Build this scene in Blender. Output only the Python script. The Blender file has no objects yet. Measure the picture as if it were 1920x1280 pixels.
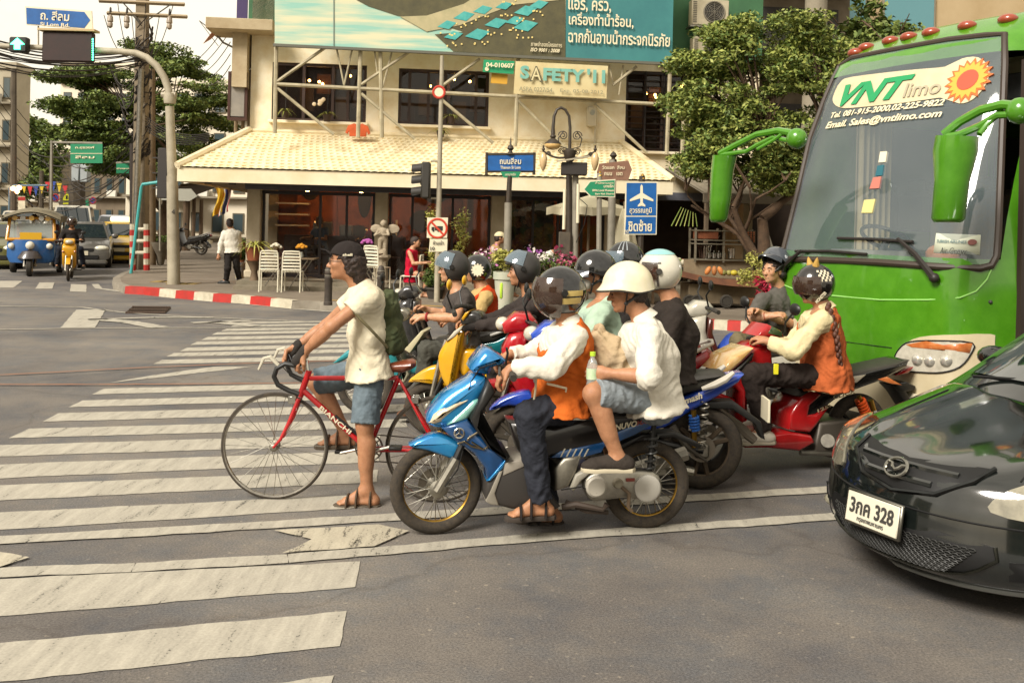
import bpy, bmesh, math, random
import numpy as np
from mathutils import Vector as V, Matrix, Quaternion
R = math.radians
sc = bpy.context.scene
col = sc.collection
random.seed(7); RN = np.random.RandomState(7)
F, CX, CY, ROLL, EYE = 1800.0, 960.0, 420.0, 0.024, 1.78
RGT = V((math.cos(ROLL), 0, math.sin(ROLL))); UPV = V((-math.sin(ROLL), 0, math.cos(ROLL)))
cd = bpy.data.cameras.new("camera"); cam = bpy.data.objects.new("camera", cd); col.objects.link(cam)
cd.sensor_width = 36; cd.lens = 36 * F / 1920; cd.clip_start = .05; cd.clip_end = 2000
cd.shift_y = -(640 - CY) / 1920
cam.matrix_world = Matrix(((RGT.x, UPV.x, 0, 0), (RGT.y, UPV.y, -1, 0), (RGT.z, UPV.z, 0, EYE), (0, 0, 0, 1)))
sc.camera = cam
SUN_EL, SUN_AZ = R(40), R(-140)      # azimuth measured clockwise from +Y
w = bpy.data.worlds.new("World"); sc.world = w; w.use_nodes = True
nt = w.node_tree; bg = nt.nodes["Background"]
sky = nt.nodes.new("ShaderNodeTexSky"); sky.sky_type = 'NISHITA'; sky.sun_disc = False
sky.sun_elevation = SUN_EL; sky.sun_rotation = SUN_AZ; sky.dust_density = 4; sky.air_density = 1.5
tc = nt.nodes.new("ShaderNodeTexCoord"); nz = nt.nodes.new("ShaderNodeTexNoise"); nz.inputs['Scale'].default_value = 3
nz.inputs['Detail'].default_value = 8; nz.inputs['Roughness'].default_value = .6
nt.links.new(tc.outputs['Generated'], nz.inputs['Vector'])
cr = nt.nodes.new("ShaderNodeValToRGB"); cr.color_ramp.elements[0].position = .4; cr.color_ramp.elements[1].position = .62
cr.color_ramp.elements[0].color = (1.95, 1.73, 1.36, 1); cr.color_ramp.elements[1].color = (2.7, 2.42, 1.94, 1)
nt.links.new(nz.outputs['Fac'], cr.inputs['Fac'])
mx = nt.nodes.new("ShaderNodeMix"); mx.data_type = 'RGBA'; mx.inputs['Factor'].default_value = .93
nt.links.new(sky.outputs['Color'], mx.inputs['A']); nt.links.new(cr.outputs['Color'], mx.inputs['B'])
nt.links.new(mx.outputs['Result'], bg.inputs['Color']); bg.inputs['Strength'].default_value = .11
sd = bpy.data.lights.new("sun", 'SUN'); so = bpy.data.objects.new("sun", sd); col.objects.link(so)
sd.energy = 1.35; sd.angle = R(22); sd.color = (1, .95, .87)
sdir = V((math.sin(SUN_AZ) * math.cos(SUN_EL), math.cos(SUN_AZ) * math.cos(SUN_EL), math.sin(SUN_EL)))
so.rotation_euler = sdir.to_track_quat('Z', 'Y').to_euler(); so.location = (0, -10, 20)
vs = sc.view_settings; vs.view_transform = 'Standard'; vs.look = 'None'; vs.gamma = 1; vs.exposure = 2.06
sc.cycles.max_bounces = 8; sc.cycles.transparent_max_bounces = 12; sc.cycles.caustics_reflective = False; sc.cycles.caustics_refractive = False
try: sc.cycles.use_denoising = True
except Exception: pass
def ray(px, py): return RGT * ((px - CX) / F) + UPV * ((CY - py) / F) + V((0, 1, 0))
EYEP = V((0, 0, EYE))
def D(px, py, y): return EYEP + ray(px, py) * y                       # the point at depth y
def G(px, py, z=0.0):                                                  # the point on the level z
 d = ray(px, py); return EYEP + d * ((z - EYE) / d.z)
def PL(px, py, p0, n):                                                 # the point on a plane
 d = ray(px, py); return EYEP + d * ((p0 - EYEP).dot(n) / d.dot(n))
def lin(h):
 if not isinstance(h, str): return tuple(h)
 c = [int(h[i:i + 2], 16) / 255 for i in (0, 2, 4)]
 return tuple(x / 12.92 if x <= .04045 else ((x + .055) / 1.055) ** 2.4 for x in c)
MC = {}
def mt(c, r=.5, m=0., n=None, c2=None, b=None, coat=0., tr=0., em=0., ior=1.45, sss=0., k=1., alpha=1., spec=.5, rn=0.):
 """procedural Principled material; n=(scale, contrast) mottles c towards c2; b=(scale, strength) bumps"""
 key = (c, r, m, n, c2, b, coat, tr, em, ior, sss, k, alpha, spec, rn)
 if key in MC: return MC[key]
 M = bpy.data.materials.new("mat"); M.use_nodes = True
 T = M.node_tree; P = T.nodes["Principled BSDF"]; I = P.inputs
 a = [x * k for x in lin(c)]
 I['Base Color'].default_value = (*a, 1); I['Roughness'].default_value = r; I['Metallic'].default_value = m
 I['Coat Weight'].default_value = coat; I['Coat IOR'].default_value = 2.1 if spec >= 1 else 1.5; I['Coat Roughness'].default_value = .05
 I['Transmission Weight'].default_value = tr; I['IOR'].default_value = ior; I['Specular IOR Level'].default_value = spec; I['Alpha'].default_value = alpha
 if sss: I['Subsurface Weight'].default_value = sss; I['Subsurface Radius'].default_value = (.02, .008, .004)
 if em: I['Emission Color'].default_value = (*a, 1); I['Emission Strength'].default_value = em
 tcn = None
 def coord():
  nonlocal tcn
  if tcn is None: tcn = T.nodes.new("ShaderNodeTexCoord")
  return tcn.outputs['Object']
 if n:
  N = T.nodes.new("ShaderNodeTexNoise"); N.inputs['Scale'].default_value = n[0]; N.inputs['Detail'].default_value = 7
  N.inputs['Roughness'].default_value = .65; T.links.new(coord(), N.inputs['Vector'])
  C = T.nodes.new("ShaderNodeValToRGB"); h = .5 * (1 - n[1]) * .6
  C.color_ramp.elements[0].position = .5 - max(h, .02); C.color_ramp.elements[1].position = .5 + max(h, .02)
  b2 = [x * k for x in lin(c2)] if c2 else [x * .6 for x in a]
  C.color_ramp.elements[0].color = (*a, 1); C.color_ramp.elements[1].color = (*b2, 1)
  T.links.new(N.outputs['Fac'], C.inputs['Fac']); T.links.new(C.outputs['Color'], I['Base Color'])
  if rn:
   mr = T.nodes.new("ShaderNodeMapRange"); mr.inputs['To Min'].default_value = max(0, r - rn); mr.inputs['To Max'].default_value = min(1, r + rn)
   T.links.new(N.outputs['Fac'], mr.inputs['Value']); T.links.new(mr.outputs['Result'], I['Roughness'])
 if b:
  N = T.nodes.new("ShaderNodeTexNoise"); N.inputs['Scale'].default_value = b[0]; N.inputs['Detail'].default_value = 4
  T.links.new(coord(), N.inputs['Vector'])
  B = T.nodes.new("ShaderNodeBump"); B.inputs['Strength'].default_value = b[1]; B.inputs['Distance'].default_value = .02
  T.links.new(N.outputs['Fac'], B.inputs['Height']); T.links.new(B.outputs['Normal'], I['Normal'])
 MC[key] = M
 return M
def paint(c, r=.28, n=None, c2=None): return mt(c, r, coat=.6, n=n or (9, .3), c2=c2 or tuple(x * .8 for x in lin(c)))
def metal(c='b8b4a8', r=.35): return mt(c, r, 1., n=(14, .3), c2=tuple(x * .6 for x in lin(c)))
def plast(c, r=.5): return mt(c, r, n=(20, .3), c2=tuple(x * .75 for x in lin(c)))
def cloth(c, c2=None): return mt(c, .9, n=(7, .2), c2=c2 or tuple(x * .8 for x in lin(c)), b=(38, .35), spec=.2)
BLK = plast('1a1917', .45); DGREY = plast('38352f', .55); RUB = mt('25221e', .85, n=(30, .3), c2='3a352c'); CHR = metal('c9c6bd', .18)
STEEL = metal('9a958a', .4); ALU = metal('aba699', .45); GOLD = metal('b08a3e', .35); WHT = plast('d9d4c6', .45)
def glass(c='c9d2cc', r=.03, a=.25): return mt(c, r, coat=1., alpha=a, spec=.8)
GLS = glass(); DGLS = glass('1c1f1f', .04, .8)
def tag(o, label=None, cat=None, group=None, kind=None):
 if label: o['label'] = label
 if cat: o['category'] = cat
 if group: o['group'] = group
 if kind: o['kind'] = kind
 return o
def frame(o):                                                          # world matrix without waiting for the depsgraph
 m = Matrix.Identity(4)
 while o: m = o.matrix_basis @ m; o = o.parent
 return m
def thing(name, label, cat, loc=(0, 0, 0), rz=0., group=None):
 o = bpy.data.objects.new(name, None); col.objects.link(o); o.location = loc; o.rotation_euler = (0, 0, rz)
 o.empty_display_size = .1
 return tag(o, label, cat, group)
def copy_tree(o, loc=None, rz=None, label=None, parent=None):
 c = o.copy(); col.objects.link(c)
 if parent: c.parent = parent
 for ch in o.children: copy_tree(ch, parent=c)
 if loc is not None: c.location = loc
 if rz is not None: c.rotation_euler = (0, 0, rz)
 if label: c['label'] = label
 return c
class MB:
 def __init__(s, T=None): s.v = []; s.f = []; s.m = []; s.T = T or Matrix.Identity(4)
 def add(s, vs, fs, m=0):
  k = len(s.v); T = s.T
  s.v += [tuple(T @ V(p)) for p in vs]; s.f += [tuple(i + k for i in f) for f in fs]; s.m += [m] * len(fs); return s
 def quad(s, a, b, c, d, m=0): return s.add([a, b, c, d], [(0, 1, 2, 3)], m)
 def box(s, c, d, m=0, bev=0., rot=None):
  hx, hy, hz = [x / 2 for x in d]; c = V(c); q = (lambda p: c + rot @ p) if rot else (lambda p: c + p)
  if bev <= 0:
   P = [q(V((x * hx, y * hy, z * hz))) for x in (-1, 1) for y in (-1, 1) for z in (-1, 1)]
   return s.add(P, [(0, 1, 3, 2), (4, 6, 7, 5), (0, 4, 5, 1), (2, 3, 7, 6), (0, 2, 6, 4), (1, 5, 7, 3)], m)
  b = min(bev, hx * .95, hy * .95, hz * .95); idx = {}; P = []
  for x in (-1, 1):
   for y in (-1, 1):
    for z in (-1, 1):
     for a in range(3):
      h = [hx - b, hy - b, hz - b]; h[a] += b
      idx[x, y, z, a] = len(P); P.append(q(V((x * h[0], y * h[1], z * h[2]))))
  fs = []
  for a in range(3):
   for sg in (-1, 1):
    o = [i for i in range(3) if i != a]; f = []
    for (i, j) in ((-1, -1), (1, -1), (1, 1), (-1, 1)):
     k = [0, 0, 0]; k[a] = sg; k[o[0]] = i; k[o[1]] = j; f.append(idx[(*k, a)])
    fs.append(f)
  for a in range(3):
   o = [i for i in range(3) if i != a]
   for i in (-1, 1):
    for j in (-1, 1):
     k = [0, 0, 0]; k[o[0]] = i; k[o[1]] = j; k2 = list(k); k[a] = -1; k2[a] = 1
     fs.append([idx[(*k, o[0])], idx[(*k2, o[0])], idx[(*k2, o[1])], idx[(*k, o[1])]])
  for x in (-1, 1):
   for y in (-1, 1):
    for z in (-1, 1): fs.append([idx[x, y, z, a] for a in range(3)])
  return s.add(P, fs, m)
 def loft(s, rings, m=0, cap=True, closed=True):
  n = len(rings[0]); P = [p for r in rings for p in r]; fs = []
  for i in range(len(rings) - 1):
   for j in range(n if closed else n - 1):
    a = i * n + j; b = i * n + (j + 1) % n; fs.append((a, b, b + n, a + n))
  if cap and closed: fs += [tuple(range(n))[::-1], tuple(range((len(rings) - 1) * n, len(rings) * n))]
  return s.add(P, fs, m)
 def tube(s, pts, r, n=8, m=0, closed=False, flat=None):
  pts = [V(p) for p in pts]; k = len(pts); rs = r if isinstance(r, (list, tuple)) else [r] * k
  rings = []; up = None
  for i, p in enumerate(pts):
   t = (pts[(i + 1) % k] - pts[i - 1]) if closed else (pts[min(i + 1, k - 1)] - pts[max(i - 1, 0)])
   if t.length < 1e-9: t = V((0, 0, 1))
   t.normalize()
   if up is None: up = V((0, 0, 1)) if abs(t.z) < .9 else V((1, 0, 0))
   a = up - t * up.dot(t)
   if a.length < 1e-4: a = t.orthogonal()
   a.normalize(); up = a; b = t.cross(a)
   fx = flat or 1
   rings.append([p + a * (rs[i] * math.cos(2 * math.pi * j / n)) + b * (rs[i] * fx * math.sin(2 * math.pi * j / n)) for j in range(n)])
  if closed: rings.append(rings[0])
  return s.loft(rings, m, cap=not closed)
 def cyl(s, a, b, r0, r1=None, n=12, m=0): return s.tube([a, b], [r0, r0 if r1 is None else r1], n, m)
 def lathe(s, prof, o=(0, 0, 0), ax=(0, 0, 1), n=20, m=0, arc=None):
  q = V((0, 0, 1)).rotation_difference(V(ax).normalized()); o = V(o)
  return s.loft([[o + q @ V((r * math.cos(2 * math.pi * j / n), r * math.sin(2 * math.pi * j / n), z)) for j in range(n)] for r, z in prof], m, cap=prof[0] != prof[-1])
 def ball(s, c, r, n=14, m=0, rot=None):
  r = r if isinstance(r, (tuple, list)) else (r, r, r); c = V(c); k = max(5, n // 2 + 1); rings = []
  for i in range(k + 1):
   t = math.pi * min(max(i / k, .01), .99)
   rg = [V((r[0] * math.sin(t) * math.cos(2 * math.pi * j / n), r[1] * math.sin(t) * math.sin(2 * math.pi * j / n), -r[2] * math.cos(t))) for j in range(n)]
   rings.append([c + (rot @ p if rot else p) for p in rg])
  return s.loft(rings, m)
 def slab(s, poly, w, m=0, bev=.012, y=0., ax='xz', w0=None):
  """a polygon in the side plane thickened to half width w (or y-w0 .. y+w), edges rounded"""
  n = len(poly); P = [V((p[0], p[1])) for p in poly]
  ar = sum(P[i].x * P[(i + 1) % n].y - P[(i + 1) % n].x * P[i].y for i in range(n))
  if ar < 0: P = P[::-1]
  def inset(d):
   out = []
   for i in range(n):
    a = P[i] - P[i - 1]; b = P[(i + 1) % n] - P[i]
    if a.length < 1e-9 or b.length < 1e-9: out.append(P[i]); continue
    na = V((-a.y, a.x)).normalized(); nb = V((-b.y, b.x)).normalized(); q = na + nb
    if q.length < .3: q = na
    q = q / max(q.dot(na), .45) if q.length else na
    out.append(P[i] + q * d)
   return out
  lo = y - (w if w0 is None else w0); hi = y + w; b = min(bev, (hi - lo) * .45)
  R3 = [(inset(b), lo), (inset(b * .3), lo + b * .3), (P, lo + b), (P, hi - b), (inset(b * .3), hi - b * .3), (inset(b), hi)]
  mp = {'xz': lambda p, y: (p.x, y, p.y), 'xy': lambda p, y: (p.x, p.y, y), 'yz': lambda p, y: (y, p.x, p.y)}[ax]
  return s.loft([[mp(p, yy) for p in pl] for pl, yy in R3], m)
 def grid(s, fn, nu, nv, m=0, wrap=False):
  P = [fn(i / nu, j / nv) for i in range(nu + 1) for j in range(nv + 1)]
  return s.add(P, [(i * (nv + 1) + j, i * (nv + 1) + j + 1, (i + 1) * (nv + 1) + j + 1, (i + 1) * (nv + 1) + j) for i in range(nu) for j in range(nv)], m)
 def fan(s, poly, fn, c=None, rings=3, m=0, thick=0.):
  """a star-shaped polygon laid on a curved surface fn(a, b, lift) -> point"""
  n = len(poly); c = c or (sum(p[0] for p in poly) / n, sum(p[1] for p in poly) / n)
  P = [fn(c[0], c[1], thick)]; fs = []
  for k in range(1, rings + 1):
   t = k / rings; P += [fn(c[0] + (p[0] - c[0]) * t, c[1] + (p[1] - c[1]) * t, thick) for p in poly]
  P += [fn(p[0], p[1], -.01) for p in poly]
  for j in range(n): fs.append((0, 1 + j, 1 + (j + 1) % n))
  for k in range(rings):
   for j in range(n):
    a = 1 + k * n + j; b = 1 + k * n + (j + 1) % n; fs.append((a, a + n, b + n, b))
  return s.add(P, fs, m)
 def torus(s, c, ax, rr, r, n=36, k=8, m=0, flat=1., arc=(0, 1)):
  q = V((0, 0, 1)).rotation_difference(V(ax).normalized()); c = V(c); rings = []
  cl = arc == (0, 1)
  for i in range(n if cl else n + 1):
   t = 2 * math.pi * (arc[0] + (arc[1] - arc[0]) * i / n)
   rings.append([c + q @ V(((rr + r * math.cos(2 * math.pi * j / k)) * math.cos(t), (rr + r * math.cos(2 * math.pi * j / k)) * math.sin(t), r * flat * math.sin(2 * math.pi * j / k))) for j in range(k)])
  if cl: rings.append(rings[0])
  return s.loft(rings, m, cap=not cl)
 def build(s, name, mats, parent=None, world=False, smooth=40, **kw):
  return mkmesh(name, s.v, s.f, s.m, mats, parent, world, smooth, **kw)
def mkmesh(name, v, f, mi, mats, parent=None, world=False, smooth=40, label=None, cat=None, group=None, kind=None):
 me = bpy.data.meshes.new(name)
 off = None
 v = np.asarray(v, dtype=np.float32).reshape(-1, 3)
 if parent is not None and world:
  A = np.array(frame(parent).inverted()); v = v @ A[:3, :3].T + A[:3, 3]
 elif parent is None:
  off = np.array([(v[:, 0].min() + v[:, 0].max()) / 2, (v[:, 1].min() + v[:, 1].max()) / 2, v[:, 2].min()]); v = v - off
 if isinstance(f, np.ndarray):
  k = f.shape[1]; me.vertices.add(len(v)); me.vertices.foreach_set('co', v.astype(np.float32).ravel())
  me.loops.add(f.size); me.loops.foreach_set('vertex_index', f.astype(np.int32).ravel())
  me.polygons.add(len(f)); me.polygons.foreach_set('loop_start', np.arange(0, f.size, k, dtype=np.int32))
  me.update(calc_edges=True)
 else:
  me.from_pydata(v.tolist(), [], f)
  if len(f) < 6000:
   bm = bmesh.new(); bm.from_mesh(me); bmesh.ops.recalc_face_normals(bm, faces=bm.faces); bm.to_mesh(me); bm.free()
 mats = mats if isinstance(mats, (list, tuple)) else [mats]
 for M in mats: me.materials.append(M)
 if mi is not None and len(mats) > 1: me.polygons.foreach_set('material_index', np.asarray(mi, dtype=np.int32))
 if smooth:
  me.shade_smooth()
  if smooth < 180: me.set_sharp_from_angle(angle=R(smooth))
 o = bpy.data.objects.new(name, me); col.objects.link(o)
 if parent is not None: o.parent = parent
 elif off is not None: o.location = off.tolist()
 return tag(o, label, cat, group, kind)
_tc = {}
def letters(txt, fr, size, mat, parent=None, name='lettering', fit=None, align=0., depth=.003, shear=0., bold=0., world=False, cy=.5):
 """real lettering: fr = (origin, right vector, up vector); size = letter height; fit = total width; centred on the origin by align/cy"""
 key = (txt, shear, bold)
 if key not in _tc:
  c = bpy.data.curves.new("txt", 'FONT'); c.body = txt; c.resolution_u = 3; c.shear = shear; c.offset = bold; c.align_x = 'LEFT'
  o = bpy.data.objects.new("txt", c); col.objects.link(o)
  dg = bpy.context.evaluated_depsgraph_get(); dg.update()
  me = bpy.data.meshes.new_from_object(o.evaluated_get(dg))
  P = np.array([v.co[:] for v in me.vertices]).reshape(-1, 3); Fc = [tuple(p.vertices) for p in me.polygons]
  bpy.data.objects.remove(o); bpy.data.curves.remove(c); bpy.data.meshes.remove(me)
  _tc[key] = (P, Fc)
 P, Fc = _tc[key]
 x0, x1, y0, y1 = P[:, 0].min(), P[:, 0].max(), P[:, 1].min(), P[:, 1].max()
 sy = size / (y1 - y0); sx = fit / (x1 - x0) if fit else sy
 O, rt, up = [V(q) for q in fr]; nn = rt.cross(up).normalized()
 pts = []
 for lift in (depth, 0):
  for p in P:
   pts.append(O + rt * ((p[0] - x0 - (x1 - x0) * align) * sx) + up * ((p[1] - y0 - (y1 - y0) * cy) * sy) + nn * (lift + .002))
 n = len(P)
 return mkmesh(name, [tuple(p) for p in pts], [f for f in Fc], None, mat, parent, world, 0) if depth <= 0 else mkmesh(name, [tuple(p) for p in pts], Fc + [tuple(i + n for i in f[::-1]) for f in Fc], None, mat, parent, world, 0)
def surfnet(Dg, o, h):
 S = Dg < 0; n = Dg.shape
 c = np.zeros((n[0] - 1, n[1] - 1, n[2] - 1), np.int8)
 sl = lambda i, k: slice(i, k - 1 + i)
 for i in (0, 1):
  for j in (0, 1):
   for k in (0, 1): c += S[sl(i, n[0]), sl(j, n[1]), sl(k, n[2])]
 act = np.argwhere((c > 0) & (c < 8))
 idx = -np.ones(c.shape, np.int32); idx[tuple(act.T)] = np.arange(len(act))
 acc = np.zeros((len(act), 3)); cnt = np.zeros(len(act))
 cs = [(i, j, k) for i in (0, 1) for j in (0, 1) for k in (0, 1)]
 for a in cs:
  for ax in range(3):
   if a[ax]: continue
   b = list(a); b[ax] = 1
   da = Dg[tuple((act + a).T)]; db = Dg[tuple((act + b).T)]; cr = (da < 0) != (db < 0)
   t = np.where(cr, da / np.where(cr, da - db, 1), 0); p = np.repeat(np.array([a], float), len(act), 0); p[:, ax] += t
   acc[cr] += p[cr]; cnt[cr] += 1
 vv = (act + acc / cnt[:, None]) * h + o
 qs = []
 for ax in range(3):
  s0 = [slice(None)] * 3; s1 = [slice(None)] * 3; s0[ax] = slice(0, -1); s1[ax] = slice(1, None)
  A = S[tuple(s0)]; B = S[tuple(s1)]; e = np.argwhere(A != B)
  u, w_ = [(1, 2), (2, 0), (0, 1)][ax]
  e = e[(e[:, u] > 0) & (e[:, w_] > 0) & (e[:, u] < n[u] - 1) & (e[:, w_] < n[w_] - 1)]
  fl = A[tuple(e.T)]
  def at(du, dw): q = e.copy(); q[:, u] -= du; q[:, w_] -= dw; return idx[tuple(q.T)]
  q = np.stack([at(1, 1), at(0, 1), at(0, 0), at(1, 0)], 1); q[~fl] = q[~fl][:, ::-1]; qs.append(q)
 return vv, np.concatenate(qs)
class SDF:
 def __init__(s, h=.01, k=.03): s.h = h; s.k = k; s.P = []; s.fold = None
 def cap(s, a, b, ra, rb=None, k=None, flat=None, fe=(0, 0), op=1): s.P.append(('c', np.array(a[:]), np.array(b[:]), ra, ra if rb is None else rb, s.k if k is None else k, flat, fe, op)); return s
 def ell(s, c, r, M=None, k=None, op=1): s.P.append(('e', np.array(c[:]), np.array(r), M, None, s.k if k is None else k, None, None, op)); return s
 def cut(s, p, n): s.P.append(('x', np.array(p[:]), np.array(n[:]))); return s
 def chain(s, pts, rs, **kw):
  for i in range(len(pts) - 1): s.cap(pts[i], pts[i + 1], rs[i], rs[i + 1], **kw)
  return s
 def bb(s, p):
  if p[0] == 'c':
   m = max(p[3], p[4]) * (max(1, p[6][1]) if p[6] else 1); return np.minimum(p[1], p[2]) - m, np.maximum(p[1], p[2]) + m
  m = p[2].max(); return p[1] - m, p[1] + m
 def mesh(s):
  pos = [p for p in s.P if p[0] != 'x' and p[8] > 0]
  lo = np.min([s.bb(p)[0] for p in pos], 0) - 4 * s.h - .01; hi = np.max([s.bb(p)[1] for p in pos], 0) + 4 * s.h + .01
  n = np.ceil((hi - lo) / s.h).astype(int) + 1
  Dg = np.full(n, .5, np.float32); ax = [lo[i] + np.arange(n[i]) * s.h for i in range(3)]
  for p in s.P:
   if p[0] == 'x':
    q = sum((ax[i] - p[1][i]).reshape([-1 if j == i else 1 for j in range(3)]) * p[2][i] for i in range(3)); Dg = np.maximum(Dg, q.astype(np.float32)); continue
   a, b = s.bb(p); pad = p[5] + .03
   i0 = np.clip(np.floor((a - pad - lo) / s.h).astype(int), 0, n - 1); i1 = np.clip(np.ceil((b + pad - lo) / s.h).astype(int) + 1, 1, n)
   sl = tuple(slice(i0[i], i1[i]) for i in range(3))
   X = [ax[i][sl[i]].reshape([-1 if j == i else 1 for j in range(3)]) for i in range(3)]
   if p[0] == 'c':
    A, B, ra, rb, fl, fe = p[1], p[2], p[3], p[4], p[6], p[7]
    q = [X[i] - A[i] for i in range(3)]; d = B - A
    if fl:
     w = np.array(fl[0][:]); w = w / np.linalg.norm(w); g = 1 - 1 / fl[1]
     dt = q[0] * w[0] + q[1] * w[1] + q[2] * w[2]; q = [q[i] - dt * (w[i] * g) for i in range(3)]; d = d - w * (d @ w) * g
    L2 = max(d @ d, 1e-8); t = (q[0] * d[0] + q[1] * d[1] + q[2] * d[2]) / L2; tc = np.clip(t, 0, 1)
    v = np.sqrt((q[0] - tc * d[0]) ** 2 + (q[1] - tc * d[1]) ** 2 + (q[2] - tc * d[2]) ** 2) - (ra + (rb - ra) * tc)
    L = math.sqrt(L2)
    if fe[0]: v = np.maximum(v, -t * L)
    if fe[1]: v = np.maximum(v, (t - 1) * L)
   else:
    q = [X[i] - p[1][i] for i in range(3)]; r = p[2]
    if p[3] is not None: M = p[3]; q = [q[0] * M[i][0] + q[1] * M[i][1] + q[2] * M[i][2] for i in range(3)]
    k0 = np.sqrt(sum((q[i] / r[i]) ** 2 for i in range(3))); k1 = np.sqrt(sum((q[i] / r[i] ** 2) ** 2 for i in range(3)))
    v = k0 * (k0 - 1) / np.maximum(k1, 1e-6)
   k = p[5]; E_ = Dg[sl]
   if p[8] > 0:
    hh = np.maximum(k - np.abs(E_ - v), 0) / max(k, 1e-6); Dg[sl] = np.minimum(E_, v) - hh * hh * k * .25
   else:
    v = -v; hh = np.maximum(k - np.abs(E_ - v), 0) / max(k, 1e-6); Dg[sl] = np.maximum(E_, v) + hh * hh * k * .25
  if s.fold:
   A, wl = s.fold; I = np.argwhere(np.abs(Dg) < .04); x = I * s.h + lo; f = 2 * math.pi / wl
   wx = x + .35 * wl * np.sin(x[:, [1, 2, 0]] * f * .6 + 1.3)
   v = np.sin(wx @ np.array([.5, .3, .85]) * f) + .8 * np.sin(wx @ np.array([-.8, .3, .5]) * f * 1.4 + 2) + .5 * np.sin(wx @ np.array([.3, -.9, .6]) * f * 2.3)
   Dg[tuple(I.T)] += (A * v / 2).astype(np.float32)
  return surfnet(Dg, lo, s.h)
 def build(s, name, mats, parent=None, **kw):
  v, f = s.mesh(); return mkmesh(name, v, f, None, mats, parent, parent is not None, 180, **kw)
SKIN = mt('ab7c5b', .55, sss=.1, n=(28, .25), c2='936547', b=(120, .08), rn=.1); SKIN2 = mt('ba9376', .5, sss=.1, n=(28, .25), b=(120, .08), c2='a8714c'); SKIN3 = mt('8a5334', .55, n=(12, .2), c2='754428')
HAIR = mt('1d1512', .55, n=(60, .5), c2='3a2a20', b=(120, .4))
def hframe(c, f, up=V((0, 0, 1))):
 f = V(f).normalized(); l = V(up).cross(f).normalized(); u = f.cross(l); return V(c), f, l, u
def hp(Fm, a, b, c): return Fm[0] + Fm[1] * a + Fm[2] * b + Fm[3] * c
def rot3(Fm): return np.array([Fm[1][:], Fm[2][:], Fm[3][:]])
def head_sdf(s, Fm, nk, k=1.):
 M = rot3(Fm); e = lambda c, r, kk=.02, op=1: s.ell(hp(Fm, *[x * k for x in c]), [x * k for x in r], M, kk, op)
 e((-.012, 0, .03), (.098, .075, .085)); e((.025, 0, -.03), (.068, .06, .085)); e((.035, 0, -.078), (.045, .042, .03)); e((.074, 0, -.098), (.016, .018, .014))
 for g in (-1, 1): e((.062, g * .04, -.02), (.026, .022, .022))
 s.cap(hp(Fm, .086 * k, 0, .008 * k), hp(Fm, .112 * k, 0, -.03 * k), .008 * k, .012 * k, k=.012)
 for g in (-1, 1):
  e((.1, g * .012, -.034), (.01, .008, .008), .008); e((.104, g * .031, -.001), (.018, .019, .011), .012, -1); e((.08, g * .031, -.002), (.0125, .014, .0125), .004)
  e((-.006, g * .079, -.012), (.022, .009, .033), .008)
 s.cap(hp(Fm, .086 * k, -.04 * k, .02 * k), hp(Fm, .086 * k, .04 * k, .02 * k), .008 * k, k=.012)
 s.cap(hp(Fm, .092 * k, -.02 * k, -.058 * k), hp(Fm, .092 * k, .02 * k, -.058 * k), .0055 * k, k=.008); s.cap(hp(Fm, .089 * k, -.017 * k, -.07 * k), hp(Fm, .089 * k, .017 * k, -.07 * k), .006 * k, k=.008)
 s.cap(hp(Fm, -.015, 0, -.05), nk, .054, .06, k=.03)
def hand_sdf(s, wr, d, pn, curl=.5, side=1, sp=1., k=1.):
 """d = direction of the hand, pn = where the palm faces; thumb on d x pn * side"""
 d = V(d).normalized(); pn = V(pn); pn = (pn - d * pn.dot(d)).normalized(); sd_ = d.cross(pn) * side; wr = V(wr)
 s.cap(wr, wr + d * .03 * k, .026 * k, .024 * k, k=.015, flat=(sd_, 1.2)); s.cap(wr + d * .035 * k, wr + d * .078 * k, .0165 * k, .016 * k, k=.015, flat=(sd_, 2.1))
 for i, (o, L) in enumerate(((.031, .068), (.0105, .078), (-.0105, .072), (-.03, .056))):
  p = wr + d * (.086 - abs(o) * .25) * k + sd_ * o * k; dr = (d + sd_ * o * 2.2 * sp).normalized(); a = 0.
  cu = curl * (1 + .12 * (i - 1.5)); r0 = .0098
  for j, fr in enumerate((.46, .31, .23)):
   a += cu * (.75, .95, .6)[j]; dd = dr * math.cos(a) + pn * math.sin(a); q = p + dd * L * fr * k
   s.cap(p, q, (r0 - .0006 * j) * k, (r0 - .0006 * (j + 1)) * k, k=.006); p = q
 p = wr + d * .022 * k + sd_ * .022 * k; q = p + (d * .7 + sd_ * .75 + pn * .25).normalized() * .042 * k; r = q + (d * .85 + sd_ * (.25 - .3 * curl) + pn * (.2 + .6 * curl)).normalized() * .03 * k
 t = r + (d * .8 - sd_ * .3 * curl + pn * (.2 + .7 * curl)).normalized() * .024 * k
 s.cap(p, q, .014 * k, .0115 * k, k=.014); s.cap(q, r, .0112 * k, .0102 * k, k=.006); s.cap(r, t, .0102 * k, .0085 * k, k=.006)
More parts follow.
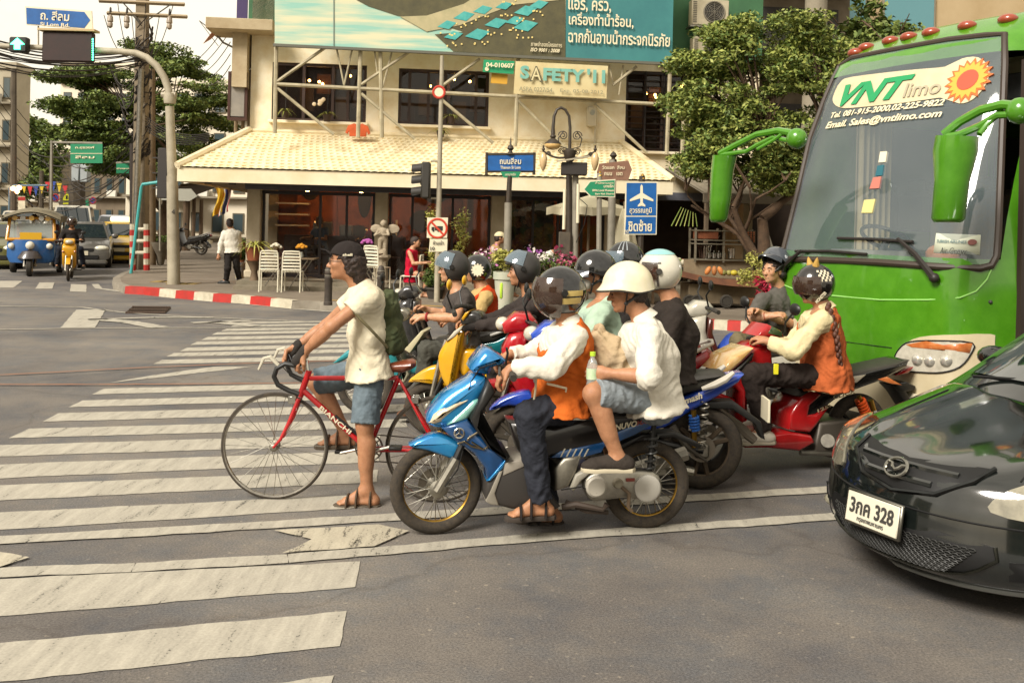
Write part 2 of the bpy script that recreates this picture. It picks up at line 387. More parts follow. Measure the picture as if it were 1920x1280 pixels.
def foot_sdf(s, an, toe, gz, k=1., toes=False):
 d = V((toe.x - an.x, toe.y - an.y, 0)).normalized(); sd_ = V((-d.y, d.x, 0)); h = V((an.x, an.y, gz)) - d * .045
 s.cap(an, h + V((0, 0, .03)), .036, .032, k=.03); b = V((h.x, h.y, gz)) + d * .175 + V((0, 0, .024))
 s.cap(h + V((0, 0, .03)), b, .03, .022, k=.03, flat=(sd_, 1.35)); s.cap(an + d * .02, b, .03, .02, k=.03)
 if toes:
  for i, o in enumerate((-.036, -.017, 0, .016, .03)): s.cap(b + sd_ * o * .8, b + sd_ * o + d * (.052 - abs(o + .01) * .5) - V((0, 0, .008)), .0115 - .0008 * i, .0095, k=.008)
 else: s.cap(b, b + d * .035, .02, .016, k=.02, flat=(sd_, 1.9))
 s.cut if False else None
def person(label, J, sk=SKIN, h=.009, shirt=None, sleeve=1., hem=.06, tr=None, trl=2., shoe=None, sandal=None, vest=None, hair=True, group=None,
           build=1., hands=((.9, 1), (.9, 1)), loose=.018, fold=(.007, .15), skirt=False, collar=None, face=True, vfold=(.007, .13), feet=True, toes=False, flat=1.42, bw=1., vz=0., glv=False):
 """one person: a continuous body; clothing as children. J holds joints in world space (two-item lists: near, far)"""
 sh, el, wr, hip, kn, an, to = [J[k] for k in ('sh', 'el', 'wr', 'hip', 'kn', 'an', 'toe')]
 Fm = hframe(J['hd'], J['face'], J.get('up', V((0, 0, 1)))); nk, pel = J['nk'], J['pel']; ch = (sh[0] + sh[1]) / 2 - (nk - pel).normalized() * .05
 W = (sh[0] - sh[1]); W.normalize(); Wp = (hip[0] - hip[1]).normalized(); sp = (nk - pel).normalized()
 mid = J.get('mid', (ch * .5 + pel * .5))
 def torso(s, r, kk=.06):
  s.cap(pel, mid, .112 * build + r, (.1 * build + r) * bw, k=kk, flat=(Wp, flat)); s.cap(mid, ch, (.1 * build + r) * bw, .108 * build + r, k=kk, flat=(W, flat))
  s.cap(sh[0] * .9 + sh[1] * .1 - sp * .015, sh[1] * .9 + sh[0] * .1 - sp * .012, .064 + r * .7, k=kk)
  s.cap(ch, nk, .08 + r * .6, .058 + r * .25, k=kk)
 s = SDF(h, .02)
 torso(s, -.012)
 for i in (0, 1):
  s.chain([sh[i], el[i], wr[i]], [.048, .039, .027], k=.02); s.cap(el[i] * .7 + wr[i] * .3, wr[i] * .6 + el[i] * .4, .041, .033, k=.02)
  hd = J['hand'][i]; hand_sdf(s, wr[i], hd[0], hd[1], hands[i][0], hands[i][1], k=1.05)
  s.chain([hip[i], kn[i], an[i]], [.078, .053, .037], k=.03); c = kn[i] * .7 + an[i] * .3; dn = (an[i] - kn[i]).normalized(); bk = J.get('calf', V((.5, 0, 0))) * (.3 if trl > 1.2 else 1)
  s.cap(c + (bk - dn * bk.dot(dn)) * .035, kn[i] * .4 + an[i] * .6, .046, .036, k=.04)
  foot_sdf(s, an[i], to[i], to[i].z - .02, toes=toes)
 head_sdf(s, Fm, nk)
 body = s.build('person', sk, None, label=label, cat='person', group=group)
 pt = lambda name, mats, s_: s_.build(name, mats, body)
 if hair:
  s = SDF(min(h, .009), .015); M = rot3(Fm)
  s.ell(hp(Fm, -.018, 0, .035), (.103, .083, .09), M); s.ell(hp(Fm, -.05, 0, -.02), (.07, .078, .075), M, .03)
  s.ell(hp(Fm, .085, 0, -.03), (.09, .075, .085), M, .02, -1); s.ell(hp(Fm, .0, 0, -.1), (.06, .1, .06), M, .02, -1); s.fold = (.008, .03)
  if hair != 'none': pt('hair', HAIR, s)
 if face:
  b = MB()
  for g in (-1, 1):
   b.ball(hp(Fm, .0915, g * .031, -.002), .0058, 8, 0); b.tube([hp(Fm, .094, g * .016, .022), hp(Fm, .095, g * .034, .028), hp(Fm, .083, g * .05, .021)], [.004, .005, .002], 6)
  b.build('eyebrow', HAIR, body, True)
 if tr:
  s = SDF(h, .025); Wn = -sp
  s.cap(pel - sp * .02, pel + sp * .1, .118 * build + .008, .108 * build + .008, k=.03, flat=(Wp, 1.42)); s.cut(pel + sp * .1, sp)
  for i in (0, 1):
   r = .02 if trl < 2 else .012
   s.cap(hip[i], kn[i] if trl >= 1 else hip[i].lerp(kn[i], trl), .092, .078 + r * .5, k=.035, fe=(0, 0 if trl > 1 else 1))
   if trl > 1: s.cap(kn[i], kn[i].lerp(an[i], min(trl - 1, 1)), .078, (.06 + r * .3) if trl > 1.5 else .066, k=.02, fe=(0, 1))
  s.fold = (.007, .09) if trl > 1 else (.005, .08); pt('trousers' if trl > 1.2 else 'shorts', tr, s)
 if shirt:
  s = SDF(h, .03); torso(s, loose)
  if hem: s.cap(pel, pel - sp * hem, .118 * build + loose, .118 * build + loose + .03, k=.04, flat=(Wp, flat))
  if hem is not None: s.cut(pel - sp * hem, -sp)
  s.cut(nk + sp * .012, (sp + Fm[1] * .35).normalized())
  for i in (0, 1):
   if sleeve > 0:
    e = sh[i].lerp(el[i], min(sleeve, 1)); s.cap(sh[i], e, .06 + loose * .4, .056 + loose * .6, k=.035, fe=(0, 1 if sleeve <= 1 else 0))
    if sleeve > 1: s.cap(el[i], el[i].lerp(wr[i], sleeve - 1), .053 + loose * .6, .037 + loose * .5, k=.03, fe=(0, 1))
  s.fold = fold; pt('shirt', shirt, s)
  if collar:
   b = MB(); q = (sp + Fm[1] * .4).normalized(); a1 = q.cross(W).normalized(); c = nk + sp * .01
   for r0, z0, r1, z1 in ((.064, .03, .088, -.02),):
    b.grid(lambda u, v: c + W * (math.cos(u * 2 * math.pi) * (r0 + (r1 - r0) * v)) + a1 * (math.sin(u * 2 * math.pi) * (r0 + (r1 - r0) * v)) + q * (z0 + (z1 - z0) * v), 24, 2)
    b.grid(lambda u, v: c + W * (math.cos(u * 2 * math.pi) * (r0 - .005)) + a1 * (math.sin(u * 2 * math.pi) * (r0 - .005)) + q * (z0 - .05 * v), 24, 2)
   b.build('collar', collar, body, True)
 if vest:
  s = SDF(h, .03); torso(s, loose + .018); s.cap(pel, pel - sp * (hem + .02), .12 * build + loose + .024, .12 * build + loose + .046, k=.04, flat=(Wp, flat))
  for i in (0, 1): s.cap(sh[i] + (el[i] - sh[i]) * .12 + W * (.03 if i == 0 else -.03), el[i], .085, .095, k=.02, op=-1)
  s.cut(pel - sp * (hem - .0 + vz), -sp); s.cut(nk - sp * .02, (sp + Fm[1] * .9).normalized()); s.fold = vfold; pt('vest', vest, s)
 for i in (0, 1):
  gz = to[i].z - .02
  if shoe:
   s = SDF(min(h, .008), .02); d = V((to[i].x - an[i].x, to[i].y - an[i].y, 0)).normalized(); sd_ = V((-d.y, d.x, 0)); hh = V((an[i].x, an[i].y, gz)) - d * .05
   s.cap(hh + V((0, 0, .035)), hh + d * .19 + V((0, 0, .028)), .042, .035, k=.02, flat=(sd_, 1.15)); s.cap(hh + d * .19 + V((0, 0, .026)), hh + d * .235 + V((0, 0, .022)), .034, .026, k=.03, flat=(sd_, 1.3))
   s.cap(hh + d * .03 + V((0, 0, .04)), an[i] + V((0, 0, .005)), .046, .044, k=.02, fe=(0, 1)); s.cap(hh + d * .06 + V((0, 0, .06)), hh + d * .15 + V((0, 0, .04)), .04, .034, k=.02)
   s.cut((0, 0, gz + .003), (0, 0, -1)); o = pt('shoe', shoe[0], s)
   b = MB(); b.slab([((hh + d * a + sd_ * c).x, (hh + d * a + sd_ * c).y) for a, c in ((-.042, -.02), (-.042, .02), (-.02, .044), (.12, .042), (.2, .052), (.25, .035), (.262, 0), (.25, -.035), (.2, -.048), (.12, -.038), (-.02, -.042))], 0.012, 0, .004, gz + .003, 'xy')
   b.build('sole', shoe[1], o, True)
  if sandal:
   d = V((to[i].x - an[i].x, to[i].y - an[i].y, 0)).normalized(); sd_ = V((-d.y, d.x, 0)); hh = V((an[i].x, an[i].y, gz)) - d * .05
   b = MB(); b.slab([((hh + d * a + sd_ * c).x, (hh + d * a + sd_ * c).y) for a, c in ((-.04, -.02), (-.04, .02), (-.02, .042), (.12, .04), (.2, .05), (.245, .035), (.258, 0), (.245, -.035), (.2, -.046), (.12, -.036), (-.02, -.04))], 0.013, 1, .004, gz - .004, 'xy')
   for a, wd, hz in ((.165, .054, .06), (.105, .047, .096), (.02, .046, .105)):
    ring = [hh + d * (a + .01 * math.cos(t)) + sd_ * (wd * math.cos(t)) + V((0, 0, hz * math.sin(t))) for t in [math.pi * q / 10 for q in range(11)]]; b.tube(ring, .008, 6, 0, flat=2.4)
   b.tube([hh + d * .02 + sd_ * .036 + V((0, 0, .05)), hh - d * .01 + V((0, 0, .055)), hh + d * .02 - sd_ * .036 + V((0, 0, .05))], .01, 6, 0)
   b.tube([hh + d * .17 + V((0, 0, .04)), hh + d * .1 + V((0, 0, .068))], .012, 6, 0)
   b.build('sandal', sandal, body, True)
 return body, Fm
def shell(b, Fm, r, c, low, hi=90, m=0, th=.012, na=40, ne=14, a0=-180, a1=180, flare=None, k=1.):
 """part of an ellipsoid shell round the head from latitude low(azimuth) up to hi, azimuth 0 = face side"""
 def P(u, v, off):
  a = a0 + (a1 - a0) * u; lo = low(a) if callable(low) else low; hh = hi(a) if callable(hi) else hi; e = lo + (hh - lo) * v
  q = 1 + (flare(v, a) if flare else 0); A, E_ = R(a), R(e); ce = math.cos(E_)
  return hp(Fm, k * (c[0] + (r[0] + off) * ce * math.cos(A) * q), k * (c[1] + (r[1] + off) * ce * math.sin(A) * q), k * (c[2] + (r[2] + off) * math.sin(E_)))
 b.grid(lambda u, v: P(u, v, 0), na, ne, m); b.grid(lambda u, v: P(u, v, -th), na, ne, m)
 b.grid(lambda u, v: P(u, 0, -th * v), na, 1, m)
 if hi != 90: b.grid(lambda u, v: P(u, 1, -th * v), na, 1, m)
 if a1 - a0 < 360: b.grid(lambda u, v: P(0, v, -th * u), 1, ne, m); b.grid(lambda u, v: P(1, v, -th * u), 1, ne, m)
 return P
def sstep(a, b, x): t = min(max((x - a) / (b - a), 0), 1); return t * t * (3 - 2 * t)
HR, HC = (.142, .12, .137), (-.012, 0, .03)
def helmet(body, Fm, kind, mats, visor=None, k=1.07):
 """mats = shell, trim"""
 b = MB()
 if kind == 'open':
  P = shell(b, Fm, HR, HC, lambda a: 16 - 70 * sstep(48, 74, abs(a)), k=k)
  b.tube([P(u / 60, 0, -.004) for u in range(60)], .007, 6, 1, closed=True)
 elif kind == 'full':
  P = shell(b, Fm, HR, HC, lambda a: -62 + 6 * sstep(60, 100, abs(a)), k=k); b.tube([P(u / 60, 0, -.004) for u in range(60)], .007, 6, 1, closed=True)
 elif kind == 'half':
  P = shell(b, Fm, HR, HC, lambda a: 3 - 16 * sstep(50, 110, abs(a)), k=k); b.tube([P(u / 60, 0, -.003) for u in range(60)], .006, 6, 1, closed=True)
 elif kind == 'brim':
  P = shell(b, Fm, HR, HC, lambda a: -2 - 14 * sstep(50, 110, abs(a)), k=k, flare=lambda v, a: .24 * max(0, 1 - v * 4.5) ** 2 * (.35 + .75 * sstep(95, 40, abs(a)) if abs(a) < 95 else .35), ne=22); b.tube([P(u / 60, 0, -.004) for u in range(60)], .006, 6, 1, closed=True)
 o = b.build('helmet', mats, body, True, 50)
 if visor:
  vm, lo, hi, tilt = visor; b = MB(); q = Quaternion(Fm[2], R(-tilt)); F2 = (Fm[0] + Fm[3] * .03, q @ Fm[1], Fm[2], q @ Fm[3])
  shell(b, F2, (HR[0] + .02, HR[1] + .008, HR[2] + .016), (HC[0], 0, 0), lo, hi, 0, .004, 24, 8, -82, 82, k=k); b.build('visor', vm, o, True, 60)
  b = MB()
  for g in (-1, 1): b.cyl(hp(F2, .0, g * .12 * k, 0), hp(F2, .0, g * .134 * k, 0), .022, .018, 14)
  b.build('pivot', mats[1], o, True)
 if kind != 'full':
  b = MB()
  for g in (-1, 1):
   b.tube([hp(Fm, .02, g * .104 * k, .0), hp(Fm, .03, g * .08, -.06), hp(Fm, .035, g * .035, -.12), hp(Fm, .035, 0, -.126)], .009, 6, flat=.5)
   if kind in ('half', 'brim'): b.tube([hp(Fm, -.08, g * .09 * k, .0), hp(Fm, -.01, g * .086, -.04), hp(Fm, .03, g * .08, -.06)], .009, 6, flat=.5); b.ball(hp(Fm, .03, g * .086, -.06), (.012, .006, .012), 8)
  b.build('strap', BLK, o, True)
 return o
def peak(o, Fm, mat, L=.09, el=4, k=1.07, dz=0, name='peak'):
 b = MB()
 def P(u, v, t):
  a = R(-62 + 124 * u); r = 1 + (L / .14) * v * math.cos(a * 1.3); e = R(el)
  return hp(Fm, k * (HC[0] + HR[0] * math.cos(e) * math.cos(a) * r), k * (HR[1] * math.cos(e) * math.sin(a) * (1 + .12 * v)), k * (HC[2] + dz + HR[2] * math.sin(e) - .02 * v - .02 * v * v - t))
 b.grid(lambda u, v: P(u, v, 0), 16, 5); b.grid(lambda u, v: P(u, v, .006), 16, 5); b.grid(lambda u, v: P(u, 1, .006 * v), 16, 1)
 return b.build(name, mat, o, True)
def asphalt():
 M = bpy.data.materials.new("asphalt"); M.use_nodes = True; T = M.node_tree; P = T.nodes["Principled BSDF"]
 tc = T.nodes.new("ShaderNodeTexCoord"); L = T.links.new
 def noise(s, d=8, r=.65):
  n = T.nodes.new("ShaderNodeTexNoise"); n.inputs['Scale'].default_value = s; n.inputs['Detail'].default_value = d; n.inputs['Roughness'].default_value = r; L(tc.outputs['Object'], n.inputs['Vector']); return n.outputs['Fac']
 def ramp(f, p0, p1, c0, c1):
  c = T.nodes.new("ShaderNodeValToRGB"); c.color_ramp.elements[0].position = p0; c.color_ramp.elements[1].position = p1
  c.color_ramp.elements[0].color = (*c0, 1); c.color_ramp.elements[1].color = (*c1, 1); L(f, c.inputs['Fac']); return c.outputs['Color']
 def mix(a, b, f=.5, mode='MIX'):
  m = T.nodes.new("ShaderNodeMix"); m.data_type = 'RGBA'; m.blend_type = mode
  if isinstance(f, float): m.inputs['Factor'].default_value = f
  else: L(f, m.inputs['Factor'])
  L(a, m.inputs['A']); L(b, m.inputs['B']); return m.outputs['Result']
 big = ramp(noise(.35, 6), .34, .66, (.084, .082, .087), (.188, .179, .166))
 blot = ramp(noise(1.6, 8, .75), .44, .62, (1.06, 1, .94), (.78, .81, .87))
 fine = ramp(noise(90, 3), .3, .75, (.55, .54, .52), (1.35, 1.32, 1.25))
 vo = T.nodes.new("ShaderNodeTexVoronoi"); vo.inputs['Scale'].default_value = 70; L(tc.outputs['Object'], vo.inputs['Vector'])
 chips = ramp(vo.outputs['Color'], .9, .97, (1, 1, 1), (1.7, 1.65, 1.5))
 c = mix(big, blot, 1., 'MULTIPLY'); c = mix(c, fine, 1., 'MULTIPLY'); c = mix(c, chips, 1., 'MULTIPLY')
 vc = T.nodes.new("ShaderNodeTexVoronoi"); vc.feature = 'DISTANCE_TO_EDGE'; vc.inputs['Scale'].default_value = .22
 wv = T.nodes.new("ShaderNodeVectorMath"); wv.operation = 'ADD'; nn = T.nodes.new("ShaderNodeTexNoise"); nn.inputs['Scale'].default_value = 1.2; nn.inputs['Detail'].default_value = 6
 L(tc.outputs['Object'], nn.inputs['Vector']); L(tc.outputs['Object'], wv.inputs[0]); L(nn.outputs['Color'], wv.inputs[1]); L(wv.outputs[0], vc.inputs['Vector'])
 c = mix(c, ramp(vc.outputs['Distance'], .0, .006, (.82, .8, .78), (1, 1, 1)), 1., 'MULTIPLY')
 L(c, P.inputs['Base Color']); P.inputs['Roughness'].default_value = .82; P.inputs['Specular IOR Level'].default_value = .35
 B = T.nodes.new("ShaderNodeBump"); B.inputs['Strength'].default_value = .5; B.inputs['Distance'].default_value = .006; L(noise(160, 3), B.inputs['Height']); L(B.outputs['Normal'], P.inputs['Normal'])
 return M
def roadpaint(c0='9e988a', wear=.535, streak=True):
 """worn thermoplastic paint: the worn places really are holes that show the asphalt"""
 M = bpy.data.materials.new("road_paint"); M.use_nodes = True; T = M.node_tree; P = T.nodes["Principled BSDF"]; L = T.links.new
 tc = T.nodes.new("ShaderNodeTexCoord"); mp = T.nodes.new("ShaderNodeMapping"); mp.inputs['Scale'].default_value = (9, 1.4, 1) if streak else (4, 4, 1); mp.inputs['Rotation'].default_value = (0, 0, R(-12))
 L(tc.outputs['Object'], mp.inputs['Vector'])
 n = T.nodes.new("ShaderNodeTexNoise"); n.inputs['Scale'].default_value = 1.6; n.inputs['Detail'].default_value = 9; n.inputs['Roughness'].default_value = .7; L(mp.outputs[0], n.inputs['Vector'])
 n2 = T.nodes.new("ShaderNodeTexNoise"); n2.inputs['Scale'].default_value = 75; n2.inputs['Detail'].default_value = 4; L(tc.outputs['Object'], n2.inputs['Vector'])
 ad = T.nodes.new("ShaderNodeMath"); ad.operation = 'MULTIPLY_ADD'; ad.inputs[1].default_value = .45; L(n2.outputs['Fac'], ad.inputs[0]); L(n.outputs['Fac'], ad.inputs[2])
 c = T.nodes.new("ShaderNodeValToRGB"); a = lin(c0); c.color_ramp.elements[0].position = .45; c.color_ramp.elements[1].position = .9
 c.color_ramp.elements[0].color = (*[x * .62 for x in a], 1); c.color_ramp.elements[1].color = (*[x * 1.15 for x in a], 1); L(ad.outputs[0], c.inputs['Fac']); L(c.outputs['Color'], P.inputs['Base Color'])
 al = T.nodes.new("ShaderNodeValToRGB"); al.color_ramp.elements[0].position = wear - .02; al.color_ramp.elements[1].position = wear + .06; L(ad.outputs[0], al.inputs['Fac']); L(al.outputs['Color'], P.inputs['Alpha'])
 P.inputs['Roughness'].default_value = .75
 return M
ROADP = roadpaint(); ROADF = roadpaint('a39b88', .6); RUSTP = roadpaint('8f5a36', .55, False)
MB().quad((-150, -60, 0), (150, -60, 0), (150, 300, 0), (-150, 300, 0)).build('road', asphalt(), kind='structure', smooth=0)
Z1 = .004
mk = MB()
RJ = random.Random(2)
def gp(b, pts, z=Z1, m=0):
 P = [G(*p, 0) if not isinstance(p, V) else p for p in pts]; Q = []
 for i, p in enumerate(P):
  q = P[(i + 1) % len(P)]; k = max(1, int((q - p).length / .09)); t = (q - p).normalized(); n_ = V((-t.y, t.x, 0)); Q += [p.lerp(q, j / k) + n_ * (RJ.uniform(-.006, .006) + .008 * math.sin(j * .7 + i) * RJ.random() if j else 0) for j in range(k)]
 gp0(b, [V(p) for p in Q], z, m)
def gp0(b, pts, z=Z1, m=0): b.add([G(*p, 0) + V((0, 0, z)) if not isinstance(p, V) else V((p.x, p.y, z)) for p in pts], [tuple(range(len(pts)))], m)
for i, (a, b_) in enumerate([((16, 822), (54, 804)), ((80, 791), (109, 775)), ((129, 764), (155, 751)), ((172, 740), (195, 729)), ((287, 683), (304, 675)), ((312, 669), (326, 662)), ((337, 659), (350, 652)), ((357, 647), (369, 641)), ((377, 638), (390, 632)), ((397, 628), (408, 623)), ((415, 621), (425, 616.5)), ((432, 613), (440, 609.5)), ((446, 607), (453, 604))]):
 A, B = G(*a), G(*b_); th = R(14 + 7 * min(1, i / 6)); d = V((math.cos(th), math.sin(th), 0)); L_ = 3.15 + .02 * (i % 3)
 gp(mk, [A, A + d * L_, B + d * (L_ - .03), B])
for lb, lt, rb, rt in (((0, 856), (0, 835), (712, 834), (714, 814)), ((0, 897), (0, 871), (711, 866), (712, 845)), ((0, 939), (0, 910), (707, 904), (709, 881)), ((0, 994), (0, 961), (693, 951), (694, 927)), ((0, 1156), (0, 1086), (666, 1101), (675, 1053)), ((0, 1279), (0, 1206), (637, 1212), (650, 1146)), ((0, 1440), (0, 1352), (600, 1345), (626, 1267)), ((0, 1640), (0, 1530), (560, 1510), (590, 1415))):
 a, b_, c, d = G(*rb), G(*lb), G(*lt), G(*rt); gp(mk, [a, a + (b_ - a).normalized() * 3.1, d + (c - d).normalized() * 3.1, d])
gp(mk, [(198, 719), (474, 688), (400, 688), (292, 703)])
mk.build('zebra_crossing', ROADP, kind='structure', smooth=0)
def strip(b, pts, w, z=.008, m=0):
 P = [G(*p) if not isinstance(p, V) else p for p in pts]
 for i in range(len(P) - 1):
  t = (P[i + 1] - P[i]).normalized(); n_ = V((-t.y, t.x, 0)) * w / 2; gp(b, [P[i] - n_, P[i + 1] - n_, P[i + 1] + n_, P[i] + n_], z, m)
b = MB()
strip(b, [(-500, 1045), (0, 1014), (360, 994), (720, 972), (1130, 946), (1560, 918)], .14); strip(b, [(-300, 1085), (250, 1066), (540, 1049), (1000, 1010), (1560, 970)], .13)
strip(b, [(1560, 918), (2600, 820)], .14); strip(b, [(1560, 970), (2600, 865)], .13)
strip(b, [(-40, 619), (150, 616), (300, 615), (600, 615)], .07); strip(b, [(-40, 574), (150, 576), (180, 580), (240, 587), (330, 593), (640, 606)], .08)
strip(b, [(171, 581), (146, 615)], .5); strip(b, [(165, 598), (240, 604), (300, 615)], .3, .012); strip(b, [(165, 600), (290, 596), (400, 596)], .16, .012); strip(b, [(360, 606), (470, 602)], .2, .012); strip(b, [(400, 604), (480, 612)], .3, .012)
strip(b, [(178, 533), (185, 541), (220, 546), (270, 552), (420, 566), (560, 580), (700, 590)], .16)
for q in ([(-40, 540), (25, 540), (42, 527), (-20, 527)], [(66, 542), (98, 542), (102, 530), (74, 530)], [(131, 547), (162, 548), (162, 534), (133, 533)]): gp(b, q, .008)
b.build('lane_line', ROADP, kind='structure', smooth=0)
b = MB(); gp(b, [(514, 997), (584, 1014), (528, 1040), (702, 1027), (767, 998), (710, 986)], .012); gp(b, [(-60, 1036), (-10, 1037), (55, 1048), (0, 1066), (-90, 1070)], .012)
b.build('arrow_marking', ROADF, kind='structure', smooth=0)
b = MB(); strip(b, [(-60, 708), (120, 699), (250, 692), (440, 684), (640, 678)], .035, .016); strip(b, [(-60, 723), (200, 723), (480, 721), (640, 719)], .035, .016); b.build('rust_line', RUSTP, kind='structure', smooth=0)
g0 = [G(*p) for p in ((235, 588), (309, 588), (320, 578), (248, 577))]
b = MB(); b.quad(*[p + V((0, 0, .005)) for p in g0], 0)
for i in range(15):
 t = (i + .5) / 15; a = g0[0].lerp(g0[1], t); c = g0[3].lerp(g0[2], t); b.tube([a + V((0, 0, .012)), c + V((0, 0, .012))], .03, 4, 1)
for t in (.02, .5, .98): b.tube([g0[0].lerp(g0[3], t) + V((0, 0, .016)), g0[1].lerp(g0[2], t) + V((0, 0, .016))], .025, 4, 1)
b.build('drain_grate', [mt('0c0b0a', .9), plast('4a3a2e', .8)], label='rusty brown drain grate set in the road before the kerb corner', cat='drain grate')
PAVE = mt('7d7263', .85, n=(1.3, .2), c2='5d5346', b=(25, .3)); KERB = mt('8d8577', .85, n=(3, .3), c2='6a6255', b=(30, .2))
KRED = mt('b0261f', .6, n=(5, .3), c2='8a2a22'); KWHT = mt('c4bca6', .65, n=(5, .3), c2='9a917c')
SDIR = V((-.36, .93, 0)).normalized()
kp = [G(*p, .15) for p in ((250, 504), (225, 513), (212, 521), (214, 530), (235, 538), (270, 540), (330, 546), (400, 552), (470, 557), (548, 565))]
kp = [kp[0] + SDIR * 140] + kp
rp = [G(*p, .12) for p in ((600, 569), (700, 575), (850, 585), (1100, 594), (1290, 602), (1440, 611), (1700, 626))]; rp.append(rp[-1] + V((60, -2, 0)))
edge = kp + rp
back = [V((90, 200, 0)), V((-60, 200, 0))]
top = [V((p.x, p.y, .15)) for p in edge] + [V((p.x, p.y, .15)) for p in back]
MB().add(top, [tuple(range(len(top)))]).build('pavement', PAVE, kind='structure', smooth=0)
kb = MB()
def kerbseg(a, c, m, h=.155):
 t = V((c.x - a.x, c.y - a.y, 0)).normalized(); n_ = V((t.y, -t.x, 0)) * .02; i_ = -V((t.y, -t.x, 0)) * .17
 a, c = V((a.x, a.y, 0)), V((c.x, c.y, 0)); u = V((0, 0, h))
 kb.add([a + n_, c + n_, c + u, a + u, c + u + i_, a + u + i_], [(0, 1, 2, 3), (3, 2, 4, 5)], m)
for i in range(len(edge) - 1):
 a, c = edge[i], edge[i + 1]; red = 5 <= i <= 9; L_ = (c - a).length
 if red:
  k = max(1, round(L_ / .62))
  for j in range(k): kerbseg(a.lerp(c, j / k), a.lerp(c, (j + 1) / k), 1 + ((i * 2 + j) % 2), .17)
 elif 14 <= i <= 15:
  k = 6
  for j in range(k): kerbseg(a.lerp(c, j / k), a.lerp(c, (j + 1) / k), 2 - (j % 2), .17)
 else: kerbseg(a, c, 0)
kb.build('kerb', [KERB, KRED, KWHT], kind='structure', smooth=0)
b = MB(); strip(b, [G(620, 562, .16), G(830, 574, .16), G(1180, 590, .16), G(1320, 600, .16)], .14, .156); b.build('kerb_line', roadpaint('a8843c', .5, False), kind='structure', smooth=0)
b = MB()
for q in ((330, 532), (345, 532), (360, 532), (300, 528), (315, 528)): c = G(q[0], q[1], .15); b.box(c + V((0, 0, .006)), (.3, .55, .01))
b.build('tactile_paving', mt('8a7440', .8), kind='structure', smooth=0)
fl = [G(*p, .15) for p in ((-60, 478), (-10, 468))]
b = MB(); q = V((-19.5, 34, .14)); b.add([q, q + SDIR * 150, q + SDIR * 150 - V((40, 0, 0)), q - V((40, 0, 0))], [(0, 1, 2, 3)]); b.build('far_pavement', PAVE, kind='structure', smooth=0)
RZ = .096
A0 = V((D(462, 500, 23.3).x, 23.3, 0)); FX = V((math.cos(RZ), math.sin(RZ), 0)); FY = V((-FX.y, FX.x, 0))
def fc(px, py, off=0.0):                                               # facade coordinates (x along, z up) at depth off behind the facade
 p = PL(px, py, A0 + FY * off, FY) - A0; return p.dot(FX), p.z
def fw(x, y, z): return A0 + FX * x + FY * y + V((0, 0, z))
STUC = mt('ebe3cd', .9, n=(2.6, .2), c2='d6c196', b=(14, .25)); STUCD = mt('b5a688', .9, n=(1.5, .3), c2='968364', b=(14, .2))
CONC = mt('8d8472', .9, n=(2, .3), c2='6f6757', b=(20, .3)); PILL = mt('c4b8a0', .85, n=(2.5, .3), c2='a89a80', b=(25, .2))
DWOOD = mt('2b1c16', .5, n=(6, .3), c2='3d2a20'); BEAM = mt('5f6068', .7, n=(3, .35), c2='4a4a50'); TILE = mt('e0d6b8', .75, n=(3.2, .05), c2='c9b283', b=(30, .15))
rb_ = thing('restaurant_building', 'cream two storey corner restaurant with scalloped tile canopy and dark windows', 'restaurant', A0, RZ)
def opening(p):                                                        # rectangle in facade coords from four pixel corners
 q = [fc(*x) for x in p]; return (q[0][0] + q[3][0]) / 2, (q[1][0] + q[2][0]) / 2, (q[2][1] + q[3][1]) / 2, (q[0][1] + q[1][1]) / 2
W1 = opening(((512, 116), (688, 123), (686, 230), (508, 226))); W2 = opening(((748, 127), (918, 135), (915, 240), (746, 232))); W3 = opening(((1175, 130), (1322, 140), (1318, 292), (1171, 278)))
XR = fc(1420, 300)[0]; ZT = 9.5; ZF = fc(470, 352)[1]; ZB = fc(470, 335)[1]
b = MB()
def wallbox(x0, x1, z0, z1, y0=0., y1=.25, m=0): b.box(((x0 + x1) / 2, (y0 + y1) / 2, (z0 + z1) / 2), (x1 - x0, y1 - y0, z1 - z0), m)
zs = ZF + .15
lo, hi = min(W1[2], W2[2]) - .0, max(W1[3], W2[3])
wallbox(0, W1[0], zs, ZT); wallbox(W1[1], W2[0], zs, ZT); wallbox(W2[1], W3[0], zs, ZT); wallbox(W3[1], XR, zs, ZT)
for W_ in (W1, W2, W3): wallbox(W_[0], W_[1], zs, W_[2]); wallbox(W_[0], W_[1], W_[3], ZT)
b.build('wall', STUC, rb_, smooth=0)
b = MB()  # side wall, recessed from the corner, along the street
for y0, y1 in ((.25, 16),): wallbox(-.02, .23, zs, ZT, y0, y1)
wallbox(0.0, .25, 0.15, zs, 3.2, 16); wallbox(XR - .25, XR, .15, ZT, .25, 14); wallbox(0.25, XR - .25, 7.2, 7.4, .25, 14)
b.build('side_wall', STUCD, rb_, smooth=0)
b = MB(); wallbox(.25, XR - .25, zs - .02, zs + .18, .26, 14); wallbox(.25, XR - .25, 3.05, ZT, 4.2, 4.4); b.build('floor_slab', mt('5b4636', .8), rb_, smooth=0)
def mural():
 M = mt('4a1f10', .7, n=(.9, .1), c2='8a4318'); return M
b = MB(); wallbox(.25, XR - .25, .15, zs, 3.4, 3.6); wallbox(5.35, 5.5, .15, zs, .4, 3.4); b.build('inner_wall', mt('5a2a16', .75, n=(.8, .15), c2='9a5222'), rb_, smooth=0)
b = MB(); wallbox(0, XR, .15, .33, -1.3, 3.4); wallbox(0, XR, .15, .24, -1.62, -1.3); b.build('terrace_step', mt('857a68', .85, n=(3, .3), c2='66604f'), rb_, smooth=0)
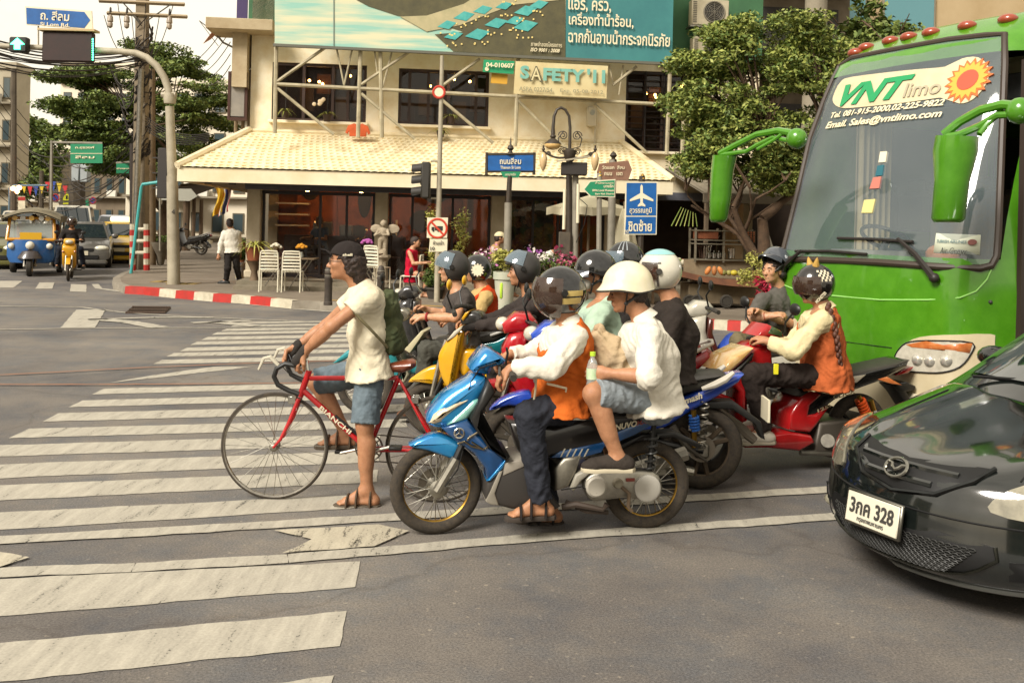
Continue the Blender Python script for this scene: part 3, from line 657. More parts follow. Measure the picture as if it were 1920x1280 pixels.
for x0, x1 in ((462, 488), (702, 727), (920, 946), (1135, 1160)):
 a, c = fc(x0, 440)[0], fc(x1, 440)[0]; b = MB(); b.box(((a + c) / 2, .12, (ZF + .32) / 2 + .005), (c - a, .34, ZF - .33), 0, .02); b.box(((a + c) / 2, .12, .42), (c - a + .06, .4, .18), 0, .02); b.build('pillar', PILL, rb_)
b = MB(); b.box((XR / 2, -.02, ZF + .06), (XR + .1, .3, .2), 0, .01); b.build('beam', BEAM, rb_)
EO = -1.75; zE = fc(600, 322, EO)[1]; zR = fc(600, 252, 0)[1]; xL = fc(332, 312, EO)[0]; xRt = fc(1262, 352, EO)[0]
def tiles(P00, P10, P01, P11, nu, nv):
 """P00->P10 along the eave, P01->P11 along the top"""
 nrm = (P10 - P00).cross(P01 - P00).normalized(); b = MB(); sv = 5; su = 6; NU, NV = nu * su, nv * sv
 def f(u, v):
  c = v * nv; r_ = math.floor(min(c, nv - 1e-6)); fr = c - r_
  ph = (u * nu + (.5 if r_ % 2 else 0)) % 1; sc_ = math.sin(math.pi * ph)
  p = P00.lerp(P10, u).lerp(P01.lerp(P11, u), max(0., (r_ + fr - .22 * sc_ * (1 - fr)) / nv)); return p + nrm * (.035 * (1 - fr) + .016 * sc_)
 b.grid(f, NU, NV); return b
L3 = lambda x, y, z: V((x, y, z))
tb = tiles(L3(xL, EO, zE), L3(xRt, EO, zE), L3(0, 0, zR), L3(xRt - .9, 0, zR), 66, 13)
tb.build('canopy_roof', TILE, rb_, smooth=25)
tb = tiles(L3(xL, 9, zE), L3(xL, EO, zE), L3(0, 9, zR), L3(0, 0, zR), 60, 13); tb.build('canopy_roof', TILE, rb_, smooth=25)
tb = tiles(L3(xRt, EO, zE), L3(xRt, 1, zE), L3(xRt - .9, 0, zR), L3(xRt - .9, 1, zR), 14, 13); tb.build('canopy_roof', TILE, rb_, smooth=25)
b = MB(); b.tube([(xL, EO, zE + .05), (0, 0, zR + .06)], .09, 8); b.tube([(xRt, EO, zE + .05), (xRt - .9, 0, zR + .06)], .08, 8); b.tube([(0, 0.02, zR + .04), (xRt - .9, 0.02, zR + .04)], .07, 8); b.build('ridge_tile', TILE, rb_)
fz0 = fc(600, 347, EO)[1]
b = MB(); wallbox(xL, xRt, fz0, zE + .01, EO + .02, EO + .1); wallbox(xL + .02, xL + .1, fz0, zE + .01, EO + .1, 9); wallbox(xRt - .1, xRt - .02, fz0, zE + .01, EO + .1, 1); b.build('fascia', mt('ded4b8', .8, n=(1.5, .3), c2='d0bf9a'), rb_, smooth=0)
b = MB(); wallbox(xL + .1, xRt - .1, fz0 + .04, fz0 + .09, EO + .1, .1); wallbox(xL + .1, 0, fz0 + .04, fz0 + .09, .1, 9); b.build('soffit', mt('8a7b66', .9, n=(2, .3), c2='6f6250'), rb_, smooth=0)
for x in (-.8, -.25): MB().lathe([(.0, 0), (.09, 0), (.09, .05), (0, .05)], (x, -.7, fz0 - .012), n=14).build('downlight', mt('4a4136', .5), rb_)
GL = mt('2a2422', .04, alpha=.22, coat=1., spec=.8)
def window(W_, nm, bars=False):
 x0, x1, z0, z1 = W_; b = MB(); t = .07
 for xx in [x0 + t / 2, x1 - t / 2] + [x0 + (x1 - x0) * f for f in nm]: b.box((xx, .1, (z0 + z1) / 2), (t, .1, z1 - z0 - .002))
 for zz in (z0 + t / 2, z1 - t / 2): b.box(((x0 + x1) / 2, .1, zz), (x1 - x0 - .004, .09, t))
 o = b.build('window', DWOOD, rb_, smooth=0)
 MB().box(((x0 + x1) / 2, .14, (z0 + z1) / 2), (x1 - x0 - .1, .012, z1 - z0 - .1)).build('pane', GL, o, smooth=0)
 MB().box(((x0 + x1) / 2, -.06, z0 - .035), (x1 - x0 + .12, .2, .07), 0, .01).build('sill', STUC, o)
 if bars:
  b = MB()
  for k in range(13): zz = z0 + (z1 - z0) * (k + .5) / 13; b.tube([(x0 + .02, .03, zz), (x1 - .02, .03, zz)], .014, 5)
  for f in (.25, .5, .75): b.tube([(x0 + (x1 - x0) * f, .02, z0), (x0 + (x1 - x0) * f, .02, z1)], .02, 5)
  b.build('window_bars', mt('1d1512', .6), o)
 b = MB()
 for k in range(5): b.box((x0 + (x1 - x0) * (.1 + .2 * k), 1.2 + .3 * (k % 2), z0 + (.5 + .35 * (k % 3)) * (z1 - z0) / 1.6), (.35, .3, .5 + .2 * (k % 2)), k % 2)
 b.build('furniture_seen_inside', [mt('4a2c1a', .6), mt('6a5236', .7)], o, smooth=0)
 b = MB(); BL = [(.62, .3, .9), (.35, .5, .78), (.46, .45, .76), (.49, .6, .74), (.8, .4, .88)]
 for f, y, g in BL: b.ball((x0 + (x1 - x0) * f, .3 + y, z0 + (z1 - z0) * g), .035, 8)
 b.build('lamp_bulb', mt('ffb45a', .5, em=9.), o)
window(W1, (.33, .64, .8)); window(W2, (.12, .33, .52, .86)); window(W3, (.25, .47, .78), True)
for x0, x1, mids in ((488, 702, (598, 648)), (727, 920, (772, 848)), (946, 1050, (1000,)), (1050, 1135, (1092,))):
 a, c = fc(x0, 450)[0], fc(x1, 450)[0]; b = MB(); z0, z1 = .34, ZF - .05
 for xx in [a + .04, c - .04] + [fc(m_, 450)[0] for m_ in mids]: b.box((xx, .2, (z0 + z1) / 2), (.06, .08, z1 - z0))
 for zz in (z0 + .05, z1 - .04): b.box(((a + c) / 2, .2, zz), (c - a - .003, .075, .08))
 o = b.build('glass_front', mt('1f1512', .45), rb_, smooth=0); MB().box(((a + c) / 2, .21, (z0 + z1) / 2), (c - a - .08, .012, z1 - z0 - .1)).build('pane', mt('2a211d', .03, alpha=.28, coat=1., spec=.8), o, smooth=0)
def inside(name, mats, fn): b = MB(); fn(b); b.build(name, mats, rb_, smooth=0)
inside('wall_panel', [mt('a0521c', .6, n=(2.2, .1), c2='5a240f'), mt('1a120e', .7)], lambda b: [b.box((fc(x, 420)[0] * 1.08, 3.2, 2.2), (w_, .06, 1.9), 0) for x, w_ in ((560, 1.1), (655, 1.5), (745, 1.0), (800, 1.3))] + [b.ball((fc(x, 420)[0] * 1.09, 3.14, z), (rx, .03, rz), 12, 1) for x, z, rx, rz in ((652, 2.35, .18, .5), (690, 2.3, .14, .55), (640, 1.45, .35, .2), (700, 1.5, .3, .22), (765, 1.8, .35, .3), (790, 2.5, .3, .2), (665, 2.9, .2, .1), (545, 2.6, .25, .3))])
inside('counter', [mt('2b1a12', .5), mt('7d7a74', .3, .8), mt('c8c2b2', .5)], lambda b: [b.box((2.2, 2.4, .85), (3.2, .6, 1.0), 0), b.box((1.6, 2.2, 1.55), (.5, .4, .35), 1, .03), b.box((2.2, 2.3, 1.5), (.35, .3, .3), 1, .03), b.box((2.9, 2.2, 1.45), (.4, .3, .2), 1, .03)] + [b.cyl((3.05 + .16 * k, 2.6, 1.4), (3.05 + .16 * k, 2.6, 1.75 + .06 * (k % 2)), .03, n=8, m=2) for k in range(4)] + [b.box((.7, 2.9, 1.6 + .3 * k), (.9, .3, .04), 2) for k in range(4)])
inside('dining_chair', [mt('3b2418', .6)], lambda b: [(b.box((x, 1.7, .8), (.4, .4, .05)), b.box((x + .2, 1.7, 1.1), (.04, .4, .6)), b.box((x - .17, 1.55, .56), (.04, .04, .44)), b.box((x + .17, 1.55, .56), (.04, .04, .44))) for x in (3.5, 4.2, 4.8, 6.4)])
for k, x_ in enumerate((1.2, 2.6, 4.0, 6.2, 7.4)):
 o = MB().lathe([(.03, .3), (.05, .22), (.2, .05), (.21, 0), (.19, 0)], (x_, 1.9, 2.62), n=16).build('added_fill_lamp', mt('3a2418', .5), rb_); MB().ball((x_, 1.9, 2.6), (.14, .14, .09), 12).build('added_fill_bulb', mt('ffb868', .5, em=18.), o)  # glowing pendants added only to brighten the dim ground floor room
def flowers(b):
 rr = random.Random(3); a, c = fc(950, 450)[0], fc(1046, 450)[0]
 b.box(((a + c) / 2, .9, 1.6), (c - a, .05, 2.5), 0)
 for _ in range(60):
  x, z = rr.uniform(a + .1, c - .1), rr.uniform(.6, 2.75); r_ = rr.uniform(.06, .15)
  for k in range(6): t = k * 1.05 + x; b.ball((x + math.cos(t) * r_ * .6, .86 - .01 * (k % 2), z + math.sin(t) * r_ * .6), (r_ * .55, .015, r_ * .5), 8, 1 + (k + _) % 2)
  b.ball((x, .835, z), (r_ * .25, .02, r_ * .25), 6, 3)
inside('flower_panel', [mt('2a1a10', .7), mt('8a5a34', .7), mt('7a4526', .7), mt('b07a3c', .7)], flowers)
GRN = mt('3f6b45', .7, n=(1.2, .3), c2='2f5438'); x1b = fc(516, 48)[0]
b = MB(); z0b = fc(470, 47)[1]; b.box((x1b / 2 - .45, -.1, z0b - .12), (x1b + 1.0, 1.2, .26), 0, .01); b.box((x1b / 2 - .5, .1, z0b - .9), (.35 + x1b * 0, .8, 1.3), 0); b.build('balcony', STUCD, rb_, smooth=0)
b = MB(); wallbox(fc(466, 20)[0], x1b + .3, z0b, ZT + 1, .0, .06); b.build('green_cladding', GRN, rb_, smooth=0); b = MB(); wallbox(fc(1265, 40)[0] - .4, XR + .02, fc(1300, 128)[1], ZT + 1, -.1, .02); b.build('green_cladding', GRN, rb_, smooth=0)
b = MB(); wallbox(fc(443, 20)[0], fc(463, 20)[0], z0b, ZT + 1, .05, .12); b.build('purple_shutter', mt('3a2c55', .6), rb_, smooth=0)
bx = MB(); q = [fc(*p) for p in ((433, 137), (464, 143), (463, 227), (434, 222))]; xm = (q[0][0] + q[1][0]) / 2; zm = (q[0][1] + q[2][1]) / 2
sb = thing('hanging_lightbox', 'blank grey brown framed lightbox sign hanging beside the restaurant corner', 'sign', fw(xm, -.1, zm - .6), RZ + .1)
MB().box((0, 0, .6), (q[1][0] - q[0][0] - .06, .2, 1.0), 0, .01).build('panel', mt('8f887d', .6, n=(4, .3), c2='75706a'), sb)
b = MB(); w2 = (q[1][0] - q[0][0]) / 2
for s_ in (-1, 1): b.box((s_ * w2, 0, .6), (.06, .24, 1.15)); b.box((0, 0, .6 + s_ * .55), (w2 * 2 - .062, .24, .07))
b.build('frame', mt('3f241a', .6), sb, smooth=0)
b = MB()
for s_ in (-.15, .1): b.tube([(s_, .1, 1.15), (s_ + .25, .1, 1.35)], .02, 6)
b.build('bracket', STEEL, sb)
b = MB(); p = fw(-.25, .2, 0)
for dx in (-.12, .05, .2): b.tube([p + V((dx, 0, zR)), p + V((dx, 0, z0b - .2))], .045, 8)
b.build('drain_pipe', mt('7d6a50', .7), label='brown drain pipes running down beside the blank lightbox sign', cat='drain pipe')
mx_, mz_ = fc(1108, 220); o = thing('meter_box', 'pale electric meter box on the upper wall beside the barred window', 'meter box', fw(mx_, -.09, mz_ - .35), RZ)
MB().box((0, 0, .35), (.24, .16, .5), 0, .02).build('case', mt('b8ad94', .6), o); MB().tube([(.1, .02, -1.), (.1, .02, 1.1)], .025, 6).build('conduit', mt('b8ad94', .6), o); MB().cyl((0, -.08, .45), (0, -.1, .45), .07).build('dial', GLS, o)
def leaves(name, clumps, per, size, mats, parent=None, flat=.6, seed=1, asp=2.2, **kw):
 """thousands of small leaf faces spread through clumps (centre, radii)"""
 g = np.random.RandomState(seed); Cs = [];
 for c, r in clumps:
  k = int(per * (.6 + .8 * g.rand())); p = g.normal(size=(k, 3)); p /= np.linalg.norm(p, axis=1)[:, None]; p *= (g.rand(k, 1) ** .45)
  Cs.append(np.array(c[:]) + p * np.array(r))
 C = np.concatenate(Cs); n = len(C)
 a = g.normal(size=(n, 3)); a[:, 2] *= flat; a /= np.linalg.norm(a, axis=1)[:, None]; nr = g.normal(size=(n, 3)); nr[:, 2] += 1.0
 b = np.cross(nr, a); b /= np.linalg.norm(b, axis=1)[:, None] + 1e-9; s = size * (.55 + .9 * g.rand(n, 1)); dz = np.cross(a, b) * s * .18
 v = np.stack([C - a * s, C + b * s / asp + dz, C + a * s, C - b * s / asp + dz], 1).reshape(-1, 3); f = np.arange(n * 4, dtype=np.int32).reshape(-1, 4)
 mi = g.randint(0, len(mats), n) if len(mats) > 1 else None
 return mkmesh(name, v, f, mi, mats, parent, parent is not None, 0, **kw)
def leafm(c, c2, k=1.):
 m = mt(c, .55, n=(1.5, .3), c2=c2, k=k, spec=.3)
 m.node_tree.nodes["Principled BSDF"].inputs['Transmission Weight'].default_value = 0
 return m
LF1 = [leafm('6a7838', '4c5c2a'), leafm('848f48', '64723a'), leafm('52642f', '3c4a24')]
LF2 = [leafm('868f44', '69743a'), leafm('9ea256', '7c843e'), leafm('62743a', '4b5c2b')]
BARK = mt('5a4532', .9, n=(9, .2), c2='3b2d20', b=(30, .6)); SOIL = mt('2e241c', .95); TERRA = mt('8d5030', .8, n=(4, .3), c2='6d3d26')
def limb(b, p, d, L, r, dep, rr, ends):
 n = 4; pts = [p];
 for i in range(n): d = (d + V((rr.uniform(-.22, .22), rr.uniform(-.22, .22), rr.uniform(-.05, .2)))).normalized(); pts.append(pts[-1] + d * L / n)
 b.tube(pts, [r * (1 - .5 * i / n) for i in range(n + 1)], 7)
 if dep == 0: ends.append(pts[-1]); return
 for k in range(rr.choice((2, 3, 3))):
  a = rr.uniform(0, 6.28); q = V((math.cos(a), math.sin(a), rr.uniform(.1, .7))); limb(b, pts[rr.choice((2, 3, 4))], (d * .55 + q).normalized(), L * rr.uniform(.55, .8), r * .5, dep - 1, rr, ends)
def tree(label, base, h, crown, n_cl, per, leaf, mats, seed=1, cat='tree', rcl=(.7, .7, .3), trunk_r=.16, group=None, lean=(0, 0)):
 """crown = list of (centre, radii) in world space"""
 rr = random.Random(seed); t = thing('tree', label, cat, base, 0, group); base = V(base); b = MB(); ends = []
 limb(b, base, V((lean[0], lean[1], 1)).normalized(), h, trunk_r, 3, rr, ends); b.build('trunk', BARK, t, True, 60)
 cl = []
 for i in range(n_cl):
  c, r = crown[i % len(crown)]; q = V((rr.gauss(0, 1), rr.gauss(0, 1), rr.gauss(0, 1))).normalized() * (rr.random() ** .35)
  cl.append((V(c) + V((q.x * r[0], q.y * r[1], q.z * r[2])), [x * rr.uniform(.6, 1.25) for x in rcl]))
 bt = MB()
 for c, r in cl[::3]:
  if ends: e = min(ends, key=lambda e: (e - c).length); m = e.lerp(c, .5) + V((0, 0, .15)); bt.tube([e, m, c], [.03, .02, .008], 4)
 if bt.v: bt.build('branch', BARK, t, True)
 leaves('crown', cl, per, leaf, mats, t, seed=seed); return t
def blades(name, c, n, L, w, mats, parent=None, seed=1, up=.9, droop=1., **kw):
 """long arching leaves from one point"""
 rr = random.Random(seed); b = MB(); c = V(c)
 for i in range(n):
  a = rr.uniform(0, 6.28); e = rr.uniform(.35, 1.1); l = L * rr.uniform(.6, 1.1); d = V((math.cos(a), math.sin(a), 0)); s_ = V((-d.y, d.x, 0)); pts = []
  for k in range(6): t = k / 5; pts.append((c + d * (l * t * math.cos(e) * 1.0) + V((0, 0, l * (math.sin(e) * t * up - droop * .75 * t * t))), w * (1 - t) ** .6 * (.5 + t * 1.4 if t < .4 else 1.06)))
  P = [q for p, ww in pts for q in (p - s_ * ww + V((0, 0, ww * .4)), p, p + s_ * ww + V((0, 0, ww * .4)))]
  b.add(P, [(k * 3 + j, k * 3 + j + 1, k * 3 + j + 4, k * 3 + j + 3) for k in range(5) for j in (0, 1)], i % len(mats))
 return b.build(name, mats, parent, parent is not None, 60, **kw)
TUBE = mt('b0a688', .6, n=(5, .3), c2='857a62')
FO = -1.15
fr_ = thing('scaffold_frame', 'pale tubular scaffold with diagonal braces on the canopy before the upper windows', 'scaffold', fw(0, FO, 3.4), RZ)
def sc_tube(name, p, q, r, off=FO):
 a, c = fc(*p, off), fc(*q, off); MB().tube([(a[0], 0, a[1] - 3.4), (c[0], 0, c[1] - 3.4)], r, 7).build(name, TUBE, fr_)
for p, q in (((518, 80), (515, 250)), ((676, 90), (671, 258)), ((713, 96), (716, 258)), ((1257, 112), (1250, 290)), ((972, 100), (966, 275)), ((1283, 200), (1279, 285))): sc_tube('upright', p, q, .05)
for p, q in (((516, 158), (1320, 200)),): sc_tube('rail', p, q, .045)
for p, q in (((519, 152), (610, 88)), ((519, 165), (625, 252)), ((677, 158), (770, 95)), ((677, 175), (777, 260)), ((830, 160), (900, 110)), ((830, 188), (925, 268)), ((972, 188), (1068, 284)), ((1115, 195), (1215, 287)), ((1150, 160), (1195, 124)), ((1260, 205), (1310, 250))): sc_tube('brace', p, q, .038, FO - .08)
for p, q in (((632, 92), (646, 162)), ((661, 95), (646, 162)), ((703, 98), (708, 140)), ((735, 100), (718, 165)), ((1140, 124), (1147, 158)), ((1166, 125), (1158, 180))): sc_tube('stay', p, q, .022, FO + .15)
BO = -1.3
bb = thing('billboard', 'billboard with lit turquoise roofs seen from above and a teal panel of Thai words', 'billboard', fw(0, BO, 6), RZ)
def bpt(px, py): x, z = fc(px, py, BO); return V((x, 0, z - 6))
def sheet(name, px, m, y=0., t=.03):
 P = [bpt(*p) for p in px]; n = len(P); b = MB(); b.add([(p.x, y, p.z) for p in P] + [(p.x, y + t, p.z) for p in P], [tuple(range(n)), tuple(range(n, 2 * n))[::-1]] + [(i, i + n, (i + 1) % n + n, (i + 1) % n) for i in range(n)]); return b.build(name, m, bb, smooth=0)
def streakm():
 M = mt('a9b49a', .6); M = M.copy(); T = M.node_tree; P = T.nodes["Principled BSDF"]; tc = T.nodes.new("ShaderNodeTexCoord"); mp = T.nodes.new("ShaderNodeMapping"); mp.inputs['Scale'].default_value = (.35, 1, 4)
 N = T.nodes.new("ShaderNodeTexNoise"); N.inputs['Scale'].default_value = 1.6; N.inputs['Detail'].default_value = 8; C = T.nodes.new("ShaderNodeValToRGB"); C.color_ramp.elements[0].position = .38; C.color_ramp.elements[1].position = .62
 C.color_ramp.elements[0].color = (*lin('86b3a4'), 1); C.color_ramp.elements[1].color = (*lin('c9c4a2'), 1)
 T.links.new(tc.outputs['Object'], mp.inputs[0]); T.links.new(mp.outputs[0], N.inputs['Vector']); T.links.new(N.outputs['Fac'], C.inputs['Fac']); T.links.new(C.outputs['Color'], P.inputs['Base Color']); return M
sheet('picture_panel', ((515, -160), (1061, -150), (1059, 111), (515, 82)), streakm())
sheet('text_panel', ((1063, -150), (1266, -150), (1260, 120), (1060, 112)), mt('2c6468', .5, n=(.8, .2), c2='3f7f7c'), 0, .03)
sheet('frame', ((512, 82), (1262, 118), (1262, 123), (512, 87)), mt('5b5a4e', .6), -.03, .1)
pdark = mt('3d3b2a', .7, n=(3, .2), c2='5c5638'); pcream = mt('b3a680', .7, n=(3, .3), c2='95906c'); pteal = mt('2f8f8d', .6, n=(6, .3), c2='57aaa0'); plit = mt('d8c27a', .6)
sheet('print', ((665, -160), (1060, -150), (1060, 110), (850, 97), (815, 65), (870, 60), (800, 40), (745, 30), (690, 12), (668, 0)), pdark, -.012, .006)
sheet('print', ((750, 32), (800, 30), (870, 8), (930, -30), (1058, -60), (1058, 0), (960, 10), (862, 48), (800, 60)), pcream, -.02, .006)
rr = random.Random(5)
for i, (x, y, s_) in enumerate(((838, 48, 1), (870, 32, 1.1), (905, 20, 1), (945, 12, .9), (985, 22, 1.2), (895, 66, 1.3), (930, 45, 1.2), (965, 40, 1), (985, 50, 1.3), (1010, 10, 1), (850, 68, 1), (955, -10, 1), (1000, -25, 1))):
 w_, h_ = 36 * s_, 15 * s_; sheet('print', ((x - w_ / 2, y + 3), (x, y - h_ * .6), (x + w_ / 2, y - h_ * .3), (x + w_ * .1, y + h_ * .5)), pteal, -.028, .006)
 for k in range(5): a, c = x + rr.uniform(-.4, .4) * w_, y + h_ * .6 + rr.uniform(0, 9); sheet('print', ((a, c), (a + 3, c), (a + 3, c + 3), (a, c + 3)), plit, -.03, .004)
CRM = mt('d8ccaa', .6)
def bl(t, px, py, hpx, fitpx, off=BO, par=None, m=None, bold=.0, align=0., dy=-.05, shear=0.):
 x, z = fc(px, py, off); a = fc(px + fitpx, py + fitpx * .047, off); u = fc(px, py - hpx, off)
 q = fw(x, off + dy, z); e = fw(a[0], off + dy, a[1]) - q; return letters(t, (q, e.normalized(), V((0, 0, 1))), u[1] - z, m or CRM, par, 'lettering', e.length, align, .004, shear, bold, par is not None, .5)
bl('แอร์, ครัว,', 1065, 8, 30, 80, par=bb, bold=.015); bl('เครื่องทำน้ำร้อน,', 1066, 37, 27, 121, par=bb, bold=.015); bl('ฉากกั้นอาบน้ำกระจกนิรภัย', 1065, 67, 27, 190, par=bb, bold=.015)
bl('ภาพจำลองโครงการ', 995, 83, 9, 58, par=bb); bl('ISO 9001 : 2008', 994, 94, 7, 55, par=bb, bold=.02, shear=.3)
sheet('frame', ((625, -150), (627, -150), (627, 86), (625, 86)), mt('6a7a70', .6), -.014, .01)
def banner(name, label, cat, px, m, off, th=.03):
 P = [V((a, 0, c)) for a, c in (fc(*p, off) for p in px)]; z0 = min(p.z for p in P); x0 = (P[0].x + P[1].x) / 2
 t = thing(name, label, cat, fw(x0, off, z0), RZ); b = MB(); n = len(P); b.add([(p.x - x0, 0, p.z - z0) for p in P] + [(p.x - x0, th, p.z - z0) for p in P], [tuple(range(n)), tuple(range(n, 2 * n))[::-1]] + [(i, i + n, (i + 1) % n + n, (i + 1) % n) for i in range(n)]); b.build('panel', m, t, smooth=0); return t
SG = -1.4
sgn = banner('banner', "cream banner reading SAFETY '11 tied to the scaffold below the billboard", 'banner', ((967, 115), (1140, 124), (1137, 185), (963, 176)), mt('cbbf93', .7, n=(2, .3), c2='bda878'), SG)
tq = mt('5c9c94', .6, n=(5, .3), c2='7fae9a')
bl('S', 975, 136, 25, 17, SG, sgn, tq, .045); bl('A', 993, 139, 29, 24, SG, sgn, mt('55523f', .6), .025); bl('A', 995.5, 139.5, 24, 18.5, SG, sgn, mt('cbbf93', .7), .0, dy=-.058); bl('FETY', 1018, 140, 24, 78, SG, sgn, tq, .045); bl("'11", 1100, 143, 26, 34, SG, sgn, tq, .045)
tg = mt('7d7a63', .7); bl('ASPA 0227/54', 973, 167, 8, 62, SG, sgn, tg); bl('Exp. 05-08-2012', 1050, 171, 8, 80, SG, sgn, tg)
sgn = banner('plate', 'small green plate numbered 04-010607 beside the cream safety banner', 'plate', ((907, 112), (965, 115), (963, 139), (905, 135)), mt('1f8a5c', .5), SG + .1); bl('04-010607', 911, 122, 9, 52, SG + .1, sgn, CRM, .03)
c = fc(913, 129, SG + .1); MB().cyl((c[0] - fc(936, 120, SG + .1)[0], -.01, c[1] - fc(934, 137, SG + .1)[1]), (c[0] - fc(936, 120, SG + .1)[0], -.02, c[1] - fc(934, 137, SG + .1)[1]), .05).build('seal', CRM, sgn)
banner('plate', 'small blank yellow plate below the green numbered plate', 'plate', ((922, 137), (952, 140), (951, 158), (920, 156)), mt('c99a2c', .6, n=(8, .3), c2='b98a30'), SG + .2)
def aircon(px, py, w_, h_, label):
 x, z = fc(px, py, -.55); x2, z2 = fc(px + w_, py + h_, -.55); W_, H_ = x2 - x, z - z2
 t = thing('air_conditioner', label, 'air conditioner', fw((x + x2) / 2, -.55, z2), RZ, 'air conditioners on the green upper wall'); m = mt('b3a98f', .6, n=(3, .3), c2='968b72')
 MB().box((0, .15, H_ / 2), (W_, .32, H_), 0, .02).build('case', m, t)
 b = MB(); cx, cz, rr_ = W_ * .1, H_ * .52, H_ * .4; b.torus((cx, -.02, cz), (0, 1, 0), rr_, .02, 28, 6);
 for k in range(1, 6): b.torus((cx, -.025, cz), (0, 1, 0), rr_ * k / 6, .006, 24, 4)
 for k in range(8): a = k * math.pi / 4; b.tube([(cx, -.03, cz), (cx + math.cos(a) * rr_, -.02, cz + math.sin(a) * rr_)], .006, 4)
 b.build('fan_grille', mt('6d675a', .5), t); MB().cyl((cx, -.012, cz), (cx, -.006, cz), rr_ * .98, n=28).build('fan_opening', mt('2a2824', .7), t)
 b = MB(); [b.box((-W_ * .42, -.015, H_ * (.12 + .07 * k)), (W_ * .1, .01, H_ * .03)) for k in range(12)]; b.build('vent', mt('5a5548', .6), t, smooth=0)
 b = MB(); b.box((0, .15, -.03), (W_ + .1, .4, .04)); [b.tube([(s_ * W_ * .4, .3, -.5), (s_ * W_ * .4, -.02, -.05)], .02, 5) for s_ in (-1, 1)]; b.build('bracket', STEEL, t)
aircon(1298, -2, 68, 52, 'pale air conditioner unit on the green wall, upper of the two'); aircon(1300, 68, 68, 55, 'pale air conditioner unit on the green wall, lower and half behind the tree')
t = thing('satellite_dish', 'faded red satellite dish on the side of the restaurant', 'satellite dish', fw(-.9, .3, fc(415, 60)[1] - .4), 0)
ax = V((-.75, -.35, .55)); MB().lathe([(.01, .0), (.2, .03), (.38, .1), (.385, .11), (.2, .045), (.01, .012)], (0, 0, .4), ax, 24).build('dish', mt('b0704f', .6, n=(6, .3), c2='9a6a50'), t); MB().tube([(0, 0, .4), ax * .5 + V((0, 0, .4))], .012, 5).tube([V((.05, 0, .1)), ax * .5 + V((0, 0, .4))], .008, 5).build('arm', STEEL, t); MB().tube([(.6, .1, .0), (.15, .05, .2), (0, 0, .38)], .025, 6).build('mount', STEEL, t)
def hang(px, py, label, seed, fl=None):
 x, z = fc(px, py, -.3); t = thing('hanging_plant', label, 'plant', fw(x, -.3, z), RZ, 'plants hanging at the upper windows')
 MB().lathe([(.07, 0), (.11, .16), (.12, .17), (.09, .15), (.0, .14)], n=14).build('pot', mt('3a2c22', .8), t); blades('foliage', fw(x, -.3, z + .15), 16, .45, .02, [leafm('8a8a3c', '5f6a2c'), leafm('a09a55', '757a3c')], t, seed)
 MB().tube([(0, .05, .16), (0, .2, .9)], .006, 4).build('wire', DGREY, t)
 if fl:
  b = MB(); rr = random.Random(seed); [b.ball((-.2 + rr.uniform(-.12, .12), -.05, .45 + rr.uniform(-.06, .08)), (.05, .02, .05), 8) for _ in range(6)]; b.build('flower', mt(fl, .7), t)
hang(534, 222, 'small spiky plant in a pot at the left end of the upper left window', 1); hang(613, 228, 'potted orchid with pale flowers in the middle of the upper left window', 2, 'd9c3a0'); hang(846, 232, 'bare stringy orchid hanging by the upper middle window', 3); hang(826, 258, 'small drooping plant low on the sign pole above the canopy', 4)
x, z = fc(671, 256, -.5); o = thing('shirt_on_hanger', 'orange shirt on a hanger under the upper left window', 'shirt', fw(x, -.5, z), RZ)
MB().slab([(-.2, 0), (.2, 0), (.21, .12), (.24, .05), (.3, .08), (.24, .25), (.1, .31), (.04, .29), (-.04, .29), (-.1, .31), (-.24, .25), (-.3, .08), (-.24, .05), (-.21, .12)], .04, 0, .02).build('shirt', cloth('c8603a'), o); MB().tube([(0, 0, .3), (0, 0, .36), (.03, 0, .39), (.05, 0, .36)], .006, 5).build('hanger', DGREY, o)
POST = mt('8d8779', .6, n=(4, .3), c2='6d675a'); WPOLE = mt('a89f8a', .6, n=(3, .2), c2='857c68', b=(40, .2)); BRZ = mt('3d3327', .55, n=(6, .3), c2='2a231b'); BLUE = mt('1b5a9c', .4, n=(5, .3), c2='16497f'); SGREEN = mt('1e7a55', .4); WSIGN = mt('cfc6ab', .5)
def face(P, c, x, z): return P(x, z)
def post(name, label, cat, px, py, z=.15, group=None): p = G(px, py, z); return thing(name, label, cat, p, 0, group), p.y, p
def rel(t, px, py, dy=0.0): p = D(px, py, t.location.y + dy) - t.location; return p
def board(t, px, m, dy=-.06, th=.02, name='panel', bev=.0):
 P = [rel(t, *p, dy) for p in px]; n = len(P); b = MB(); b.add([(p.x, p.y, p.z) for p in P] + [(p.x, p.y + th, p.z) for p in P], [tuple(range(n)), tuple(range(n, 2 * n))[::-1]] + [(i, i + n, (i + 1) % n + n, (i + 1) % n) for i in range(n)]); return b.build(name, m, t, smooth=0)
def word(t, txt, px, py, h_, wd, m, dy=-.075, align=.5, bold=.01, slope=.0, **kw):
 p = D(px, py, t.location.y + dy); e = D(px + wd, py + slope * wd, t.location.y + dy) - p; hh = (D(px, py - h_, t.location.y + dy) - p).length
 return letters(txt, (p, e.normalized(), V((0, 0, 1)) - e.normalized() * e.normalized().z), hh, m, t, 'lettering', e.length, align, .002, bold=bold, world=True, **kw)
t, y, p = post('traffic_signal', 'grey signal pole with dark three lamp head and a red rimmed no lorry sign', 'traffic signal', 819, 566)
MB().tube([(0, 0, 0), rel(t, 822, 410), rel(t, 829, 105)], [.06, .055, .04], 10).build('pole', WPOLE, t)
h_ = rel(t, 796, 338, -.1); b = MB(); b.box((h_.x + .03, h_.y, h_.z), (.18, .26, .74), 0, .03); b.build('signal_head', mt('2f2c26', .6), t)
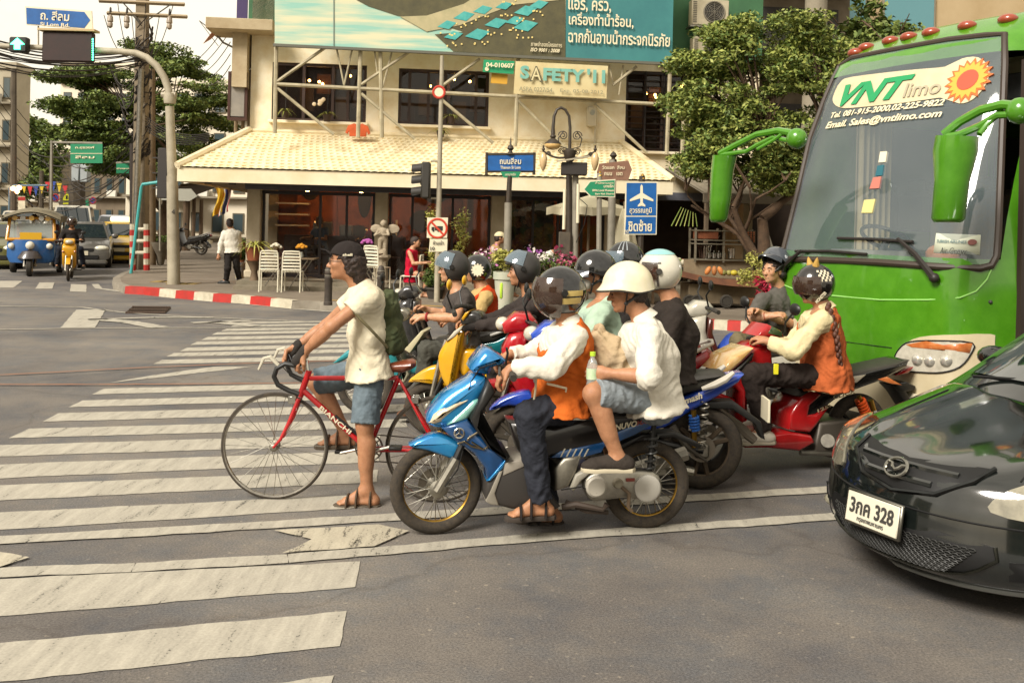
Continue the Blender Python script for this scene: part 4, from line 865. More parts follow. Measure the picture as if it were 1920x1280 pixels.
for k in (-1, 0, 1):
 b = MB(); c = V((h_.x - .06, h_.y, h_.z + k * .235)); b.grid(lambda u, v: c + V((-.2 * v - .0, math.cos(math.pi * (u * 1.3 - .65)) * .11 * 0 + math.sin(math.pi * (u * 1.3 - .65)) * .11, math.cos(math.pi * (u * 1.3 - .65)) * .11 - .03 * v)), 14, 3); b.cyl(c, c + V((-.02, 0, 0)), .1, n=16); b.build('visor', mt('2a2722', .6), t)
b = MB(); b.tube([rel(t, 825, 302), rel(t, 808, 302)], .02, 6); b.tube([rel(t, 822, 372), rel(t, 808, 372)], .02, 6); b.build('bracket', WPOLE, t)
board(t, ((801, 408), (840, 408), (838, 446), (800, 446)), WSIGN); c = rel(t, 820, 428, -.068); b = MB(); rad = .19; b.torus((c.x, c.y, c.z), (0, 1, 0), rad, .022, 28, 6, flat=.3); b.tube([(c.x - .13, c.y, c.z + .13), (c.x + .13, c.y, c.z - .13)], .02, 6, flat=.4); b.build('prohibition_ring', mt('b53a22', .5), t)
b = MB(); b.box((c.x + .03, c.y + .004, c.z), (.16, .006, .09)); b.box((c.x - .09, c.y + .004, c.z - .01), (.06, .006, .07)); [b.cyl((c.x + o_, c.y + .006, c.z - .055), (c.x + o_, c.y, c.z - .055), .02, n=10) for o_ in (-.08, .02, .07)]; b.build('lorry_symbol', mt('28241f', .6), t)
board(t, ((806, 448), (839, 448), (838, 472), (804, 472)), WSIGN); word(t, 'ห้ามเข้า', 822, 455, 8, 20, BLK); word(t, '10', 811, 466, 7, 8, BLK)
c = rel(t, 823, 173, -.06); MB().cyl((c.x, c.y + .015, c.z), (c.x, c.y, c.z), .115, n=24).build('sign_disc', WSIGN, t); MB().torus((c.x, c.y, c.z), (0, 1, 0), .115, .024, 28, 6, flat=.5).build('sign_ring', mt('b0321f', .5), t)
t, y, p = post('street_name_sign', 'blue Thanon Si Lom street name board on a grey post with a finial', 'street sign', 949, 572)
MB().tube([(0, 0, 0), rel(t, 953, 380)], .075, 12).build('post', POST, t); MB().tube([rel(t, 953, 382), rel(t, 956, 330)], [.055, .05], 10).build('neck', BRZ, t)
board(t, ((915, 292), (1000, 291), (1000, 320), (915, 320)), BLUE, -.03, .05); b = MB(); [b.tube([rel(t, x_, 286), rel(t, x_ - 1, 328)], .03, 6) for x_ in (913, 1002)]; b.tube([rel(t, 913, 290), rel(t, 1002, 289)], .03, 6); b.tube([rel(t, 913, 321), rel(t, 1002, 321)], .03, 6); b.build('frame', BRZ, t)
board(t, ((938, 322), (977, 322), (972, 333), (944, 333)), SGREEN, -.03, .05); q = rel(t, 957, 290); MB().lathe([(.09, 0), (.05, .04), (.03, .08), (.07, .12), (.05, .17), (.02, .2), (.012, .3), (0, .36)], (q.x, q.y, q.z), n=12).build('finial', BRZ, t)
word(t, 'ถนนสีลม', 957, 302, 12, 40, WSIGN, -.045, bold=.02); word(t, 'Thanon Si Lom', 957, 314, 5.5, 38, WSIGN, -.045, bold=.02); word(t, 'เขตบางรัก', 957, 327, 5, 20, WSIGN, -.045)
t, y, p = post('ornamental_lamp_post', 'dark ornamental street lamp with a crook, scrolls and hanging glass globes', 'street lamp', 1066, 575)
MB().lathe([(.16, 0), (.16, .15), (.11, .25), (.09, .5), (.075, .7)], n=14).tube([(0, 0, .6), rel(t, 1067, 300)], [.075, .06], 10).build('post', BRZ, t)
q = rel(t, 1068, 296); MB().lathe([(.05, -.1), (.09, -.05), (.13, .1), (.13, .15), (.06, .18)], (q.x, q.y, q.z), n=12).build('capital', BRZ, t)
MB().tube([rel(t, 1068, 290), rel(t, 1069, 240), rel(t, 1067, 218), rel(t, 1060, 206), rel(t, 1052, 202), rel(t, 1044, 206), rel(t, 1039, 218), rel(t, 1037, 240), rel(t, 1037, 252)], [.035, .03, .028, .028, .028, .028, .03, .035, .045], 8).build('crook', BRZ, t)
q = rel(t, 1037, 256); MB().ball((q.x, q.y, q.z), (.06, .06, .05)).lathe([(.05, -.04), (.16, -.13), (.17, -.15), (.02, -.13)], (q.x, q.y, q.z), n=14).build('lamp_cap', BRZ, t); MB().ball((q.x, q.y, q.z - .17), (.17, .17, .1)).build('globe', mt('c8a468', .25, coat=.6), t)
for s_, xe in ((-1, 1019), (1, 1116)):
 b = MB(); e = rel(t, xe, 284); o_ = rel(t, 1068, 294); pts = [o_.lerp(e, f) + V((0, 0, -.07 * math.sin(f * 3.1))) for f in [i / 8 for i in range(9)]]; b.tube(pts, .022, 6); b.tube([e + V((0, 0, -.06)), e + V((0, 0, .12))], .018, 6); b.ball(e + V((0, 0, .04)), .035, 8)
 for k, (cx, cz, r0) in enumerate(((.14 * s_, .42, .1), (.16 * s_, .1, .07), (.42 * s_, .05, .05))):
  b.tube([o_ + V((cx + r0 * (1 - i / 26) * math.cos(i * .55) * s_, 0, cz + r0 * (1 - i / 26) * math.sin(i * .55))) for i in range(22)], .011, 5)
 b.tube([o_ + V((.02 * s_, 0, .15)), o_ + V((.2 * s_, 0, .2)), o_ + V((.24 * s_, 0, .36)), o_ + V((.14 * s_, 0, .5))], .013, 5); b.build('scroll_arm', BRZ, t); MB().lathe([(.02, -.02), (.05, -.05), (.085, -.14), (.07, -.27), (.03, -.37), (0, -.4)], e[:], n=14).build('globe', mt('c2a67c', .25, coat=.6), t)
t, y, p = post('utility_box', 'dark metal box with a sloped lid on a grey steel pole beside the ornamental lamp', 'box', 1078, 580)
MB().tube([(0, 0, 0), rel(t, 1079, 320)], .06, 10).build('pole', POST, t); a, c = rel(t, 1052, 328), rel(t, 1100, 306); MB().box(((a.x + c.x) / 2, 0, (a.z + c.z) / 2), (c.x - a.x, .4, c.z - a.z), 0, .01).build('case', mt('2d2824', .6), t)
b = MB(); b.add([(a.x - .08, -.28, c.z - .01), (c.x + .03, -.28, c.z + .1), (c.x + .03, .25, c.z + .12), (a.x - .08, .25, c.z + .02), (a.x - .08, -.28, c.z + .02), (c.x + .03, -.28, c.z + .13), (c.x + .03, .25, c.z + .15), (a.x - .08, .25, c.z + .05)], [(0, 1, 2, 3), (4, 5, 6, 7), (0, 1, 5, 4), (2, 3, 7, 6), (1, 2, 6, 5), (0, 3, 7, 4)]); b.build('lid', mt('9a917c', .6), t, smooth=0)
b = MB(); [b.tube([rel(t, x0, y0, -.1), rel(t, x1, y1, -.1)], .03, 8) for x0, y0, x1, y1 in ((1059, 355, 1057, 430), (1084, 345, 1083, 418))]; b.build('tube_light', WSIGN, t); a = rel(t, 1057, 505, -.05); MB().box((a.x, a.y, a.z + .35), (.22, .16, .75), 0, .01).build('cabinet', mt('3a342c', .7, n=(8, .3), c2='52483a'), t); MB().tube([rel(t, 1084, 370, -.08), rel(t, 1101, 385, -.1), rel(t, 1096, 420, -.1), rel(t, 1080, 455, -.1)], .008, 4).build('cable', BLK, t)
t, y, p = post('tourist_signpost', 'faded brown double arrow sign on a tall grey post', 'signpost', 1143, 590); MB().tube([(0, 0, 0), rel(t, 1149, 300)], .07, 10).build('post', POST, t); q = rel(t, 1150, 300); MB().lathe([(.06, -.05), (.07, 0), (.03, .03), (.07, .08), (.04, .13), (0, .16)], (q.x, q.y, q.z), n=10).build('finial', BRZ, t)
br = mt('6f4d3c', .6, n=(5, .3), c2='80604c'); board(t, ((1124, 307), (1178, 301), (1185, 318), (1178, 338), (1124, 338), (1119, 323)), br, -.1, .03); word(t, 'วัดแขก  สีลม', 1150, 314, 7, 42, CRM, -.12); word(t, 'ถนน   เขต', 1150, 326, 6, 34, CRM, -.12)
t, y, p = post('direction_sign', 'green arrow direction sign pointing left on a thin grey post', 'direction sign', 1122, 596); MB().tube([(0, 0, 0), rel(t, 1124, 325)], .045, 8).build('post', POST, t); q = rel(t, 1125, 330); MB().lathe([(.05, 0), (.03, .05), (0, .1)], (q.x, q.y, q.z), n=8).build('finial', GOLD, t)
board(t, ((1093, 355), (1106, 339), (1154, 336), (1153, 370), (1107, 369)), WSIGN, -.07, .02, 'border'); board(t, ((1096, 355), (1107, 341), (1152.5, 338), (1151.5, 368), (1108, 367)), SGREEN, -.076, .005)
word(t, 'สำนักงานเขต', 1133, 343, 4, 34, CRM, -.08); word(t, 'บางรัก', 1141, 349, 6, 18, CRM, -.08, bold=.02); word(t, 'BMA Local Museum', 1131, 357, 4, 40, CRM, -.08, bold=.02); word(t, 'Bang Rak District', 1134, 364, 4, 36, CRM, -.08, bold=.02)
t, y, p = post('airport_sign', 'tall blue airport sign with a white aeroplane and Thai words', 'road sign', 1197, 610); MB().tube([(0, 0, 0), rel(t, 1204, 330)], .05, 8).build('post', BRZ, t); q = rel(t, 1205, 335); MB().lathe([(.05, 0), (.03, .05), (0, .09)], (q.x, q.y, q.z), n=8).build('finial', GOLD, t)
board(t, ((1173, 341), (1233, 341), (1231, 440), (1170, 440)), WSIGN, -.07, .02, 'border'); board(t, ((1175, 343), (1231, 343), (1230, 404), (1174, 404)), BLUE, -.076, .005); board(t, ((1174, 406.5), (1230, 406.5), (1229, 438), (1172, 438)), BLUE, -.076, .005)
pl = [(0, 26), (-2.3, 22), (-2.5, 9), (-22, -3), (-22, -7), (-2.5, -1), (-2.3, -9), (-7, -14), (-7, -17), (0, -15)]; pl = pl + [(-a, c) for a, c in pl[-2:0:-1]]; board(t, [(1203 + a, 371 - c * .98) for a, c in pl], WSIGN, -.082, .004, 'aeroplane_symbol')
word(t, 'สุวรรณภูมิ', 1201, 396, 13, 42, WSIGN, -.08, bold=.015); word(t, 'ชิดซ้าย', 1200, 423, 22, 44, WSIGN, -.08, bold=.02); word(t, 'กต', 1175, 434, 6, 7, WSIGN, -.08)
for i, (x_, y_, lb) in enumerate(((615, 572, 'dark ringed bollard at the kerb directly left of the cyclist'), (713, 572, 'dark ringed bollard directly behind the backpack'))):
 t, y, p = post('bollard', lb, 'bollard', x_, y_, .14, 'dark bollards along the kerb')
 if i == 0: bp = t; MB().lathe([(.085, 0), (.085, .06), (.075, .07), (.075, .5), (.082, .51), (.082, .54), (.072, .55), (.072, .6), (.08, .61), (.08, .64), (.07, .65), (.068, .7), (.045, .76), (.0, .78)], n=18).build('body', mt('332d28', .6, n=(8, .3), c2='4a4138'), t); MB().torus((0, 0, .57), (0, 0, 1), .074, .008, 20, 5).torus((0, 0, .67), (0, 0, 1), .071, .008, 20, 5).build('band', POST, t)
 else:
  for ch in bp.children: copy_tree(ch, parent=t)
CHW = mt('c9c2ac', .5); CHS = metal('b5afa2', .3); WOODT = mt('6b5a45', .6, n=(8, .3), c2='52432f')
def cafe_chair(loc, rz, label):
 t = thing('cafe_chair', label, 'chair', loc, rz, 'white slatted cafe chairs'); b = MB()
 [b.box((-.19 + .063 * k, 0, .45), (.05, .4, .02), 0, .006) for k in range(7)]; b.build('seat', CHW, t); b = MB()
 for k in range(6): z = .5 + .07 * k; b.tube([(-.2, .21, z), (0, .25, z + .004), (.2, .21, z)], .02, 6, flat=.4)
 b.build('backrest', CHW, t)
 for sx in (-.2, .2): MB().tube([(sx, .24, 0), (sx, .2, .45), (sx * .95, .22, .8), (sx * .85, .225, .9)], .016, 6).build('leg', CHW, t); MB().tube([(sx, -.2, 0), (sx, -.19, .45)], .016, 6).build('leg', CHW, t)
 MB().tube([(-.17, .225, .9), (0, .26, .91), (.17, .225, .9)], .018, 6).build('top_rail', CHW, t); return t
def cafe_table(loc, rz, label, w_=.6):
 t = thing('cafe_table', label, 'table', loc, rz, 'folding tables outside the restaurant'); MB().box((0, 0, .72), (w_, .6, .03), 0, .008).build('tabletop', WOODT, t)
 for y in (-.26, .26):
  for s_ in (-1, 1): MB().tube([(-.24 * s_, y + .012 * s_, 0.01), (.2 * s_, y + .012 * s_, .7)], .013, 6).build('leg', CHS, t)
 return t
def bunch(loc, label, mcol, group='flowers on the cafe tables'):
 t = thing('flower_vase', label, 'flowers', loc, 0, group); MB().lathe([(.04, 0), (.055, .05), (.035, .12), (.04, .14)], n=12).build('vase', mt('8a8a80', .2, coat=.5), t); b = MB(); rr = random.Random(int(loc[0] * 100))
 for k in range(14): a = k * 2.4; r_ = .11 * math.sqrt(k / 14); b.ball((r_ * math.cos(a), r_ * math.sin(a), .24 + .06 * (1 - k / 14) + rr.uniform(-.02, .02)), (.045, .045, .035), 7)
 b.build('bloom', mt(mcol, .7, n=(30, .4), c2=tuple(x * .6 for x in lin(mcol))), t)
def gz(px, py, z=.15): return G(px, py, z)
c1 = gz(505, 546); c2_ = gz(548, 547)
ta = cafe_table(c1 + V((-.02, .62, 0)), .05, 'folding table behind the leftmost white chair, white flowers on it'); tb2 = cafe_table(c2_ + V((.05, .62, 0)), .0, 'folding table with the orange flowers behind the second white chair', .72)
cafe_chair(c1, RZ + 3.14159 + .05, 'white slatted chair nearest the corner pillar, its back to the road')
cafe_chair(c2_, RZ + 3.14159 - .02, 'white slatted chair directly right of the corner chair, its back to the road')
for ch_ in (c1, c2_): pass
bunch(ta.location + V((0, 0, .735)), 'white flowers in a vase on the table nearest the corner pillar', 'd8d0b8'); bunch(tb2.location + V((0, 0, .735)), 'orange flowers in a vase on the table behind the second white chair', 'c98a1e')
q = gz(745, 540, .33); q = D(745, 512, q.y); td = cafe_table(V((q.x, G(745, 536, .15).y + .3, .33)), .1, 'folding table with yellow flowers beside the man in grey'); bunch(td.location + V((.02, 0, .735)), 'yellow flowers in a vase in front of the man in grey', 'd0951c')
c3 = gz(770, 556); cafe_chair(c3, RZ - 1.75, 'white slatted chair under the woman in red'); c4 = gz(706, 540, .33); cafe_chair(c4, RZ + 2.5, 'white slatted chair at the foot of the cherub statue, half behind the cyclist')
q = gz(684, 540, .33); te = cafe_table(q + V((0, .3, 0)), 0, 'folding table with pink flowers half hidden behind the cyclist'); bunch(te.location + V((-.02, -.05, .735)), 'pink flowers in a vase behind the neck of the cyclist', 'a8559a')
STN = mt('a39680', .85, n=(6, .3), c2='857862', b=(40, .3)); q = gz(716, 533, .33); t = thing('cherub_statue', 'weathered stone cherub with small wings standing on a pedestal against the second pillar', 'statue', q)
MB().lathe([(.2, 0), (.2, .06), (.14, .1), (.12, .5), (.15, .58), (.19, .62), (.19, .67)], n=8).build('pedestal', STN, t)
s = SDF(.012, .03); z = lambda x, y, h_: q + V((x, y, .67 + h_))
s.ell(z(.01, -.02, .72), (.075, .075, .085)).cap(z(0, 0, .38), z(0, 0, .56), .085, .08, flat=((1, 0, 0), 1.15)).cap(z(-.06, 0, .34), z(-.07, -.03, .04), .06, .035).cap(z(.06, 0, .34), z(.05, .02, .04), .06, .035).cap(z(-.1, 0, .57), z(-.17, -.06, .45), .035, .028).cap(z(-.17, -.06, .45), z(-.06, -.13, .5), .028, .022).cap(z(.1, 0, .57), z(.14, -.1, .47), .035, .028).cap(z(.14, -.1, .47), z(.02, -.14, .46), .028, .022)
s.ell(z(-.17, .06, .6), (.13, .025, .1)).ell(z(.22, .06, .6), (.15, .025, .11)).cap(z(0, 0, .0), z(0, 0, .04), .11, .1); s.fold = (.004, .05); s.build('figure', STN, t)
def potplant(label, px, py, z, kind, col_, h=.35, r=.16, pot=TERRA, seed=1, cat='potted plant', dy=0, leaf=.035, per=160, spread=.28):
 q = G(px, py, z) + V((0, dy, 0)); t = thing('potted_plant', label, cat, q, 0, None)
 MB().lathe([(r * .7, 0), (r * .95, h * .8), (r * 1.08, h * .82), (r * 1.08, h), (r * .9, h), (r * .88, h * .9), (0, h * .9)], n=18).build('pot', pot, t)
 if kind == 'blade': blades('foliage', q + V((0, 0, h * .95)), 34, spread * 2.6, .022, col_, t, seed)
 else:
  rr = random.Random(seed); leaves('foliage', [(q + V((rr.uniform(-1, 1) * spread * .6, rr.uniform(-1, 1) * spread * .6, h + spread * rr.uniform(.3, 1.1))), (spread * .55, spread * .55, spread * .45)) for _ in range(9)], per, leaf, col_, t, seed=seed)
 return t
YG = [leafm('9a9a48', '7a7c38'), leafm('b0a85c', '8c8a44')]; DG = [leafm('4a5c28', '35451e'), leafm('5f7032', '48582a')]
q = gz(476, 540); t = thing('potted_plant', 'spider plant in a brown pot on an urn pedestal at the corner pillar', 'potted plant', q); MB().lathe([(.17, 0), (.17, .12), (.1, .2), (.07, .38), (.13, .52), (.18, .62), (.2, .64), (0, .63)], n=16).build('pedestal', mt('6d5a44', .8, n=(6, .3), c2='4d3d2c'), t); MB().lathe([(.16, .64), (.22, .92), (.24, .94), (.2, .93), (0, .9)], n=16).build('pot', TERRA, t); blades('foliage', q + V((0, 0, .94)), 46, .8, .022, YG, t, 5)
potplant('green plant in a blue mosaic pot behind the walking man', 449, 524, .15, 'bush', DG, .45, .16, mt('2a4a8a', .3, n=(18, .1), c2='b0a060', coat=.5), 6, spread=.3)
potplant('dark spiky palm in a pot against the side wall beyond the walking man', 450, 505, .15, 'blade', DG, .9, .16, TERRA, 7, spread=.3)
potplant('round clipped bush in a dark trough between the woman in red and the grey helmet', 816, 560, .15, 'bush', DG, .25, .22, mt('3a352d', .8), 8, leaf=.03, per=220, spread=.27)
q = G(822, 575, .15) + V((0, 2.0, 0))
t = thing('topiary_plant', 'pale variegated climbing plant standing behind the no lorry sign', 'plant', q); rr = random.Random(9)
leaves('foliage', [(q + V((s_ * rr.uniform(.22, .38), rr.uniform(-.1, .1), zz)), (.16, .16, .22)) for zz in (1.0, 1.3, 1.6, 1.75, .75, .5, 1.45) for s_ in (-1, 1)], 110, .035, YG, t, seed=9); MB().tube([(0, 0, 0), (0, 0, 1.6)], .03, 6).lathe([(.16, 0), (.2, .3), (0, .28)], n=12).build('stem', BARK, t)
potplant('yellow green bush in a tall white pot beside the dark jacket rider', 945, 586, .15, 'bush', YG, .75, .2, mt('b8b09a', .7, n=(3, .3), c2='8f9a8a'), 10, leaf=.04, per=150, spread=.28)
def flowerbed(label, px, py, cols, seed, dy=0, w_=.45):
 q = G(px, py, .15) + V((0, dy, 0)); t = thing('flower_pot', label, 'flowers', q); MB().lathe([(.15, 0), (.24, .5), (.26, .52), (0, .5)], n=14).build('pot', TERRA, t); rr = random.Random(seed)
 leaves('foliage', [(q + V((rr.uniform(-w_, w_), rr.uniform(-.2, .2), .65 + rr.uniform(0, .3))), (.2, .2, .16)) for _ in range(10)], 90, .035, DG, t, seed=seed); leaves('bloom', [(q + V((rr.uniform(-w_, w_), rr.uniform(-.25, .1), .8 + rr.uniform(0, .35))), (.14, .14, .1)) for _ in range(12)], 15, .036, [mt(c, .7) for c in cols], t, seed=seed + 1, asp=1.2)
flowerbed('white and purple petunias in a pot in front of the bending man', 1030, 580, ('cfc4b8', '8a4a8c', 'c8bcc0'), 11, .8); flowerbed('magenta flowers in a pot beside the black capped rider', 1075, 584, ('8a2a48', '9a4a60'), 12, .3, .3); flowerbed('small pot of pink flowers beside the bright green bush', 905, 578, ('b06a9a', 'd0c0b8'), 13, .9, .25)
potplant('grassy potted plant at the foot of the third pillar', 932, 560, .15, 'blade', DG, .4, .15, TERRA, 14, dy=1.2, spread=.3)
def parasol(label, px_edge, yc, ytop, depth, m):
 l, r_ = D(px_edge[0], yc, depth), D(px_edge[1], yc, depth); c = (l + r_) / 2; R_ = (r_ - l).length / 2; top = D(px_edge[2], ytop, depth); t = thing('parasol', label, 'parasol', (top.x, depth, .15))
 a = top.z - .15; e = c.z - .15; b = MB(); N = 8; P = [(0, 0, a)]
 for k in range(N * 2): an = k * math.pi / N; q_ = R_ * (1 if k % 2 == 0 else .93); P.append((q_ * math.cos(an), q_ * math.sin(an), e + (.03 if k % 2 else 0)))
 n0 = len(P); P += [(x, y, z_ - .16) for x, y, z_ in P[1:]]; b.add(P, [(0, 1 + k, 1 + (k + 1) % (2 * N)) for k in range(2 * N)] + [(1 + k, n0 + k, n0 + (k + 1) % (2 * N), 1 + (k + 1) % (2 * N)) for k in range(2 * N)]); b.build('canopy', m, t, smooth=0)
 MB().tube([(0, 0, 0), (0, 0, a + .08)], .03, 8).build('pole', WOODT, t); b = MB(); [b.tube([(0, 0, a - .05), (R_ * math.cos(k * math.pi / 4), R_ * math.sin(k * math.pi / 4), e - .01)], .012, 4) for k in range(8)]; b.build('rib', WOODT, t)
PARA = mt('c4bca2', .8, n=(2, .3), c2='b0a688'); parasol('open cream parasol over the pavement behind the green arrow sign', (1022, 1182, 1105), 391, 366, 20.5, PARA)
q = G(1190, 590, .15) + V((0, 2.0, 0)); t = thing('parasol', 'closed cream parasol standing behind the airport sign', 'parasol', q); b = MB(); nz_ = 10; b.loft([[((.26 * (1 - k / nz_) ** .7 + .05) * (1 + .22 * math.cos(5 * a)) * math.cos(a), (.26 * (1 - k / nz_) ** .7 + .05) * (1 + .22 * math.cos(5 * a)) * math.sin(a), .75 + 1.25 * k / nz_) for a in [2 * math.pi * j / 30 for j in range(30)]] for k in range(nz_ + 1)]); b.build('canopy', PARA, t); MB().tube([(0, 0, 0), (0, 0, 2.15)], .03, 8).build('pole', WOODT, t)
SH0 = A0 + FX * (XR - .6); st = thing('market_shop', 'dim open shop under a grey lean to awning right of the restaurant', 'shop', fw(9.2, -1.6, 0), RZ)
aw = mt('7d7464', .8, n=(2, .3), c2='5c5446')
b = MB(); b.grid(lambda u, v: V((1.1 + 6.8 * u, -1.9 + 3.6 * v, 2.55 + .75 * v + .02 * math.sin(u * 170))), 160, 3); b.grid(lambda u, v: V((1.1 + 6.8 * u, -1.9 + 3.6 * v, 2.51 + .75 * v + .02 * math.sin(u * 170))), 160, 3); b.build('awning', aw, st, smooth=60)
MB().box((4.5, -1.92, 2.45), (6.9, .05, .22), 0, .01).build('valance', mt('6f6554', .8, n=(3, .3), c2='4f4638'), st)
b = MB(); b.box((4.4, 3.6, 1.5), (7.2, .15, 3)); b.box((8, 1, 1.5), (.15, 5, 3)); b.build('wall', mt('40342a', .9, n=(2, .3), c2='2d241d'), st, smooth=0)
for x_ in (1.2, 3.6, 6.2, 7.8): MB().box((x_, -1.7, 1.35), (.09, .09, 2.3), 0, .01).build('post', mt('5d4e3c', .8), st)
t = thing('shop_sign', 'dark board lettered OLD hanging in the shop behind the airport sign', 'sign', fw(9.7, 0.2, 2.0), RZ); MB().box((0, 0, .2), (1.0, .05, .4), 0, .01).build('panel', mt('26303a', .6), t); letters('OLD', (V((.1, -.03, .2)), V((1, 0, 0)), V((0, 0, 1))), .18, WSIGN, t, fit=.5, align=.5)
W_ = mt('6a553c', .8, n=(5, .25), c2='4a3a28', b=(20, .3)); MTL = mt('77705f', .5, n=(6, .3), c2='574f40')
sx0 = G(1245, 575, .15); stl = thing('market_stall', 'wheeled wooden market cart with a sagging plank counter and shelves of crockery', 'market stall', G(1330, 585, .15) + V((0, 1.2, 0)), .08)
def sr(px, py, dy=0): p = D(px, py, stl.location.y + dy); return stl.matrix_basis.inverted() @ p
a, c = sr(1256, 585), sr(1460, 585)
b = MB(); q0, q1 = sr(1255, 502, -.35), sr(1425, 527, -.35); n_ = 8
b.loft([[(q0.lerp(q1, i / n_) + V((0, y_, z_ - .07 * math.sin(math.pi * i / n_)))) for y_, z_ in ((-.15, 0), (.5, 0), (.5, -.12), (-.15, -.12))] for i in range(n_ + 1)]); b.build('counter', mt('7a4f33', .8, n=(4, .3), c2='56382a'), stl, smooth=30)
a, c = sr(1286, 487), sr(1420, 520); b = MB(); b.box(((a.x + c.x) / 2, .18, (a.z + c.z) / 2 - .04), (c.x - a.x, .06, a.z - c.z + .1)); b.build('back_board', mt('8a7a60', .8, n=(3, .3), c2='6d5f4a'), stl, smooth=0)
a, c = sr(1290, 530), sr(1420, 570); b = MB(); b.box(((a.x + c.x) / 2, .1, (a.z + c.z) / 2), (c.x - a.x + .1, .7, a.z - c.z), 0, .01); b.build('box_body', mt('75674f', .8, n=(3, .3), c2='574a38'), stl)
for x_ in (1292, 1307, 1362): p_ = sr(x_, 565, -.4); MB().torus(p_, (0, 1, 0), .11, .03, 20, 8).cyl(p_ - V((0, .03, 0)), p_ + V((0, .03, 0)), .085, n=16).build('wheel', RUB, stl)
b = MB(); zs_ = [sr(1310, y_).z for y_ in (432, 450, 457, 487)]; x0_, x1_ = sr(1306, 450).x, sr(1415, 450).x
for z_ in zs_: b.box(((x0_ + x1_) / 2, .3, z_), (x1_ - x0_, .5, .025))
for x_ in (x0_, (x0_ + x1_) / 2, x1_): b.box((x_, .08, (zs_[0] + zs_[-1]) / 2), (.04, .04, zs_[0] - zs_[-1] + .1)); b.box((x_, .54, (zs_[0] + zs_[-1]) / 2 - .3), (.04, .04, zs_[0] - zs_[-1] + .7))
b.build('shelf', MTL, stl, smooth=0)
sm = stl.matrix_basis
def goods(name, label, cat, px, py, fn, dy=.25, group='goods on the market stall'):
 p_ = D(px, py, stl.location.y + dy); b = MB(); mats = fn(b); b.v = [(x + p_.x, y + p_.y, z_ + p_.z) for x, y, z_ in b.v]; return b.build(name, mats, None, True, label=label, cat=cat, group=group)
def jar(c_): return lambda b: (b.lathe([(.05, 0), (.065, .03), (.065, .13), (.045, .16), (.05, .18), (0, .18)], n=12), [mt(c_, .3, coat=.4)])[1]
goods('steel_cup', 'tilted bright steel cup on the lower shelf of the stall', 'cup', 1371, 484, lambda b: (b.lathe([(.07, 0), (.08, .2), (.085, .21), (.06, .2)], n=14), [CHR])[1])
for k, (x_, lb) in enumerate(((1316, 'bundle of dark ladles at the left end of the lower shelf'), (1326, 'bundle of steel ladles next to the dark ladles on the lower shelf'))):
 goods('ladle', lb, 'ladles', x_, 484, lambda b: ([b.tube([(i * .03 - .04, 0, 0), (i * .05 - .07, .02, .26)], .008, 5) for i in range(4)], [b.ball((i * .05 - .07, .02, .26), .03, 8) for i in range(4)], [CHR if k else mt('4a2d1c', .5)])[2])
goods('bottle_rack', 'row of small steel pots on the lower shelf of the stall', 'pots', 1343, 484, lambda b: ([b.lathe([(.04, 0), (.05, .05), (.05, .11), (.02, .13), (.02, .16), (0, .16)], (i * .1 - .15, 0, 0), n=10) for i in range(4)], [CHR])[1])
goods('egg_tray', 'stack of egg trays at the right end of the top shelf', 'egg trays', 1400, 456, lambda b: ([b.box((0, 0, .02 + .045 * i), (.32, .25, .035), 0, .01) for i in range(6)] and [b.ball((-.12 + .06 * j, -.12, .045 + .045 * i), .022, 6, 1) for i in range(5) for j in range(5)] and [mt('5a4a3a', .9), mt('9a5a38', .6)]))
goods('plastic_crate', 'orange brown crate at the left end of the top shelf', 'crate', 1323, 448, lambda b: (b.box((0, 0, .09), (.48, .3, .18), 0, .01), [mt('7d4424', .7, n=(14, .3), c2='5c3018')])[1])
goods('bowl', 'white bowl in the middle of the top shelf', 'bowl', 1343, 449, lambda b: (b.lathe([(.03, 0), (.08, .08), (.085, .085), (.03, .02)], n=14), [mt('b8b09c', .4)])[1])
goods('squash', 'orange squashes lying on the plank counter of the stall', 'vegetables', 1340, 513, lambda b: ([b.ball((i * .13 - .14, 0, .06), (.055, .06, .1), 10, i % 2, Quaternion((0, 1, 0), .5 - .5 * i)) for i in range(3)], [mt('b8753c', .6), mt('a0683a', .6)])[1], -.2)
goods('gourd', 'green gourds lying on the counter beside the squashes', 'vegetables', 1357, 516, lambda b: ([b.ball((i * .11, .02 * (i % 2), .05), (.06, .06, .06), 10, i % 2) for i in range(4)], [mt('6d6a34', .6), mt('8a8448', .6)])[1], -.2)
goods('lemon', 'yellow melon on the right of the counter vegetables', 'fruit', 1376, 517, lambda b: (b.ball((0, 0, .06), (.08, .07, .06), 10), [mt('b0a030', .5)])[1], -.2)
goods('clay_pot', 'square terracotta pot at the right end of the plank counter', 'pot', 1422, 524, lambda b: (b.box((0, 0, .09), (.22, .2, .18), 0, .015), [TERRA])[1], -.2)
goods('white_bag', 'white plastic bag hanging at the right end of the shelves', 'bag', 1436, 462, lambda b: (b.lathe([(.05, -.2), (.14, -.15), (.15, 0), (.08, .2), (.03, .34)], n=10), [mt('b8b2a0', .6, n=(9, .3), c2='8a8474')])[1], 0)
goods('leek_bundle', 'bundle of long green leeks hanging under the awning', 'vegetables', 1290, 420, lambda b: ([b.tube([(i * .05 - .15, 0, .35 - .02 * i), (i * .09 - .35, -.02, -.05)], [.008, .013], 5, i % 2) for i in range(7)], [leafm('7a8a40', '5c6c30'), leafm('a0a458', '80843c')])[1], .2)
